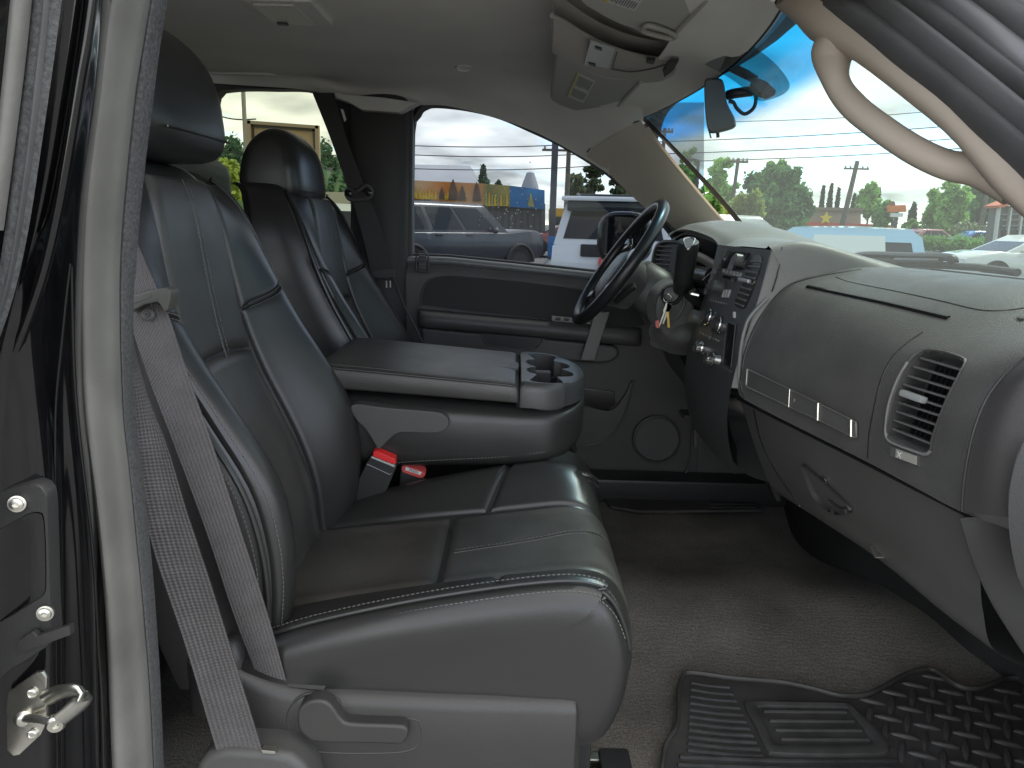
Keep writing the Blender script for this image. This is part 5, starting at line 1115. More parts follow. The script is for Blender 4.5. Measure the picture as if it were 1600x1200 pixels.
# small printed marks on the controls
m = MB(); rk = random.Random(4)
for x0, y0, x1, y1, n_ in ((1136, 396, 1104, 455, 11), (1133, 428, 1160, 432, 8), (1112, 470, 1140, 476, 7), (1096, 520, 1128, 534, 8), (1092, 530, 1112, 575, 7), (1120, 486, 1128, 524, 5)):
    for k in range(n_):
        f = (k+.5)/n_; p_, nn = on_bz(x0+(x1-x0)*f, y0+(y1-y0)*f, .0045); x_ = unit(np.cross((0, 0, 1), nn)); m.box(p_, (rk.uniform(.003, .008), .0022, .0006), (x_, np.cross(nn, x_), nn))
tag(m.build('control_print', mat('dim_white_print', (.45, .45, .44), .5), bz, smooth=False), kind='stuff')
p_, nn = on_bz(1147, 411, .0046); x_ = unit(np.cross((0, 0, 1), nn)); z_ = np.cross(nn, x_); m = MB(); m.prism([p_+x_*a+z_*b for a, b in ((-.022, -.014), (.010, -.014), (.022, .004), (.016, .014), (-.006, .012))], nn*.0006); m.build('display_glare', mat('painted_glare', (.34, .36, .42), .15), bz)  # pale patch painted on the display as its glare
# right-hand stack vent
vo = [(1184, 398), (1190, 400), (1191, 408), (1185, 430), (1176, 455), (1168, 474), (1161, 483), (1149, 477), (1150, 468), (1160, 445), (1168, 420), (1176, 404)]
q = A([on_bz(x, y, .0012)[0] for x, y in resample(cr(vo, 60, True), 40, True)]); n_ = on_bz(1168, 440)[1]; m = MB(); m.prism(q, -n_*.004); sv = m.build('stack_vent', PLG, bz)
for k in range(9):
    f = k/8; a_, b_ = on_bz(1176-25*f, 408+65*f, .002)[0], on_bz(1192-28*f, 409+70*f, .002)[0]; d = unit(b_-a_); m = MB(); m.box((a_+b_)/2, (np.linalg.norm(b_-a_), .003, .006), (d, unit(np.cross(d, n_)), n_)); m.build('vent_slat', SLAT, sv)
a_, b_ = on_bz(1160, 438, .006)[0], on_bz(1176, 441, .006)[0]; d = unit(b_-a_); m = MB(); m.box((a_+b_)/2, (np.linalg.norm(b_-a_), .008, .008), (d, unit(np.cross(d, n_)), n_)); m.build('vent_tab', SILV, sv, bevel=.002)
# climate controls
knob(1095, 498, .017, .022, 'climate_knob', KN); knob(1109, 496, .016, .012, 'climate_dial', PLK, CHR); knob(1124, 508, .016, .012, 'climate_dial', PLK, CHR)
for k in range(3): bzbox(1114-2*k, 515+6*k, .012, .010, .004, 'climate_button', PLB, bz, .002)
knob(1098, 544, .013, .016, 'four_wheel_knob', CHR, CHR); knob(1115, 562, .013, .016, 'chrome_knob', CHR, CHR); knob(1124, 563, .009, .010, 'small_knob', SILV)
q = [on_bz(x, y, .001)[0] for x, y in ((1138, 503), (1151, 508), (1144, 574), (1131, 568))]; n_ = on_bz(1142, 540)[1]; m = MB(); m.prism(q, -n_*.003); m.build('storage_slot', PLG, bz)
m = MB(); m.tube([A(p)+n_*.001 for p in q]+[A(q[0])+n_*.001], .0014, 6); m.build('slot_frame', PLB, bz)
q = [on_bz(x, y, .001)[0] for x, y in ((1129, 571), (1145, 579), (1143, 583), (1128, 574))]; m = MB(); m.prism(q, n_*.002); m.build('slot_lip', PLB, bz)
# --- driver side: hood over the cluster, gauges, vent
hood = [[(.90, 2.22, 1.46), (.70, 2.22, 1.52), (.55, 2.20, 1.545), (.47, 2.18, 1.540), (.452, 2.17, 1.522)],
        [(.90, 2.05, 1.47), (.72, 2.05, 1.545), (.57, 2.05, 1.568), (.485, 2.04, 1.562), (.455, 2.04, 1.545)],
        [(.90, 1.88, 1.45), (.72, 1.88, 1.54), (.57, 1.88, 1.572), (.485, 1.88, 1.563), (.452, 1.88, 1.546)],
        [(.90, 1.72, 1.44), (.72, 1.72, 1.525), (.58, 1.70, 1.560), (.49, 1.69, 1.548), (.455, 1.68, 1.530)],
        [(.90, 1.60, 1.43), (.75, 1.60, 1.500), (.60, 1.60, 1.532), (.50, 1.60, 1.532), (.452, 1.60, 1.508)]]
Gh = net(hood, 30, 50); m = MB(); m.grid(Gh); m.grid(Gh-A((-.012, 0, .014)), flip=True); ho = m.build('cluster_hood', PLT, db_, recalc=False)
m = MB(); G5 = net([[(.452, 1.60, 1.508), (.47, 1.60, 1.42), (.45, 1.60, 1.34), (.43, 1.60, 1.26)], [(.60, 1.66, 1.53), (.60, 1.66, 1.45), (.56, 1.66, 1.38), (.47, 1.66, 1.26)], [(.62, 1.87, 1.55), (.60, 1.87, 1.45), (.56, 1.87, 1.38), (.47, 1.87, 1.26)], [(.62, 2.08, 1.55), (.60, 2.08, 1.45), (.56, 2.08, 1.38), (.47, 2.08, 1.26)], [(.47, 2.18, 1.54), (.47, 2.18, 1.44), (.47, 2.18, 1.36), (.47, 2.18, 1.26)]], 24, 50)
m.grid(G5); cl = m.build('cluster_recess', PLK, db_, recalc=False)
m = MB(); m.tube(cr([P(1082, 398, 1.80), P(1098, 404, 1.74), P(1122, 418, 1.66)], 20), .012, 10, flat=(.4, 1), up=(0, 0, 1)); m.build('cluster_trim', mat('warm_metal_trim', (.22, .19, .155), .35, metal=.4), cl)
m = MB(); m.tube(cr([P(1076, 424, 1.84), P(1096, 432, 1.76), P(1118, 436, 1.68)], 20), .030, 14); m.build('gauge_lens', mat('smoky_gauge_lens', (.035, .032, .03), .2, .5), cl)
m = MB(); m.tube([P(1117, 420, 1.63), P(1097, 438, 1.63)], .0009, 6); m.build('cluster_line', SILV, cl)
c = P(1044, 410, 2.10); n_ = unit((-.9, -.42, .1)); x_ = unit(np.cross((0, 0, 1), n_)); z_ = np.cross(n_, x_)
rg = lambda k, o=0: A([c+x_*.075*k*np.sign(math.cos(t))*abs(math.cos(t))**.6+z_*.058*k*np.sign(math.sin(t))*abs(math.sin(t))**.6+n_*o for t in np.arange(36)*2*math.pi/36])
m = MB(); m.grid(np.stack([rg(1.15, -.03), rg(1.12, .0), rg(1.0, .002), rg(.96, -.012)]), cu=True); m.add(rg(.96, -.012), [tuple(range(36))]); dv = m.build('driver_vent', PLB, db_)
for k in range(8):
    z = -.046+.013*k; m = MB(); m.box(c+z_*z-n_*.004, (.125, .003, .010), (x_, z_, n_)); m.build('vent_slat', SLAT, dv)
m = MB(); m.box(c+x_*.035, (.05, .10, .004), (x_, z_, n_)); m.build('light_switch', PLB, dv, bevel=.002)
# knee panel under column and lower centre
kp = [[(.43, 2.18, 1.27), (.50, 2.18, 1.12), (.62, 2.18, 1.05), (.9, 2.18, 1.05)], [(.41, 1.90, 1.27), (.46, 1.90, 1.15), (.58, 1.90, 1.06), (.9, 1.90, 1.05)], [(.405, 1.66, 1.24), (.42, 1.66, 1.19), (.50, 1.66, 1.12), (.9, 1.66, 1.05)], [(.400, 1.5, 1.20), (.41, 1.5, 1.17), (.47, 1.5, 1.10), (.9, 1.5, 1.04)], [(.405, 1.30, 1.22), (.43, 1.30, 1.15), (.485, 1.30, 1.08), (.85, 1.30, 1.03)]]
m = MB(); m.grid(net(kp, 30, 40)); m.build('knee_panel', PLK, db_, recalc=False)
# tunnel cover and pedals seen under the dash
pd = thing('brake_pedal', P(1105, 660, 1.95), 'black brake pedal on its arm in the dark driver footwell', 'pedal')
m = MB(); m.tube(cr([P(1088, 602, 1.95), P(1098, 625, 1.95), P(1100, 650, 1.95)], 10), .008, 8); m.build('pedal_arm', STEEL, pd)
m = MB(); m.box(P(1092, 648, 1.95), (.10, .07, .014)); m.build('pedal_pad', RUB, pd, bevel=.004)
m = MB(); m.prism([P(x, y, 1.97) for x, y in ((1085, 655), (1090, 655), (1090, 700), (1084, 698))][::-1], (0, .012, 0)); m.build('pedal_bracket', PLB, pd, bevel=.002)
pd2 = thing('accelerator_pedal', P(1160, 740, 1.9), 'narrow black accelerator pedal standing right of the brake', 'pedal')
m = MB(); m.prism([P(x, y, 1.9) for x, y in ((1196, 742), (1203, 740), (1222, 782), (1214, 785))][::-1], (0, .05, 0)); m.build('pedal_pad', RUB, pd2, bevel=.004)
m = MB(); m.tube([P(1196, 735, 1.93), P(1200, 690, 1.96), P(1190, 640, 1.98)], .006, 8); m.build('pedal_arm', PLK, pd2)

# black heater box and toe board closing the footwell under the glove box
hb = thing('toe_board', (.85, 1.5, .7), 'black toe board and heater box in shadow under the glove box', 'toe board')
fp = [PZ(x, y, .70) for x, y in ((1218, 770), (1228, 800), (1245, 840), (1300, 902), (1370, 945), (1440, 988), (1500, 1030), (1560, 1062), (1640, 1110))]
fp = cr(fp, 40); rows = np.stack([fp-A((0, 0, .02)), fp+A((.012, 0, .10)), fp+A((.02, 0, .24)), np.stack([fp[:, 0]*.4+.62*.6+.03, fp[:, 1], np.full(len(fp), 1.06)], 1)], 0)
m = MB(); m.grid(net(rows, 40, 24)); m.grid(net(rows+A((.05, .02, 0)), 40, 24), flip=True); m.build('board_panel', mat('black_toe_plastic', (.022, .022, .022), .6, .4, grain=(300, .2)), hb, recalc=False)

rows_ = [(x, .742, z) for x, z in SD]; m = MB(); m.grid(np.stack([A(rows_), A([(max(x, .9), .742, min(z, 1.30)) for x, y, z in rows_])]), flip=False); m.build('end_closure', PLB, db_, recalc=False)
# ================================================================== overhead: visors, console, mirror
VIS = mat('grey_visor_fabric', (.48, .47, .44), .9, .15, grain=(500, .2))
STK_ = mat('sticker_paper', (.62, .62, .58), .6); STY = mat('sticker_yellow', (.62, .52, .16), .6); INK = mat('sticker_ink', (.20, .20, .20), .7)
def pz(x, y, z, cap=None): return PZ(x, y, z)
def visor(label, outline, z, stick, hinge):
    pts = [pz(x, y, z) for x, y in outline]; c = A(pts).mean(0)
    v = thing('sun_visor', c, label, 'sun visor', 'folded sun visors')
    m = MB(); m.prism(resample(cr(pts, 70, True), 60, True), (0, 0, .016)); b = m.build('visor_body', VIS, v, bevel=.006, seg=3)
    q = [pz(x, y, z-.0012) for x, y in stick]; m = MB(); m.prism(q, (0, 0, .002)); s = m.build('warning_sticker', STK_, v)
    a, b_, c_, d_ = [A(p) for p in q]       # a-b far end strip, rows run from a/d to b/c
    m = MB(); m.prism([a, b_, b_+(c_-b_)*.10, a+(d_-a)*.10], (0, 0, -.0008)); m.build('yellow_band', STY, s)
    rnd = random.Random(3); m = MB()
    for k in range(10):
        f = .16+.08*k; p0, p1 = a+(d_-a)*f, b_+(c_-b_)*f; h = (d_-a)*.035
        for u0, u1 in ((.06, .46), (.56, .94)):
            u1 -= rnd.random()*.08
            m.prism([p0+(p1-p0)*u0, p0+(p1-p0)*u1, p0+(p1-p0)*u1+h, p0+(p1-p0)*u0+h], (0, 0, -.0006))
    tag(m.build('print_lines', INK, s), kind='stuff')
    m = MB(); m.tube([pz(x, y, z-.002) for x, y in hinge], .0036, 8); m.build('visor_rod', mat('pale_visor_rod', (.46, .44, .38), .5), v)
    return v
v1 = visor('grey driver sun visor folded against the headliner, its whole white sticker showing', [(868, 96), (876, 84), (905, 102), (950, 122), (1000, 126), (1002, 130), (975, 160), (953, 182), (940, 184), (895, 172), (866, 160), (860, 148)], 1.858, [(902, 114), (886, 150), (911, 161), (930, 127)], [(948, 183), (962, 170), (985, 145), (1001, 128)])
v2 = visor('grey passenger sun visor at the top edge with its sticker cut off', [(880, -60), (905, 0), (925, 16), (962, 36), (1005, 50), (1044, 60), (1060, 50), (1085, 24), (1105, 0), (1150, -60)], 1.862, [(968, -32), (944, 2), (992, 18), (1012, -10)], [(1046, 60), (1060, 47), (1085, 21), (1106, -2)])
m = MB(); m.tube(cr([pz(x, y, 1.856) for x, y in ((1004, 46), (1012, 40), (1030, 44), (1050, 52), (1056, 56), (1050, 60), (1030, 56), (1008, 50))], 40, True), .004, 8, closed=True); m.build('visor_clip', mat('pale_visor_clip', (.42, .40, .35), .5), v2)
# overhead console
OH = mat('taupe_console_plastic', (.44, .41, .37), .5, .4, grain=(500, .15))
oc = thing('overhead_console', (.2, 1.5, 1.88), 'taupe overhead console with map lamp and an open pocket between the sun visors', 'overhead console')
nearE = cr([pz(x, y, 1.868) for x, y in ((862, 22), (880, 31), (905, 47), (940, 66), (985, 82), (1025, 90), (1062, 92))], 30)
farE = cr([pz(x, y, 1.868) for x, y in ((860, 78), (878, 92), (905, 108), (940, 121), (985, 128), (1030, 127), (1058, 112))], 30)
t = np.linspace(0, 1, 14)[None, :, None]; G = nearE[:, None]*(1-t)+farE[:, None]*t-np.sin(t*math.pi)**.6*A((0, 0, .012)); G[0] += A((0, 0, .012)); G[-1] += A((0, 0, .008))
m = MB(); m.grid(G); m.grid(G+A((0, 0, .03)), flip=True); m.build('console_body', OH, oc, recalc=False)
m = MB(); m.tube([p-A((0, 0, .002)) for p in nearE], .004, 8); m.build('console_edge', mat('pale_console_edge', (.40, .38, .34), .45), oc)
def ohp(x, y, d=0): return pz(x, y, 1.853-d)
LP = mat('pale_lamp_lens', (.55, .56, .54), .25, .5)
m = MB(); m.prism([ohp(x, y) for x, y in ((922, 67), (961, 80), (953, 107), (912, 102))], (0, 0, .006)); ml = m.build('map_lamp', LP, oc, bevel=.002)
for x, y in ((935, 76), (925, 101)):
    m = MB(); m.prism([ohp(x+a, y+b, .002) for a, b in ((-6, -3), (5, 0), (6, 4), (-5, 1))], (0, 0, .006)); m.build('lamp_button', PLK, ml, bevel=.001)
m = MB(); m.prism([ohp(x, y, .001) for x, y in ((1046, 98), (1060, 96), (1052, 110), (1038, 121), (1036, 112))], (0, 0, .006)); m.build('pocket_opening', mat('brown_recess', (.06, .05, .04), .7), oc)
m = MB(); m.prism([ohp(x, y, .001) for x, y in ((1010, 94), (1024, 95), (1021, 101), (1009, 99))], (0, 0, .006)); m.build('console_button', PLK, oc, bevel=.001)
m = MB(); m.tube(cr([ohp(x, y, .001) for x, y in ((956, 108), (985, 112), (1015, 108), (1040, 101))], 30), .0016, 6); m.build('pocket_lip', PLB, oc)
m = MB(); m.tube([ohp(964, 82, .001), ohp(957, 107, .001)], .0012, 6); m.build('panel_gap', PLK, oc)

# inside mirror with its cable
im = thing('inside_mirror', P(1120, 165, 1.45), 'black inside mirror seen end-on, hanging from the windshield with a looped cable', 'rear view mirror')
op = [(1101, 126), (1105, 122), (1119, 121), (1128, 124), (1132, 134), (1134, 150), (1138, 165), (1147, 182), (1150, 192), (1148, 199), (1135, 204), (1118, 208), (1110, 208), (1106, 203), (1103, 188), (1101, 165), (1100, 140)]
base = cr([P(x, y, 1.39) for x, y in op], 60, True); c = base.mean(0)
rings = []
for dy, s in ((-.004, .90), (0, .975), (.006, 1.0), (.06, .96), (.13, .92), (.20, .86), (.225, .78), (.232, .6)):
    rings.append(c+(base-c)*s+A((dy*.30, dy, dy*.10)))
m = MB(); m.loft(rings); m.build('mirror_shell', mat('grey_mirror_shell', (.10, .10, .092), .4, .5), im, angle=40)
gl = [p for p in base]
m = MB(); x_ = min(p[0] for p in base); m.box((x_+.046, 1.505, c[2]), (.004, .215, .060), (unit((1, -.30, 0)), unit((.30, 1, 0)), (0, 0, 1))); m.build('mirror_glass', mat('dark_mirror_glass', (.35, .36, .37), .04, metal=1), im, bevel=.001)
m = MB(); m.tube([P(1121, 204, 1.42), P(1122, 215, 1.42)], .0032, 10); m.build('mirror_toggle', PLK, im)
m = MB(); m.tube(cr([P(1135, 150, 1.49), P(1148, 146, 1.48), P(1178, 142, 1.47)], 14), [.006]+[.0095]*12+[.0075], 14); m.build('mirror_arm', PLK, im)
m = MB(); m.prism([P(x, y, 1.45) for x, y in ((1178, 128), (1184, 121), (1198, 126), (1214, 141), (1212, 148), (1204, 152), (1182, 144))][::-1], (0, .03, 0)); m.build('mirror_mount', PLK, im, bevel=.004)
m = MB(); m.tube(cr([P(1108, 84, 1.49), P(1128, 97, 1.48), P(1155, 111, 1.47), P(1182, 124, 1.465)], 20), .0085, 12); m.build('cable_cover', PLK, im)
m = MB(); m.tube(cr([P(1180, 120, 1.45), P(1176, 134, 1.45), P(1181, 150, 1.45), P(1178, 168, 1.45), P(1164, 178, 1.45), P(1152, 170, 1.45), P(1146, 160, 1.45), P(1139, 158, 1.45)], 40), .0036, 8); m.build('mirror_cable', PLK, im)
m = MB()
for k in range(4): m.tube([P(1138, 155+2.5*k, 1.45), P(1146, 157+1.8*k, 1.449)], .0005, 5)
m.build('bare_wires', mat('white_wire', (.7, .7, .7), .5), im)

# ================================================================== floor mat of the passenger
fm = thing('floor_mat', PZ(1300, 1140, .715), 'black rubber floor mat with ribs, heel pad and diamond treads at the bottom right', 'floor mat')
MZ = .716
mz = lambda x, y, h=0: PZ(x, y, MZ+h)
lip = [(1018, 1260), (1034, 1200), (1040, 1165), (1056, 1138), (1060, 1115), (1060, 1082), (1066, 1058), (1076, 1052), (1105, 1055), (1150, 1061), (1220, 1067), (1270, 1077), (1312, 1088), (1350, 1087), (1375, 1077), (1412, 1056), (1438, 1047), (1458, 1048), (1480, 1062), (1500, 1074), (1525, 1077), (1548, 1070), (1572, 1061), (1600, 1062), (1660, 1075), (1760, 1100)]
lp = cr([mz(x, y, .004) for x, y in lip], 160)
close = [mz(1800, 1300), mz(1500, 1330), mz(1200, 1330), mz(1000, 1300)]
pts = list(lp)+close; pts = [A((p[0], max(p[1], .785), p[2]-.004)) for p in pts]
m = MB(); m.prism(pts, (0, 0, -.010)); m.build('mat_sheet', RUB, fm)
m = MB(); m.tube(lp+A((0, 0, .001)), .0052, 10, flat=(.8, 1.1), up=(0, 0, 1)); m.build('mat_lip', mat('grey_worn_rubber', (.06, .058, .054), .5, .4, var=(20, .2)), fm)
RIBM = mat('rib_rubber', (.036, .036, .035), .42, .5, var=(30, .3))
for k in range(11):
    y = 1067+10.6*k; a, b = mz(1080-1.0*k*.6, y, .001), mz(1140+5.2*k, y+7.5+.2*k, .001)
    mid = (a+b)/2+A((0, -.0025, 0)); m = MB(); m.tube(cr([a, mid, b], 12), .0040, 8, flat=(1, 1.1), up=(0, 0, 1)); m.build('mat_rib', RIBM, fm)
for k in range(4):
    y = 1184+12*k; a, b = mz(1062-3*k, y, .001), mz(1400+8*k, y+6, .001); m = MB(); m.tube(cr([a, (a+b)/2+A((0, -.004, 0)), b], 20), .0042, 8, flat=(1, 1.1), up=(0, 0, 1)); m.build('mat_rib', RIBM, fm)
HP = mat('heel_pad_rubber', (.062, .061, .058), .5, .4, var=(24, .25))
o_ = resample(cr([mz(x, y) for x, y in ((1163, 1100), (1172, 1098), (1250, 1099), (1322, 1101), (1332, 1106), (1358, 1130), (1386, 1160), (1390, 1172), (1376, 1182), (1290, 1184), (1208, 1181), (1196, 1174), (1180, 1140), (1164, 1110))], 140, True), 96, True)
i_ = resample(cr([mz(x, y) for x, y in ((1184, 1108), (1192, 1107), (1250, 1108), (1318, 1109), (1326, 1112), (1345, 1135), (1362, 1160), (1360, 1164), (1352, 1166), (1280, 1167), (1214, 1166), (1208, 1163), (1198, 1140), (1185, 1113))], 140, True), 96, True)
up_ = A((0, 0, 1)); mid = (o_+i_)/2
m = MB(); m.grid(np.stack([o_, o_*.85+mid*.15+up_*.006, mid+up_*.0085, i_*.8+mid*.2+up_*.006, i_+up_*.002]), cu=True); m.add(i_+up_*.002, [tuple(range(96))]); hp_ = m.build('heel_pad', HP, fm, recalc=False)
for k in range(4):
    f = k/3; a, b = mz(1193+9*k, 1112+14.5*k, .003), mz(1322+12*k, 1113+14.5*k, .003); m = MB(); m.tube([a, b], .0034, 8, flat=(1, 1.0), up=(0, 0, 1)); m.build('pad_rib', HP, hp_)
hx, vx = unit(mz(1384, 1101)-mz(1342, 1092)), unit(mz(1388, 1124)-mz(1391, 1100))
TRD = mat('worn_tread_rubber', (.075, .072, .068), .42, .45, var=(40, .25)); src = None
aa, bb = mz(1422, 1109)-mz(1364, 1097), mz(1388, 1123)-mz(1364, 1097); o0 = mz(1364, 1097)
mr_ = root_loc(fm)
inpoly = [tuple(p[:2]) for p in lp]+[tuple(p[:2]) for p in close]
hpoly = [tuple(p[:2]) for p in (o_-o_.mean(0))*1.10+o_.mean(0)]
m = MB(); m.ball((0, 0, 0), (1, 1, 1), 7); src_me = None
for i in range(-8, 9):
    for j in range(-6, 9):
        for typ in (0, 1):
            p = o0+aa*(i-(j//2)*0)+bb*j+(aa*.5 if typ else 0)
            x_, y_ = proj(p)
            if x_ > 1660 or y_ > 1230 or y_ < 1030 or x_ < 1345: continue
            if not inside(p[0], p[1], inpoly) or inside(p[0], p[1], hpoly): continue
            if np.min(np.linalg.norm(lp[:, :2]-p[:2], axis=1)) < .012 or (y_ > 1178 and x_ < 1420): continue
            d = hx if typ == 0 else vx; s = np.cross((0, 0, 1), d); M_ = Matrix(((d[0]*.0235*(1.3 if typ else 1), s[0]*.0064, 0, p[0]-mr_[0]), (d[1]*.0235*(1.3 if typ else 1), s[1]*.0064, 0, p[1]-mr_[1]), (0, 0, .0055, p[2]-mr_[2]), (0, 0, 0, 1)))
            if src_me is None:
                q = MB(); q.ball(mr_, (1, 1, 1), 7); first = q.build('tread_bar', TRD, fm); first.matrix_local = M_; src_me = first
            else: inst(src_me, fm, M_)
# driver's mat far side
dm = thing('floor_mat', (.7, 1.95, .72), 'dark rubber driver mat lying in shadow below the brake pedal', 'floor mat')
m = MB(); q = [PZ(x, y, .712) for x, y in ((935, 770), (1000, 768), (1095, 768), (1130, 760), (1180, 758), (1190, 796), (1000, 798), (955, 790))]
m.prism(q, (0, 0, -.008)); m.build('mat_sheet', RUB, dm)
for k in range(6):
    m = MB(); a, b = PZ(1100+2*k, 768+5*k, .714), PZ(1182, 768+5*k, .714); m.tube([a, b], .004, 6); m.build('mat_rib', RIBM, dm)

# ================================================================== outside the glass: wipers, cowl, hood
wp = thing('windshield_wiper', PX(1420, 408, .99), 'black wiper arm parked at the foot of the windshield', 'wiper')
m = MB(); m.tube(cr([PX(1318, 416, 1.02), PX(1330, 404, 1.01), PX(1352, 398, 1.0), PX(1420, 400, .99), PX(1480, 402, .985), PX(1490, 410, .985)], 40), .012, 10, flat=(1, .8)); m.build('wiper_arm', PLK, wp)
m = MB(); m.tube([PX(1345, 412, 1.0), PX(1430, 412, .99), PX(1530, 418, .985), PX(1590, 426, .98)], .008, 8); m.build('wiper_blade', RUB, wp)
m = MB(); m.tube([PX(1400, 406, .985), PX(1470, 407, .98)], .007, 8); m.build('wiper_joint', mat('grey_joint', (.2, .2, .2), .4), wp)
m = MB(); m.box((1.06, 1.47, 1.405), (.20, 1.6, .03)); cw = m.build('cowl_panel', PLK, cab, bevel=.01)
m = MB(); q = [(1.12, .78, 1.385), (1.12, 1.1, 1.40), (1.12, 1.47, 1.405), (1.12, 1.84, 1.40), (1.12, 2.16, 1.385)]
m.grid(net([q, [(x+.5, y, z-.03) for x, y, z in q], [(x+.95, y, z-.10) for x, y, z in q], [(x+1.05, y, z-.25) for x, y, z in q]], 20, 20)); m.build('hood_panel', PAINT, cab, recalc=False)
# ================================================================== the car lot outside
def gz(y): return .0125*max(0.0, y-9.0)
ASP = mat('asphalt', (.14, .138, .133), .9, .2, grain=(60, .3), var=(1.2, .25))
ys_ = np.r_[-60, -10, 0, 4, 9, np.linspace(12, 60, 9), 90, 150, 300, 900]; xs_ = np.r_[-900, -300, -100, np.linspace(-50, 80, 14), 140, 300, 900]
m = MB(); m.grid([[(x, y, gz(min(y, 120))) for x in xs_] for y in ys_]); tag(m.build('parking_lot', ASP, None, recalc=False), kind='structure')
VG = mat('dark_car_glass', (.02, .026, .034), .06, .28); TYR = mat('tyre_rubber', (.02, .02, .02), .8); RIMM = mat('grey_alloy', (.3, .3, .31), .35, metal=.8)
REDL = mat('red_tail_light', (.6, .02, .02), .2, .5); CLRL = mat('clear_head_light', (.75, .76, .78), .12, .6)
TRM = mat('black_car_trim', (.02, .02, .022), .5)
def vehicle(name, label, cat, pos, yaw, paint, L_=4.8, W=1.86, H=1.46, belt=.92, hood=1.0, gh=None, low=.25, pick=False, wheel=.34, rack=False, group=None, win=None, flare=False, hoodz=0.0):
    """x forward, built where it stands; gh = rear bottom, rear top, front top, front bottom of the cabin, from the rear bumper"""
    root = thing(name, pos, label, cat, group); root.rotation_euler = (0, 0, 0)
    c, s = math.cos(yaw), math.sin(yaw); o = A(pos)
    T = lambda x, y, z: o+A(((x-L_/2)*c-y*s, (x-L_/2)*s+y*c, z))
    hw = W/2
    st = [(0, low+.16, belt*.80, .80), (.06, low+.05, belt-.10, .93), (.35, low, belt, .985), (L_*.35, low, belt, 1.0), (L_-hood-.35, low, belt+.01, 1.0), (L_-hood, low, belt+.02, .99), (L_-.55, low, belt-.05+hoodz, .97), (L_-.18, low+.04, belt-.14+hoodz*1.4, .92), (L_-.02, low+.10, belt-.30+hoodz*1.8, .80+hoodz)]
    if pick: st[0] = (0, low+.2, belt-.02, .92); st[1] = (.06, low+.1, belt, .97)
    rings = []
    for x, z0, z1, k in st:
        w_ = hw*k; rings.append([T(x, sg*yy, z) for sg, seq in ((1, ((w_*.90, z0), (w_, z0+.14), (w_*1.0, z0+(z1-z0)*.55), (w_*.975, z1-.05), (w_*.90, z1))), (-1, ((w_*.90, z1), (w_*.975, z1-.05), (w_*1.0, z0+(z1-z0)*.55), (w_, z0+.14), (w_*.90, z0)))) for yy, z in seq])
    g = np.stack([cr(A(rings)[:, k], 40) for k in range(10)], 1); m = MB(); m.loft(g); body = m.build('body', paint, root, angle=50)
    a, b, d, e = gh; hb, ht = hw*.93, hw*.77
    top = [(b, H-.03), ((b+d)/2, H), (d, H-.03)]
    S = lambda f, h, sg: T((a+(e-a)*f)*(1-h)+(b+(d-b)*f)*h, sg*(hb*(1-h)+ht*h), (belt-.02)*(1-h)+(H-.05)*h)
    rr = []
    for f in np.linspace(0, 1, 14):
        dome = .04*math.sin(f*math.pi); rr.append([S(f, 0, 1), S(f, .5, 1), S(f, .93, 1), T(b+(d-b)*f, ht*.85, H-.01+dome*.5), T(b+(d-b)*f, 0, H+dome*.7), T(b+(d-b)*f, -ht*.85, H-.01+dome*.5), S(f, .93, -1), S(f, .5, -1), S(f, 0, -1)])
    m = MB(); m.loft(rr); m.build('roof', paint, root, angle=45)
    win = win or [(.12, .36), (.39, .63), (.66, .90)]
    for sg in (1, -1):
        for f0, f1 in win:
            q = [S(f0, .10, sg), S(f1, .10, sg), S(f1-.03*(f1 > .8), .88, sg), S(f0+.03*(f0 < .2), .88, sg)]; n_ = A((-s*sg, c*sg, .15)); m = MB(); m.prism([p+n_*.010 for p in q], -n_*.014); m.build('side_window', VG, root)
    for f, nm, k0, k1 in ((0, 'rear_window', .14, .96 if name == 'hatchback' else .88), (1, 'windshield', .08, .92)):
        q = [S(f, k0, .86), S(f, k0, -.86), S(f, k1, -.84), S(f, k1, .84)]; n_ = unit(np.cross(q[1]-q[0], q[3]-q[0])); cdir = A((c, s, 0))*(1 if f else -1); n_ = n_ if np.dot(n_, cdir) > 0 else -n_
        m = MB(); m.prism([p+n_*.012 for p in q], -n_*.02); m.build(nm, VG, root)
    xw = (.95, L_-.92)
    for x in xw:
        for sg in (1, -1):
            p = T(x, sg*(hw-.10), wheel); ax = A((-s*sg, c*sg, 0)); m = MB(); m.lathe(p, ax, [(wheel*.62, -.09), (wheel*.97, -.09), (wheel, -.04), (wheel, .06), (wheel*.95, .105), (wheel*.66, .105), (wheel*.62, .09)], 24); ty_ = m.build('tyre', TYR, root)
            m = MB(); m.lathe(p, ax, [(wheel*.64, .06), (wheel*.62, .098), (wheel*.2, .085), (.001, .09)], 20); m.build('wheel_rim', RIMM, ty_)
            m = MB(); an = np.linspace(0, math.pi, 16); R2 = wheel*1.16; arch = [T(x+math.cos(t)*R2, sg*(hw*.995), wheel+math.sin(t)*R2) for t in an]
            m.tube(arch, .055 if flare else .025, 8); m.build('wheel_arch', TRM, body)
            m = MB(); n_ = A((-s*sg, c*sg, 0)); m.prism([T(x+math.cos(t)*R2, sg*(hw-.02), wheel+math.sin(t)*R2)+n_*.024 for t in an], -n_*.03); m.build('arch_shadow', TRM, body)
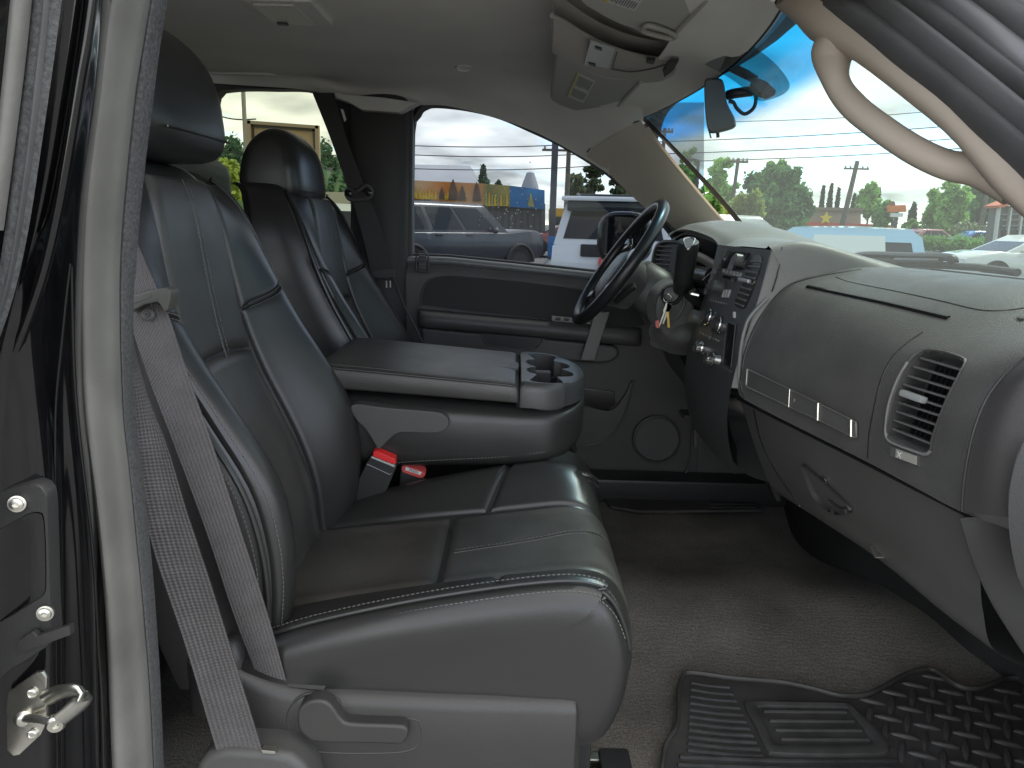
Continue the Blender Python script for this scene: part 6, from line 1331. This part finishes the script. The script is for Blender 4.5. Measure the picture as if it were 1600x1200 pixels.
    for sg in (1, -1):
        m = MB(); m.box(T(.10, sg*hw*.80, belt-.16), (.16, .28, .20), ((c, s, 0), (-s, c, 0), (0, 0, 1))); m.build('tail_light', REDL, root, bevel=.03)
        m = MB(); m.box(T(L_-.16, sg*hw*.68, belt-.26), (.20, .34, .13), ((c, s, 0), (-s, c, 0), (0, 0, 1))); m.build('head_light', CLRL, root, bevel=.03)
        m = MB(); m.ball(S(.86, .02, sg)+A((-s*sg, c*sg, 0))*.14+A((0, 0, .05)), (.10, .10, .08), 8); m.build('door_mirror', paint, root)
        for f in (.42, .66):
            m = MB(); q = S(f, 0, sg)+A((-s*sg, c*sg, 0))*.055-A((0, 0, .07)); m.box(q, (.20, .04, .035), ((c, s, 0), (-s, c, 0), (0, 0, 1))); m.build('door_handle', TRM, root, bevel=.01)
    m = MB(); m.box(T(-.01, 0, low+.18), (.16, W*.88, .18), ((c, s, 0), (-s, c, 0), (0, 0, 1))); m.build('rear_bumper', TRM, root, bevel=.05)
    m = MB(); m.box(T(L_-.05, 0, low+.18), (.20, W*.80, .22), ((c, s, 0), (-s, c, 0), (0, 0, 1))); m.build('front_bumper', TRM, root, bevel=.06)
    if rack:
        for sg in (1, -1):
            m = MB(); m.tube([T(b+.2, sg*ht*.8, H+.05), T(b+.35, sg*ht*.8, H+.09), T(d-.3, sg*ht*.8, H+.09), T(d-.1, sg*ht*.8, H+.04)], .025, 8); rk = m.build('roof_rail', TRM, root)
        for k in range(3):
            m = MB(); f = .25+.3*k; m.tube([T(b+(d-b)*f, ht*.8, H+.09), T(b+(d-b)*f, -ht*.8, H+.09)], .025, 8); m.build('cross_bar', TRM, root)
    root['_L'] = L_; return root, T, S
def paint(name, col, rough=.18): return mat(name, col, rough, .5, coat=.8)
def at(px, py, y):  # a place on the ground below a sight line
    p = P(px, py, y); return A((p[0], y, gz(y)))
# dark pickup through the driver's window
r, T, S = vehicle('pickup_truck', 'dark grey pickup with black flared arches parked beside the mural building', 'pickup truck', at(700, 360, 19.5), rad(40), mat('dark_grey_paint', (.040, .045, .058), .28, .4, coat=.2), L_=5.35, W=1.93, H=1.92, belt=1.19, hood=1.25, gh=(.10, .16, 3.30, 4.05), low=.45, pick=True, wheel=.40, flare=True, hoodz=.13, win=[(.04, .36), (.40, .63), (.66, .92)])
for x in (1.0, 2.2):
    m = MB(); m.box(T(x, .3, 1.95), (.16, .10, .10)); m.build('roof_mount', TRM, r, bevel=.02)
del r['_L']
# white suv seen from behind
WP_ = paint('white_suv_paint', (.62, .66, .70))
r, T, S = vehicle('suv', 'white suv seen from behind with black roof rack and red paper plate', 'suv', at(962, 380, 13.6), rad(81), WP_, L_=4.8, W=1.98, H=1.90, belt=1.22, hood=1.1, gh=(.02, .20, 3.2, 3.95), low=.42, pick=True, wheel=.40, rack=True); del r['_L']
SAX = ((math.cos(rad(81)), math.sin(rad(81)), 0), (-math.sin(rad(81)), math.cos(rad(81)), 0), (0, 0, 1))
m = MB(); m.box(T(.10, 0, 1.90), (.42, 1.62, .07), SAX); m.build('roof_spoiler', WP_, r, bevel=.03)
m = MB(); m.box(T(.05, 0, 1.79), (.12, 1.46, .16), SAX); m.build('dark_header', VG, r, bevel=.03)
m = MB(); m.box(T(-.035, -.02, 1.12), (.06, 1.02, .19), SAX); m.build('tailgate_garnish', TRM, r, bevel=.02)
PLR = mat('red_paper_plate', (.62, .08, .08), .6); 
m = MB(); m.box(T(-.055, .02, .90), (.02, .36, .22), SAX); pl = m.build('paper_plate', PLR, r)
m = MB(); m.box(T(-.068, .09, .90), (.006, .12, .13), SAX); m.build('plate_patch', WHT, pl)
m = MB(); m.box(T(-.068, -.06, .90), (.006, .10, .13), SAX); m.build('plate_patch', mat('plate_pale_red', (.7, .35, .33), .6), pl)
text('• • • —', .11, T(-.10, .12, .70), -A(SAX[1]), (0, 0, 1), TRM, r, 'badge_letters', .004)
m = MB(); m.box(T(-.05, 0, .64), (.16, 1.92, .22), SAX); m.build('grey_bumper', mat('grey_bumper_plastic', (.22, .23, .235), .5), r, bevel=.05)
# maroon sedan
r, T, S = vehicle('sedan', 'maroon sedan parked behind the grey light pole', 'car', at(896, 370, 30), rad(180), paint('maroon_paint', (.17, .02, .03)), L_=4.8, W=1.84, H=1.45, belt=.93, gh=(.45, 1.35, 2.75, 3.75)); del r['_L']
# cars seen through the windshield
LB = paint('pale_blue_paint', (.36, .58, .76))
r, T, S = vehicle('hatchback', 'pale blue hatchback seen from behind with a white panel across its rear window', 'car', at(1331, 380, 9.6), rad(64), LB, L_=4.3, W=1.80, H=1.60, belt=1.00, hood=.9, gh=(.02, .36, 2.7, 3.5), low=.3, pick=True, rack=False); del r['_L']
q = [S(0, .12, .50), S(0, .12, -.50), S(0, .92, -.50), S(0, .92, .50)]; n_ = unit(np.cross(q[1]-q[0], q[3]-q[0])); n_ = n_ if np.dot(n_, CAM-q[0]) > 0 else -n_
m = MB(); m.prism([p+n_*.022 for p in q], -n_*.01); m.build('white_panel', mat('white_window_panel', (.66, .70, .68), .6), r)  # white panel over the middle of the rear window
q = [T(-.03, yy, z) for yy, z in ((-.84, .60), (.84, .60), (.84, 1.02), (-.84, 1.02))]; m = MB(); m.prism(q, A((math.cos(rad(64)), math.sin(rad(64)), 0))*.06); m.build('tailgate', mat('glare_tailgate', (.55, .62, .60), .4), r, bevel=.02)  # paler than the body paint, putting the glare into its colour
r, T, S = vehicle('minivan', 'silver minivan side-on behind the pale blue hatchback', 'van', at(1088, 365, 15), rad(2), paint('silver_paint', (.46, .47, .46)), L_=5.1, W=1.95, H=1.76, belt=1.0, hood=.9, gh=(.10, .30, 3.6, 4.6), low=.3); del r['_L']
r, T, S = vehicle('sedan', 'white sedan at the far right beyond the wiper, nose to the left', 'car', at(1612, 390, 21), rad(180), paint('white_sedan_paint', (.66, .68, .66)), L_=4.9, W=1.86, H=1.47, belt=.98, gh=(.5, 1.3, 2.8, 3.75), low=.25); del r['_L']
r, T, S = vehicle('sedan', 'small red and white car beyond the hedge', 'car', at(1452, 374, 52), rad(10), paint('dull_red_paint', (.35, .10, .12)), L_=4.5, W=1.8, H=1.42, belt=.9, gh=(.5, 1.2, 2.7, 3.5)); del r['_L']
r, T, S = vehicle('sedan', 'bright blue car in front of the white flowered shrub', 'car', at(1522, 374, 48), rad(175), paint('bright_blue_paint', (.02, .16, .50)), L_=4.7, W=1.8, H=1.40, belt=.9, gh=(.5, 1.2, 2.7, 3.5)); del r['_L']
# through the rear quarter window
r, T, S = vehicle('pickup_truck', 'white pickup half hidden at the left behind the driver head restraint', 'pickup truck', at(330, 330, 13.5)+A((-1.2, 0, 0)), rad(20), paint('white_truck_paint', (.66, .68, .68)), L_=5.6, W=1.95, H=1.85, belt=1.15, hood=1.4, gh=(1.7, 1.8, 3.2, 3.9), low=.5, pick=True, wheel=.40); del r['_L']
r, T, S = vehicle('suv', 'white suv with dark windows parked behind the tan board', 'suv', at(540, 340, 15), rad(100), paint('white_car_paint', (.64, .66, .66)), L_=4.7, W=1.9, H=1.75, belt=1.05, gh=(.05, .3, 3.0, 3.8), low=.35, pick=True, wheel=.37); del r['_L']

# ---- light pole, power poles, wires
PM = mat('painted_pole', (.06, .065, .075), .5); WOOD = mat('weathered_pole_wood', (.13, .11, .09), .9, var=(8, .3))
lp_ = thing('light_pole', at(862, 400, 22), 'dark square light pole with blue wrap between the pickup and the white suv', 'light pole')
b = at(861, 400, 22); m = MB(); m.box(b+A((0, 0, 4.5)), (.19, .19, 9.0)); m.build('pole_shaft', PM, lp_, bevel=.02)
m = MB(); m.box(b+A((0, 0, .75)), (.215, .215, .62)); m.build('blue_wrap', mat('blue_pole_wrap', (.03, .16, .40), .5), lp_, bevel=.02)
m = MB(); m.lathe(b, (0, 0, 1), [(.30, 0), (.30, .18), (.16, .34), (.13, .36)], 20); m.build('pole_base', mat('concrete_base', (.34, .34, .33), .9), lp_)
def power_pole(label, px, ytop, y, lean=0, arms=((.3, 1.2),), r_=.15):
    b = at(px, 350, y); top = P(px, ytop, y); top = A((b[0]+lean, y, top[2])); t_ = thing('power_pole', b, label, 'power pole', 'wooden power poles')
    m = MB(); m.tube([b, (b+top)/2, top], [r_*1.2, r_, r_*.8], 10); m.build('pole_shaft', WOOD, t_)
    for dz, hw_ in arms:
        m = MB(); m.box(top-A((0, 0, dz)), (hw_*2, .12, .12)); m.build('cross_arm', WOOD, t_)
        for k in (-.9, -.5, .5, .9):
            m = MB(); m.lathe(top-A((-k*hw_, 0, dz-.06)), (0, 0, 1), [(.05, 0), (.07, .08), (.04, .16)], 8); m.build('insulator', mat('grey_insulator', (.3, .3, .3), .4), t_)
    return top
t1 = power_pole('thin wooden power pole with cross arm left of the tall pines', 884, 219, 42, 0, ((.55, 1.5),))
t2 = power_pole('leaning wooden power pole in front of the slender conifers', 1313, 251, 60, .75, ((.6, 1.0),), .20)
t3 = power_pole('short lamp-topped pole standing in the blue tint of the windshield', 1026, 200, 45, .1, ((.2, .5),), .13)
t4 = power_pole('grey pole rising behind the white flowered shrub', 1531, 292, 55, .2, ((3, .4),), .16)
t5 = power_pole('pale pole with lamp arm among the light green trees', 1138, 247, 45, .25, ((.2, .6),), .12)
lampb = thing('light_pole', at(1085, 330, 42), 'slim grey street lamp arm beside the light green tree', 'light pole')
m = MB(); q = at(1090, 330, 42); m.tube([q, A((P(1091, 250, 42)[0], 42, P(1091, 250, 42)[2])), P(1080, 249, 42)], .09, 8); m.build('lamp_arm', PM, lampb)
m = MB(); m.box(P(1079, 250, 42), (.6, .3, .15)); m.build('lamp_head', PM, lampb, bevel=.04)
WIRE = mat('black_wire', (.02, .02, .022), .6)
wg_ = 'overhead power wires'
for k, (x0, y0, d0, x1, y1, d1, lb) in enumerate(((1020, 222, 60, 1700, 179, 50, 'uppermost heavy wire across the windshield'), (1020, 241, 60, 1700, 200, 50, 'middle heavy wire across the windshield'), (1075, 252, 60, 1700, 216, 50, 'lowest heavy wire across the windshield'),
        (1150, 190, 62, 1600, 160, 52, 'faint upper wire beside the inside mirror'), (600, 226, 42, 1000, 218, 42, 'top wire across the driver window'), (600, 240, 42, 1000, 235, 42, 'middle wire across the driver window'), (600, 262, 43, 1000, 254, 43, 'bottom wire across the driver window'),
        (300, 160, 30, 400, 186, 30, 'thin wire running to the pole in the rear side window'), (300, 231, 34, 600, 238, 34, 'thin low wire behind the tan board'))):
    a, b = P(x0, y0, d0), P(x1, y1, d1); t = np.linspace(0, 1, 30)[:, None]; q = a*(1-t)+b*t-A((0, 0, 1))*np.sin(t*math.pi)*.25
    m = MB(); m.tube(q, .035 if 'heavy' in lb else .028, 6); o = tag(m.build('power_wire', WIRE), lb+' against the clouds', 'wire', wg_)

# ---- buildings
GRW = mat('grey_metal_wall', (.12, .125, .135), .6, var=(.6, .1)); MUR = mat('mural_orange', (.50, .19, .045), .8, var=(.35, .4, (.52, .36, .20)))
bd_ = thing('store_building', at(700, 350, 60), 'low grey store with orange, yellow and blue painted frieze and a grey tent roof', 'building')
def slab(name, corners, y, th, mt, parent, **k):
    m = MB(); m.prism([P(a, b, y) for a, b in corners][::-1], (0, th, 0)); return m.build(name, mt, parent, **k)
z0 = gz(60)
slab('wall', [(612, 310), (852, 318), (852, 405), (612, 405)], 60, 8, GRW, bd_)
for k in range(16):
    slab('wall_joint', [(694+10*k, 322), (695+10*k, 322), (695+10*k, 392), (694+10*k, 392)], 59.9, .08, mat('joint_grey', (.08, .085, .09), .7) if k == 0 else bpy.data.materials['joint_grey'], bd_)
fz = slab('painted_frieze', [(612, 280), (760, 287), (760, 321), (612, 308)], 59.0, 1.0, MUR, bd_)
slab('painted_frieze', [(756, 287), (797, 290), (797, 323), (756, 320)], 58.9, 1.0, mat('mural_yellow', (.40, .33, .07), .8, var=(.5, .4, (.16, .15, .06))), bd_)
slab('painted_frieze', [(797, 290), (851, 297), (851, 327), (797, 323)], 58.8, 1.0, mat('mural_blue', (.02, .16, .40), .8, var=(.5, .3)), bd_)
YL = mat('mural_flame', (.55, .36, .03), .8); BR = mat('mural_brown', (.13, .09, .07), .85, var=(1, .3)); OL = mat('mural_olive', (.30, .30, .12), .85, var=(1, .3))
rnd = random.Random(5)
for k in range(14):
    x = 636+5*k+rnd.uniform(-1, 1); h = rnd.uniform(9, 22)*(1 if k < 9 else .6)
    slab('painted_flame', [(x-2.6, 310+.04*(x-640)), (x+2.6, 310+.04*(x-640)), (x+1.4, 309-h*.6), (x, 309-h)], 58.9, .08, YL, fz)
for x, w_, h in ((708, 8, 24), (690, 5, 12), (722, 6, 14), (745, 7, 20)):
    slab('painted_tree', [(x-w_, 312+.05*(x-700)), (x+w_, 312+.05*(x-700)), (x+w_*.6, 304-h*.3), (x+w_*.25, 308-h), (x, 303-h), (x-w_*.3, 308-h), (x-w_*.7, 304-h*.3)], 58.85, .06, BR, fz)
for k in range(8):
    x = 760+4.6*k; slab('painted_tree', [(x-2, 322), (x+2, 322), (x+1, 305), (x, 296+rnd.uniform(0, 9)), (x-1, 305)], 58.8, .06, YL if k % 2 else OL, fz)
slab('painted_tree', [(824, 322), (835, 324), (832, 310), (829, 300), (827, 310)], 58.7, .06, OL, fz)
ROOFG = mat('grey_tent_roof', (.33, .34, .36), .7, var=(.4, .08))
m = MB(); q = [P(612, 285, 60), P(747, 288, 60), P(734, 259, 64), P(612, 256, 64)]; m.prism(q, (0, 6, 0)); m.build('tent_roof', ROOFG, bd_)
b = P(828, 297, 61); tp = P(826, 270, 61); m = MB(); m.lathe(b, (0, 0, 1), [(.85, -.5), (.7, .3), (.32, tp[2]-b[2]), (.05, tp[2]-b[2]+.1)], 16); m.build('roof_cone', ROOFG, bd_)
yb = thing('shop_building', at(880, 340, 52), 'small yellow painted shop with dark window behind the grey light pole', 'building')
slab('wall', [(862, 325), (890, 326), (890, 352), (862, 352)], 52, 5, mat('yellow_wall', (.60, .34, .03), .7), yb); slab('window', [(868, 338), (884, 339), (884, 352), (868, 352)], 51.9, .2, VG, yb); slab('annex_wall', [(890, 322), (960, 324), (960, 380), (890, 380)], 52.5, 5, GRW, yb)
rb = thing('restaurant_building', at(1300, 340, 85), 'low tan restaurant with red base and yellow star sign behind the pale blue hatchback', 'building')
slab('wall', [(1250, 327), (1345, 329), (1345, 366), (1250, 366)], 85, 10, mat('tan_wall', (.32, .28, .22), .8), rb)
slab('red_base', [(1246, 346), (1400, 352), (1400, 376), (1246, 376)], 84, 1, mat('red_wall', (.55, .08, .06), .7), rb)
slab('roof', [(1244, 323), (1350, 325), (1348, 330), (1246, 328)], 84.5, 12, mat('brown_roof', (.2, .16, .12), .8), rb)
m = MB(); cst = P(1291, 341, 83.8); m.prism([cst+A((math.sin(t)*r2, 0, math.cos(t)*r2)) for t, r2 in ((k*math.pi/5, .75 if k % 2 == 0 else .32) for k in range(10))], (0, .15, 0)); m.build('star_sign', mat('yellow_star', (.75, .55, .04), .6), rb)
rs = thing('roadside_sign', at(1400, 340, 70), 'orange roadside sign on a pole above the shrubs', 'sign')
slab('sign_panel', [(1388, 321), (1416, 320), (1417, 331), (1389, 332)], 70, .4, mat('orange_sign', (.75, .20, .04), .5), rs, bevel=.1)
slab('sign_topper', [(1392, 315), (1398, 315), (1399, 321), (1391, 321)], 70, .3, mat('brown_sign', (.25, .10, .06), .6), rs); slab('small_panel', [(1393, 333), (1411, 333), (1411, 339), (1393, 339)], 70, .3, WHT, rs)
m = MB(); q = at(1401, 340, 70.2); m.tube([q, P(1402, 326, 70.2)], .18, 8); m.build('sign_pole', PM, rs)
text('FRED', .55, P(1403, 326, 69.9), (1, 0, 0), (0, 0, 1), mat('sign_cream', (.8, .7, .5), .5), rs, 'lettering', .02) if False else None
gb_ = thing('grey_building', at(1600, 350, 34), 'dark grey building with an orange roof edge at the right end of the windshield', 'building')
slab('wall', [(1562, 322), (1760, 318), (1760, 384), (1552, 384)], 34, .7, mat('dark_grey_wall', (.13, .135, .135), .7), gb_); slab('roof_edge', [(1560, 321), (1582, 312), (1760, 306), (1760, 314), (1582, 320), (1562, 325)], 33.6, 1, mat('orange_fascia', (.62, .17, .08), .6), gb_)
for x in (1562, 1580, 1598): slab('white_post', [(x, 324), (x+2.5, 324), (x-5, 384), (x-8, 384)], 33.8, .2, mat('white_post_paint', (.6, .6, .57), .6), gb_)
for k in range(3): slab('wall_stripe', [(1566, 334+9*k), (1640, 332+9*k), (1640, 334+9*k), (1566, 336+9*k)], 33.85, .1, mat('stripe_grey', (.25, .25, .25), .6), gb_)
slab('window', [(1567, 360), (1600, 359), (1600, 384), (1566, 384)], 33.9, .1, VG, gb_)

# ---- tan sign board seen through the rear side window
sg = thing('sign_board', at(444, 300, 14.5), 'tan framed sign board on posts behind the driver head restraint', 'sign')
TN = mat('tan_board', (.36, .25, .13), .7, var=(3, .08)); FR = mat('tan_frame', (.30, .23, .145), .7); DKF = mat('dark_frame', (.05, .04, .03), .7)
slab('board_panel', [(392, 196), (492, 202), (496, 330), (396, 330)], 14.6, .05, TN, sg)
for nm, c4, mt in (('frame_rail', [(386, 188), (497, 196), (497, 201), (386, 193)], FR), ('frame_post', [(384, 188), (391, 188), (397, 336), (390, 336)], FR), ('frame_post', [(492, 196), (498, 196), (505, 480), (497, 480)], FR), ('inner_rail', [(391, 194), (492, 201), (492, 205), (391, 198)], DKF), ('inner_post', [(488, 202), (492, 202), (500, 330), (496, 330)], DKF), ('inner_post', [(391, 194), (395, 194), (401, 330), (397, 330)], DKF), ('frame_rail', [(396, 330), (505, 330), (505, 335), (396, 335)], FR)):
    slab(nm, c4, 14.5 if mt is FR else 14.55, .08, mt, sg)
m = MB()
for r_ in range(6):
    for c_ in range(6): m.box(P(474+3*c_, 312+3*r_, 14.58), (.025, .02, .02))
tag(m.build('small_print', DKF, sg), kind='stuff')
tp_ = thing('light_pole', at(381, 300, 17), 'tall grey pole rising beside the tan sign board', 'light pole')
m = MB(); b = at(386, 300, 17); m.tube([b, P(379, 120, 17)], .05, 8); m.build('pole_shaft', mat('pale_pole', (.26, .24, .2), .6), tp_)
# low wall of pale blocks beyond
lw = thing('low_wall', at(540, 310, 40), 'pale low wall along the far lot below the wooded hill', 'wall')
slab('wall', [(420, 298), (640, 302), (640, 330), (420, 330)], 40, .4, mat('pale_wall', (.45, .42, .33), .8), lw)

# ---- trees
BARK = mat('bark', (.09, .07, .05), .95, var=(3, .3))
def leafm(n, c, v=.45):
    m_ = mat(n, c, .65, .3, var=(.55, v)); t_ = m_.node_tree; b_ = t_.nodes['Principled BSDF']; tr_ = t_.nodes.new('ShaderNodeBsdfTranslucent'); mx_ = t_.nodes.new('ShaderNodeMixShader'); mx_.inputs[0].default_value = .42
    o_n = [n_ for n_ in t_.nodes if n_.type == 'OUTPUT_MATERIAL'][0]; t_.links.new(b_.inputs['Base Color'].links[0].from_socket, tr_.inputs[0]); t_.links.new(b_.outputs[0], mx_.inputs[1]); t_.links.new(tr_.outputs[0], mx_.inputs[2]); t_.links.new(mx_.outputs[0], o_n.inputs[0]); return m_
LG = leafm('light_leaves', (.33, .56, .15), .3); MG = leafm('mid_leaves', (.20, .40, .11), .35); DG_ = leafm('dark_leaves', (.13, .28, .10), .4); CG = leafm('conifer_needles', (.07, .13, .075), .35); YG = leafm('yellow_green_leaves', (.36, .45, .10), .3); OLV = leafm('pine_needles', (.14, .175, .09), .3)
def leaves(cs, rs, n, size, seed):
    """many small leaf faces spread round clump centres"""
    r = np.random.default_rng(seed); cs, rs = A(cs), A(rs)
    k = r.choice(len(cs), n, p=rs.mean(1)**2/np.sum(rs.mean(1)**2)); d = r.normal(size=(n, 3)); d /= np.linalg.norm(d, axis=1, keepdims=True)
    c = cs[k]+d*rs[k]*(r.random((n, 1))**.5)*(1+.35*(r.random((n, 1)) > .86))
    a = r.normal(size=(n, 3)); a /= np.linalg.norm(a, axis=1, keepdims=True); b = np.cross(a, r.normal(size=(n, 3))); b /= np.maximum(np.linalg.norm(b, axis=1, keepdims=True), 1e-6)
    s = size*(.6+.8*r.random((n, 1))); v = np.stack([c-a*s, c+b*s*.6, c+a*s, c-b*s*.6], 1).reshape(-1, 3)
    return v, [(4*i, 4*i+1, 4*i+2, 4*i+3) for i in range(n)]
def tree(label, x0, y0, x1, y1, y, mt, kind='round', n=2600, size=.26, seed=0, group='trees beyond the lot', gap=1.0, nm='leafy_tree'):
    a, b = P(x0, y1, y), P(x1, y0, y); base = A(((a[0]+b[0])/2, y, gz(min(y, 120)))); w_, z0, z1 = (b[0]-a[0])/2, a[2], b[2]; r = random.Random(seed)
    t = thing(nm, base, label, 'tree', group); cs, rs = [], []
    if kind == 'cone':
        for k in range(26):
            f = k/25; wr = w_*(1-f)**.85*(.75+.5*r.random())+.08; ang = r.random()*6.28
            for q in range(3): cs.append((base[0]+math.cos(ang+2.1*q)*wr*.5, y+math.sin(ang+2.1*q)*wr*.5, z0+(z1-z0)*f)); rs.append((wr*.55, wr*.55, (z1-z0)*.03+.05))
    elif kind == 'pine':
        for k in range(46):
            f = r.random()**.8; wr = w_*(.45+.55*math.sin(f*2.9)); ang = r.random()*6.28; cs.append((base[0]+math.cos(ang)*wr*.8*r.random(), y+math.sin(ang)*wr*.6, z0+(z1-z0)*f)); q = w_*(.10+.12*r.random()); rs.append((q*1.7, q*1.3, q*.6))
    else:
        for k in range(74):
            u = r.uniform(-1, 1); v = r.uniform(-1, 1)
            if u*u+v*v > 1.05: continue
            f = (v+1)/2; cs.append((base[0]+u*w_*.82, y+r.uniform(-.7, .7)*w_, z0+(z1-z0)*(.10+.80*f))); q = w_*(.10+.17*r.random())*gap; rs.append((q, q, min(q*1.1, (z1-z0)*.25)))
        cs.append((base[0], y, (z0+z1)/2)); rs.append((w_*.35, w_*.35, (z1-z0)*.22))
    v, f = leaves(cs, rs, int(n*1.7), size*.78, seed); m = MB(); m.add(v, f); m.build('crown', mt, t, smooth=False, recalc=False)
    m = MB(); tp = A((base[0]+r.uniform(-.1, .1)*w_, y, z0+(z1-z0)*(.92 if kind != 'round' else .6))); rr_ = max(.07, min(w_*.09, .35)); m.tube([base, (base*.5+tp*.5)+A((r.uniform(-.1, .1)*w_, 0, 0)), tp], [rr_, rr_*.7, rr_*.2], 8)
    for k in range(5 if kind == 'round' else 4):
        s_ = base*(.55-.06*k)+tp*(.45+.06*k); c = cs[r.randrange(len(cs))]; m.tube([s_, (s_+A(c))/2+A((0, 0, .2)), A(c)], [rr_*.4, rr_*.25, rr_*.08], 6)
    m.build('trunk', BARK, t); return t
# behind the driver's window
tree('dark conifer standing above the painted frieze', 744, 258, 766, 300, 66, CG, 'cone', 1300, .22, 1, nm='conifer_tree')
tree('small pointed conifer just left of the roof cone', 770, 282, 788, 300, 70, CG, 'cone', 700, .2, 2, nm='conifer_tree')
tree('tall sparse pine right of the thin power pole', 905, 238, 948, 325, 48, OLV, 'pine', 1500, .24, 3, nm='pine_tree')
tree('tall sparse pine half hidden by the pillar trim', 944, 250, 990, 330, 50, OLV, 'pine', 1500, .24, 4, nm='pine_tree')
tree('leafy olive tree low beside the thin power pole', 882, 268, 915, 330, 46, OLV, 'round', 1400, .2, 5)
tree('small dark fir low behind the roof rack of the white suv', 962, 285, 985, 328, 60, CG, 'cone', 900, .24, 6, nm='conifer_tree')
tree('pale scrubby tree filling the gap before the pillar', 975, 285, 1015, 335, 52, DG_, 'round', 1300, .22, 7)
# through the windshield, left to right
tree('feathery light green tree against the left edge of the windshield', 1052, 222, 1094, 345, 44, LG, 'round', 2600, .2, 8)
tree('bright light green tree beside the pale pole', 1088, 240, 1156, 360, 46, LG, 'round', 4200, .22, 9)
tree('large dense dark green maple in the middle of the windshield', 1160, 254, 1276, 362, 56, DG_, 'round', 7500, .27, 10, gap=1.15)
tree('dark top of the maple clump rising left of centre', 1178, 246, 1240, 340, 60, MG, 'round', 3600, .27, 27, gap=1.1)
tree('yellow green bush tree spreading low before the dark maple', 1128, 296, 1196, 366, 38, YG, 'round', 3600, .18, 11)
for k, (x0, x1, y0) in enumerate(((1278, 1290, 292), (1289, 1304, 288), (1302, 1314, 296), (1326, 1340, 304), (1364, 1378, 296))):
    tree('slender dark conifer, number %s in the row right of the dark maple' % ('one two three four five'.split()[k]), x0, y0, x1, 345, 95, CG, 'cone', 900, .3, 12+k, 'slender conifers', nm='conifer_tree')
tree('rounded light green tree behind the restaurant', 1334, 284, 1382, 352, 88, LG, 'round', 2600, .34, 17)
tree('dull green tree between the restaurant and the orange sign', 1360, 312, 1402, 362, 80, MG, 'round', 2200, .3, 18)
tree('small fir right of the orange sign', 1416, 318, 1436, 356, 75, CG, 'cone', 900, .28, 19, nm='conifer_tree')
tree('large bright green tree right of the orange sign', 1446, 280, 1524, 366, 60, LG, 'round', 5200, .28, 20, gap=1.1)
tree('tall dark evergreen under the grab handle', 1500, 276, 1562, 360, 70, DG_, 'round', 3600, .3, 21, gap=1.1)
tree('round mid green shrub left of the red car', 1408, 340, 1440, 380, 56, MG, 'round', 2000, .2, 22)
tree('grey green tree mass behind the shrubs', 1436, 330, 1500, 380, 64, MG, 'round', 3000, .26, 23)
sh_ = tree('pale shrub full of white blossom behind the blue car', 1482, 346, 1530, 384, 52, mat('blossom_leaves', (.30, .36, .19), .7, var=(1.2, .6)), 'round', 2400, .18, 24, 'shrubs', nm='flowering_shrub')
tree('second pale flowering shrub beside the grey building', 1526, 352, 1560, 384, 50, bpy.data.materials['blossom_leaves'], 'round', 1600, .18, 25, 'shrubs', nm='flowering_shrub')
hg = thing('hedge', at(1470, 385, 46), 'low trimmed green hedge in front of the red and blue cars', 'hedge')
cs = [(P(x, 384, 46)[0], 46+random.uniform(-.4, .4), gz(46)+.55+random.uniform(-.1, .1)) for x in np.linspace(1412, 1540, 40)]; v, f = leaves(cs, [(.45, .45, .42)]*40, 4200, .13, 30); m = MB(); m.add(v, f); m.build('foliage', MG, hg, smooth=False, recalc=False)
# through the quarter window
tree('yellow green tree at the left of the rear side window', 322, 245, 380, 325, 34, YG, 'round', 3000, .17, 31)
tree('thin yellow green tree behind the driver head restraint', 372, 255, 420, 325, 36, YG, 'round', 2200, .17, 32)
tree('dark fir on the skyline at the left of the rear side window', 338, 236, 350, 262, 120, CG, 'cone', 800, .35, 33, nm='conifer_tree')
# wooded hill
HILL = mat('wooded_hill', (.035, .07, .04), .95, .1, var=(.06, .5, (.07, .12, .055)))
hx_ = np.linspace(-260, 220, 90); hm = lambda x: (9+13*math.exp(-((x+80)/60)**2)+2*math.sin(x*.05)+1.5*math.sin(x*.17+1))*float(sm((-18-x)/40))-2*float(sm((x+30)/30))
m = MB(); m.grid([[(x, 190+60*k, max(-1, hm(x)*math.sin(k*math.pi/2)**.8)+gz(120)) for x in hx_] for k in np.linspace(0, 1, 12)]); tag(m.build('hills', HILL), kind='structure')
cs = []; r = random.Random(9)
for k in range(520):
    x = r.uniform(-240, -32); kk = r.uniform(.1, 1); cs.append((x, 190+60*kk, hm(x)*math.sin(kk*math.pi/2)**.8+gz(120)+1.2))
v, f = leaves(cs, [(1.3, 1.3, 3.2)]*len(cs), 16000, .8, 40); m = MB(); m.add(v, f); tag(m.build('far_woods', CG, smooth=False, recalc=False), kind='stuff')
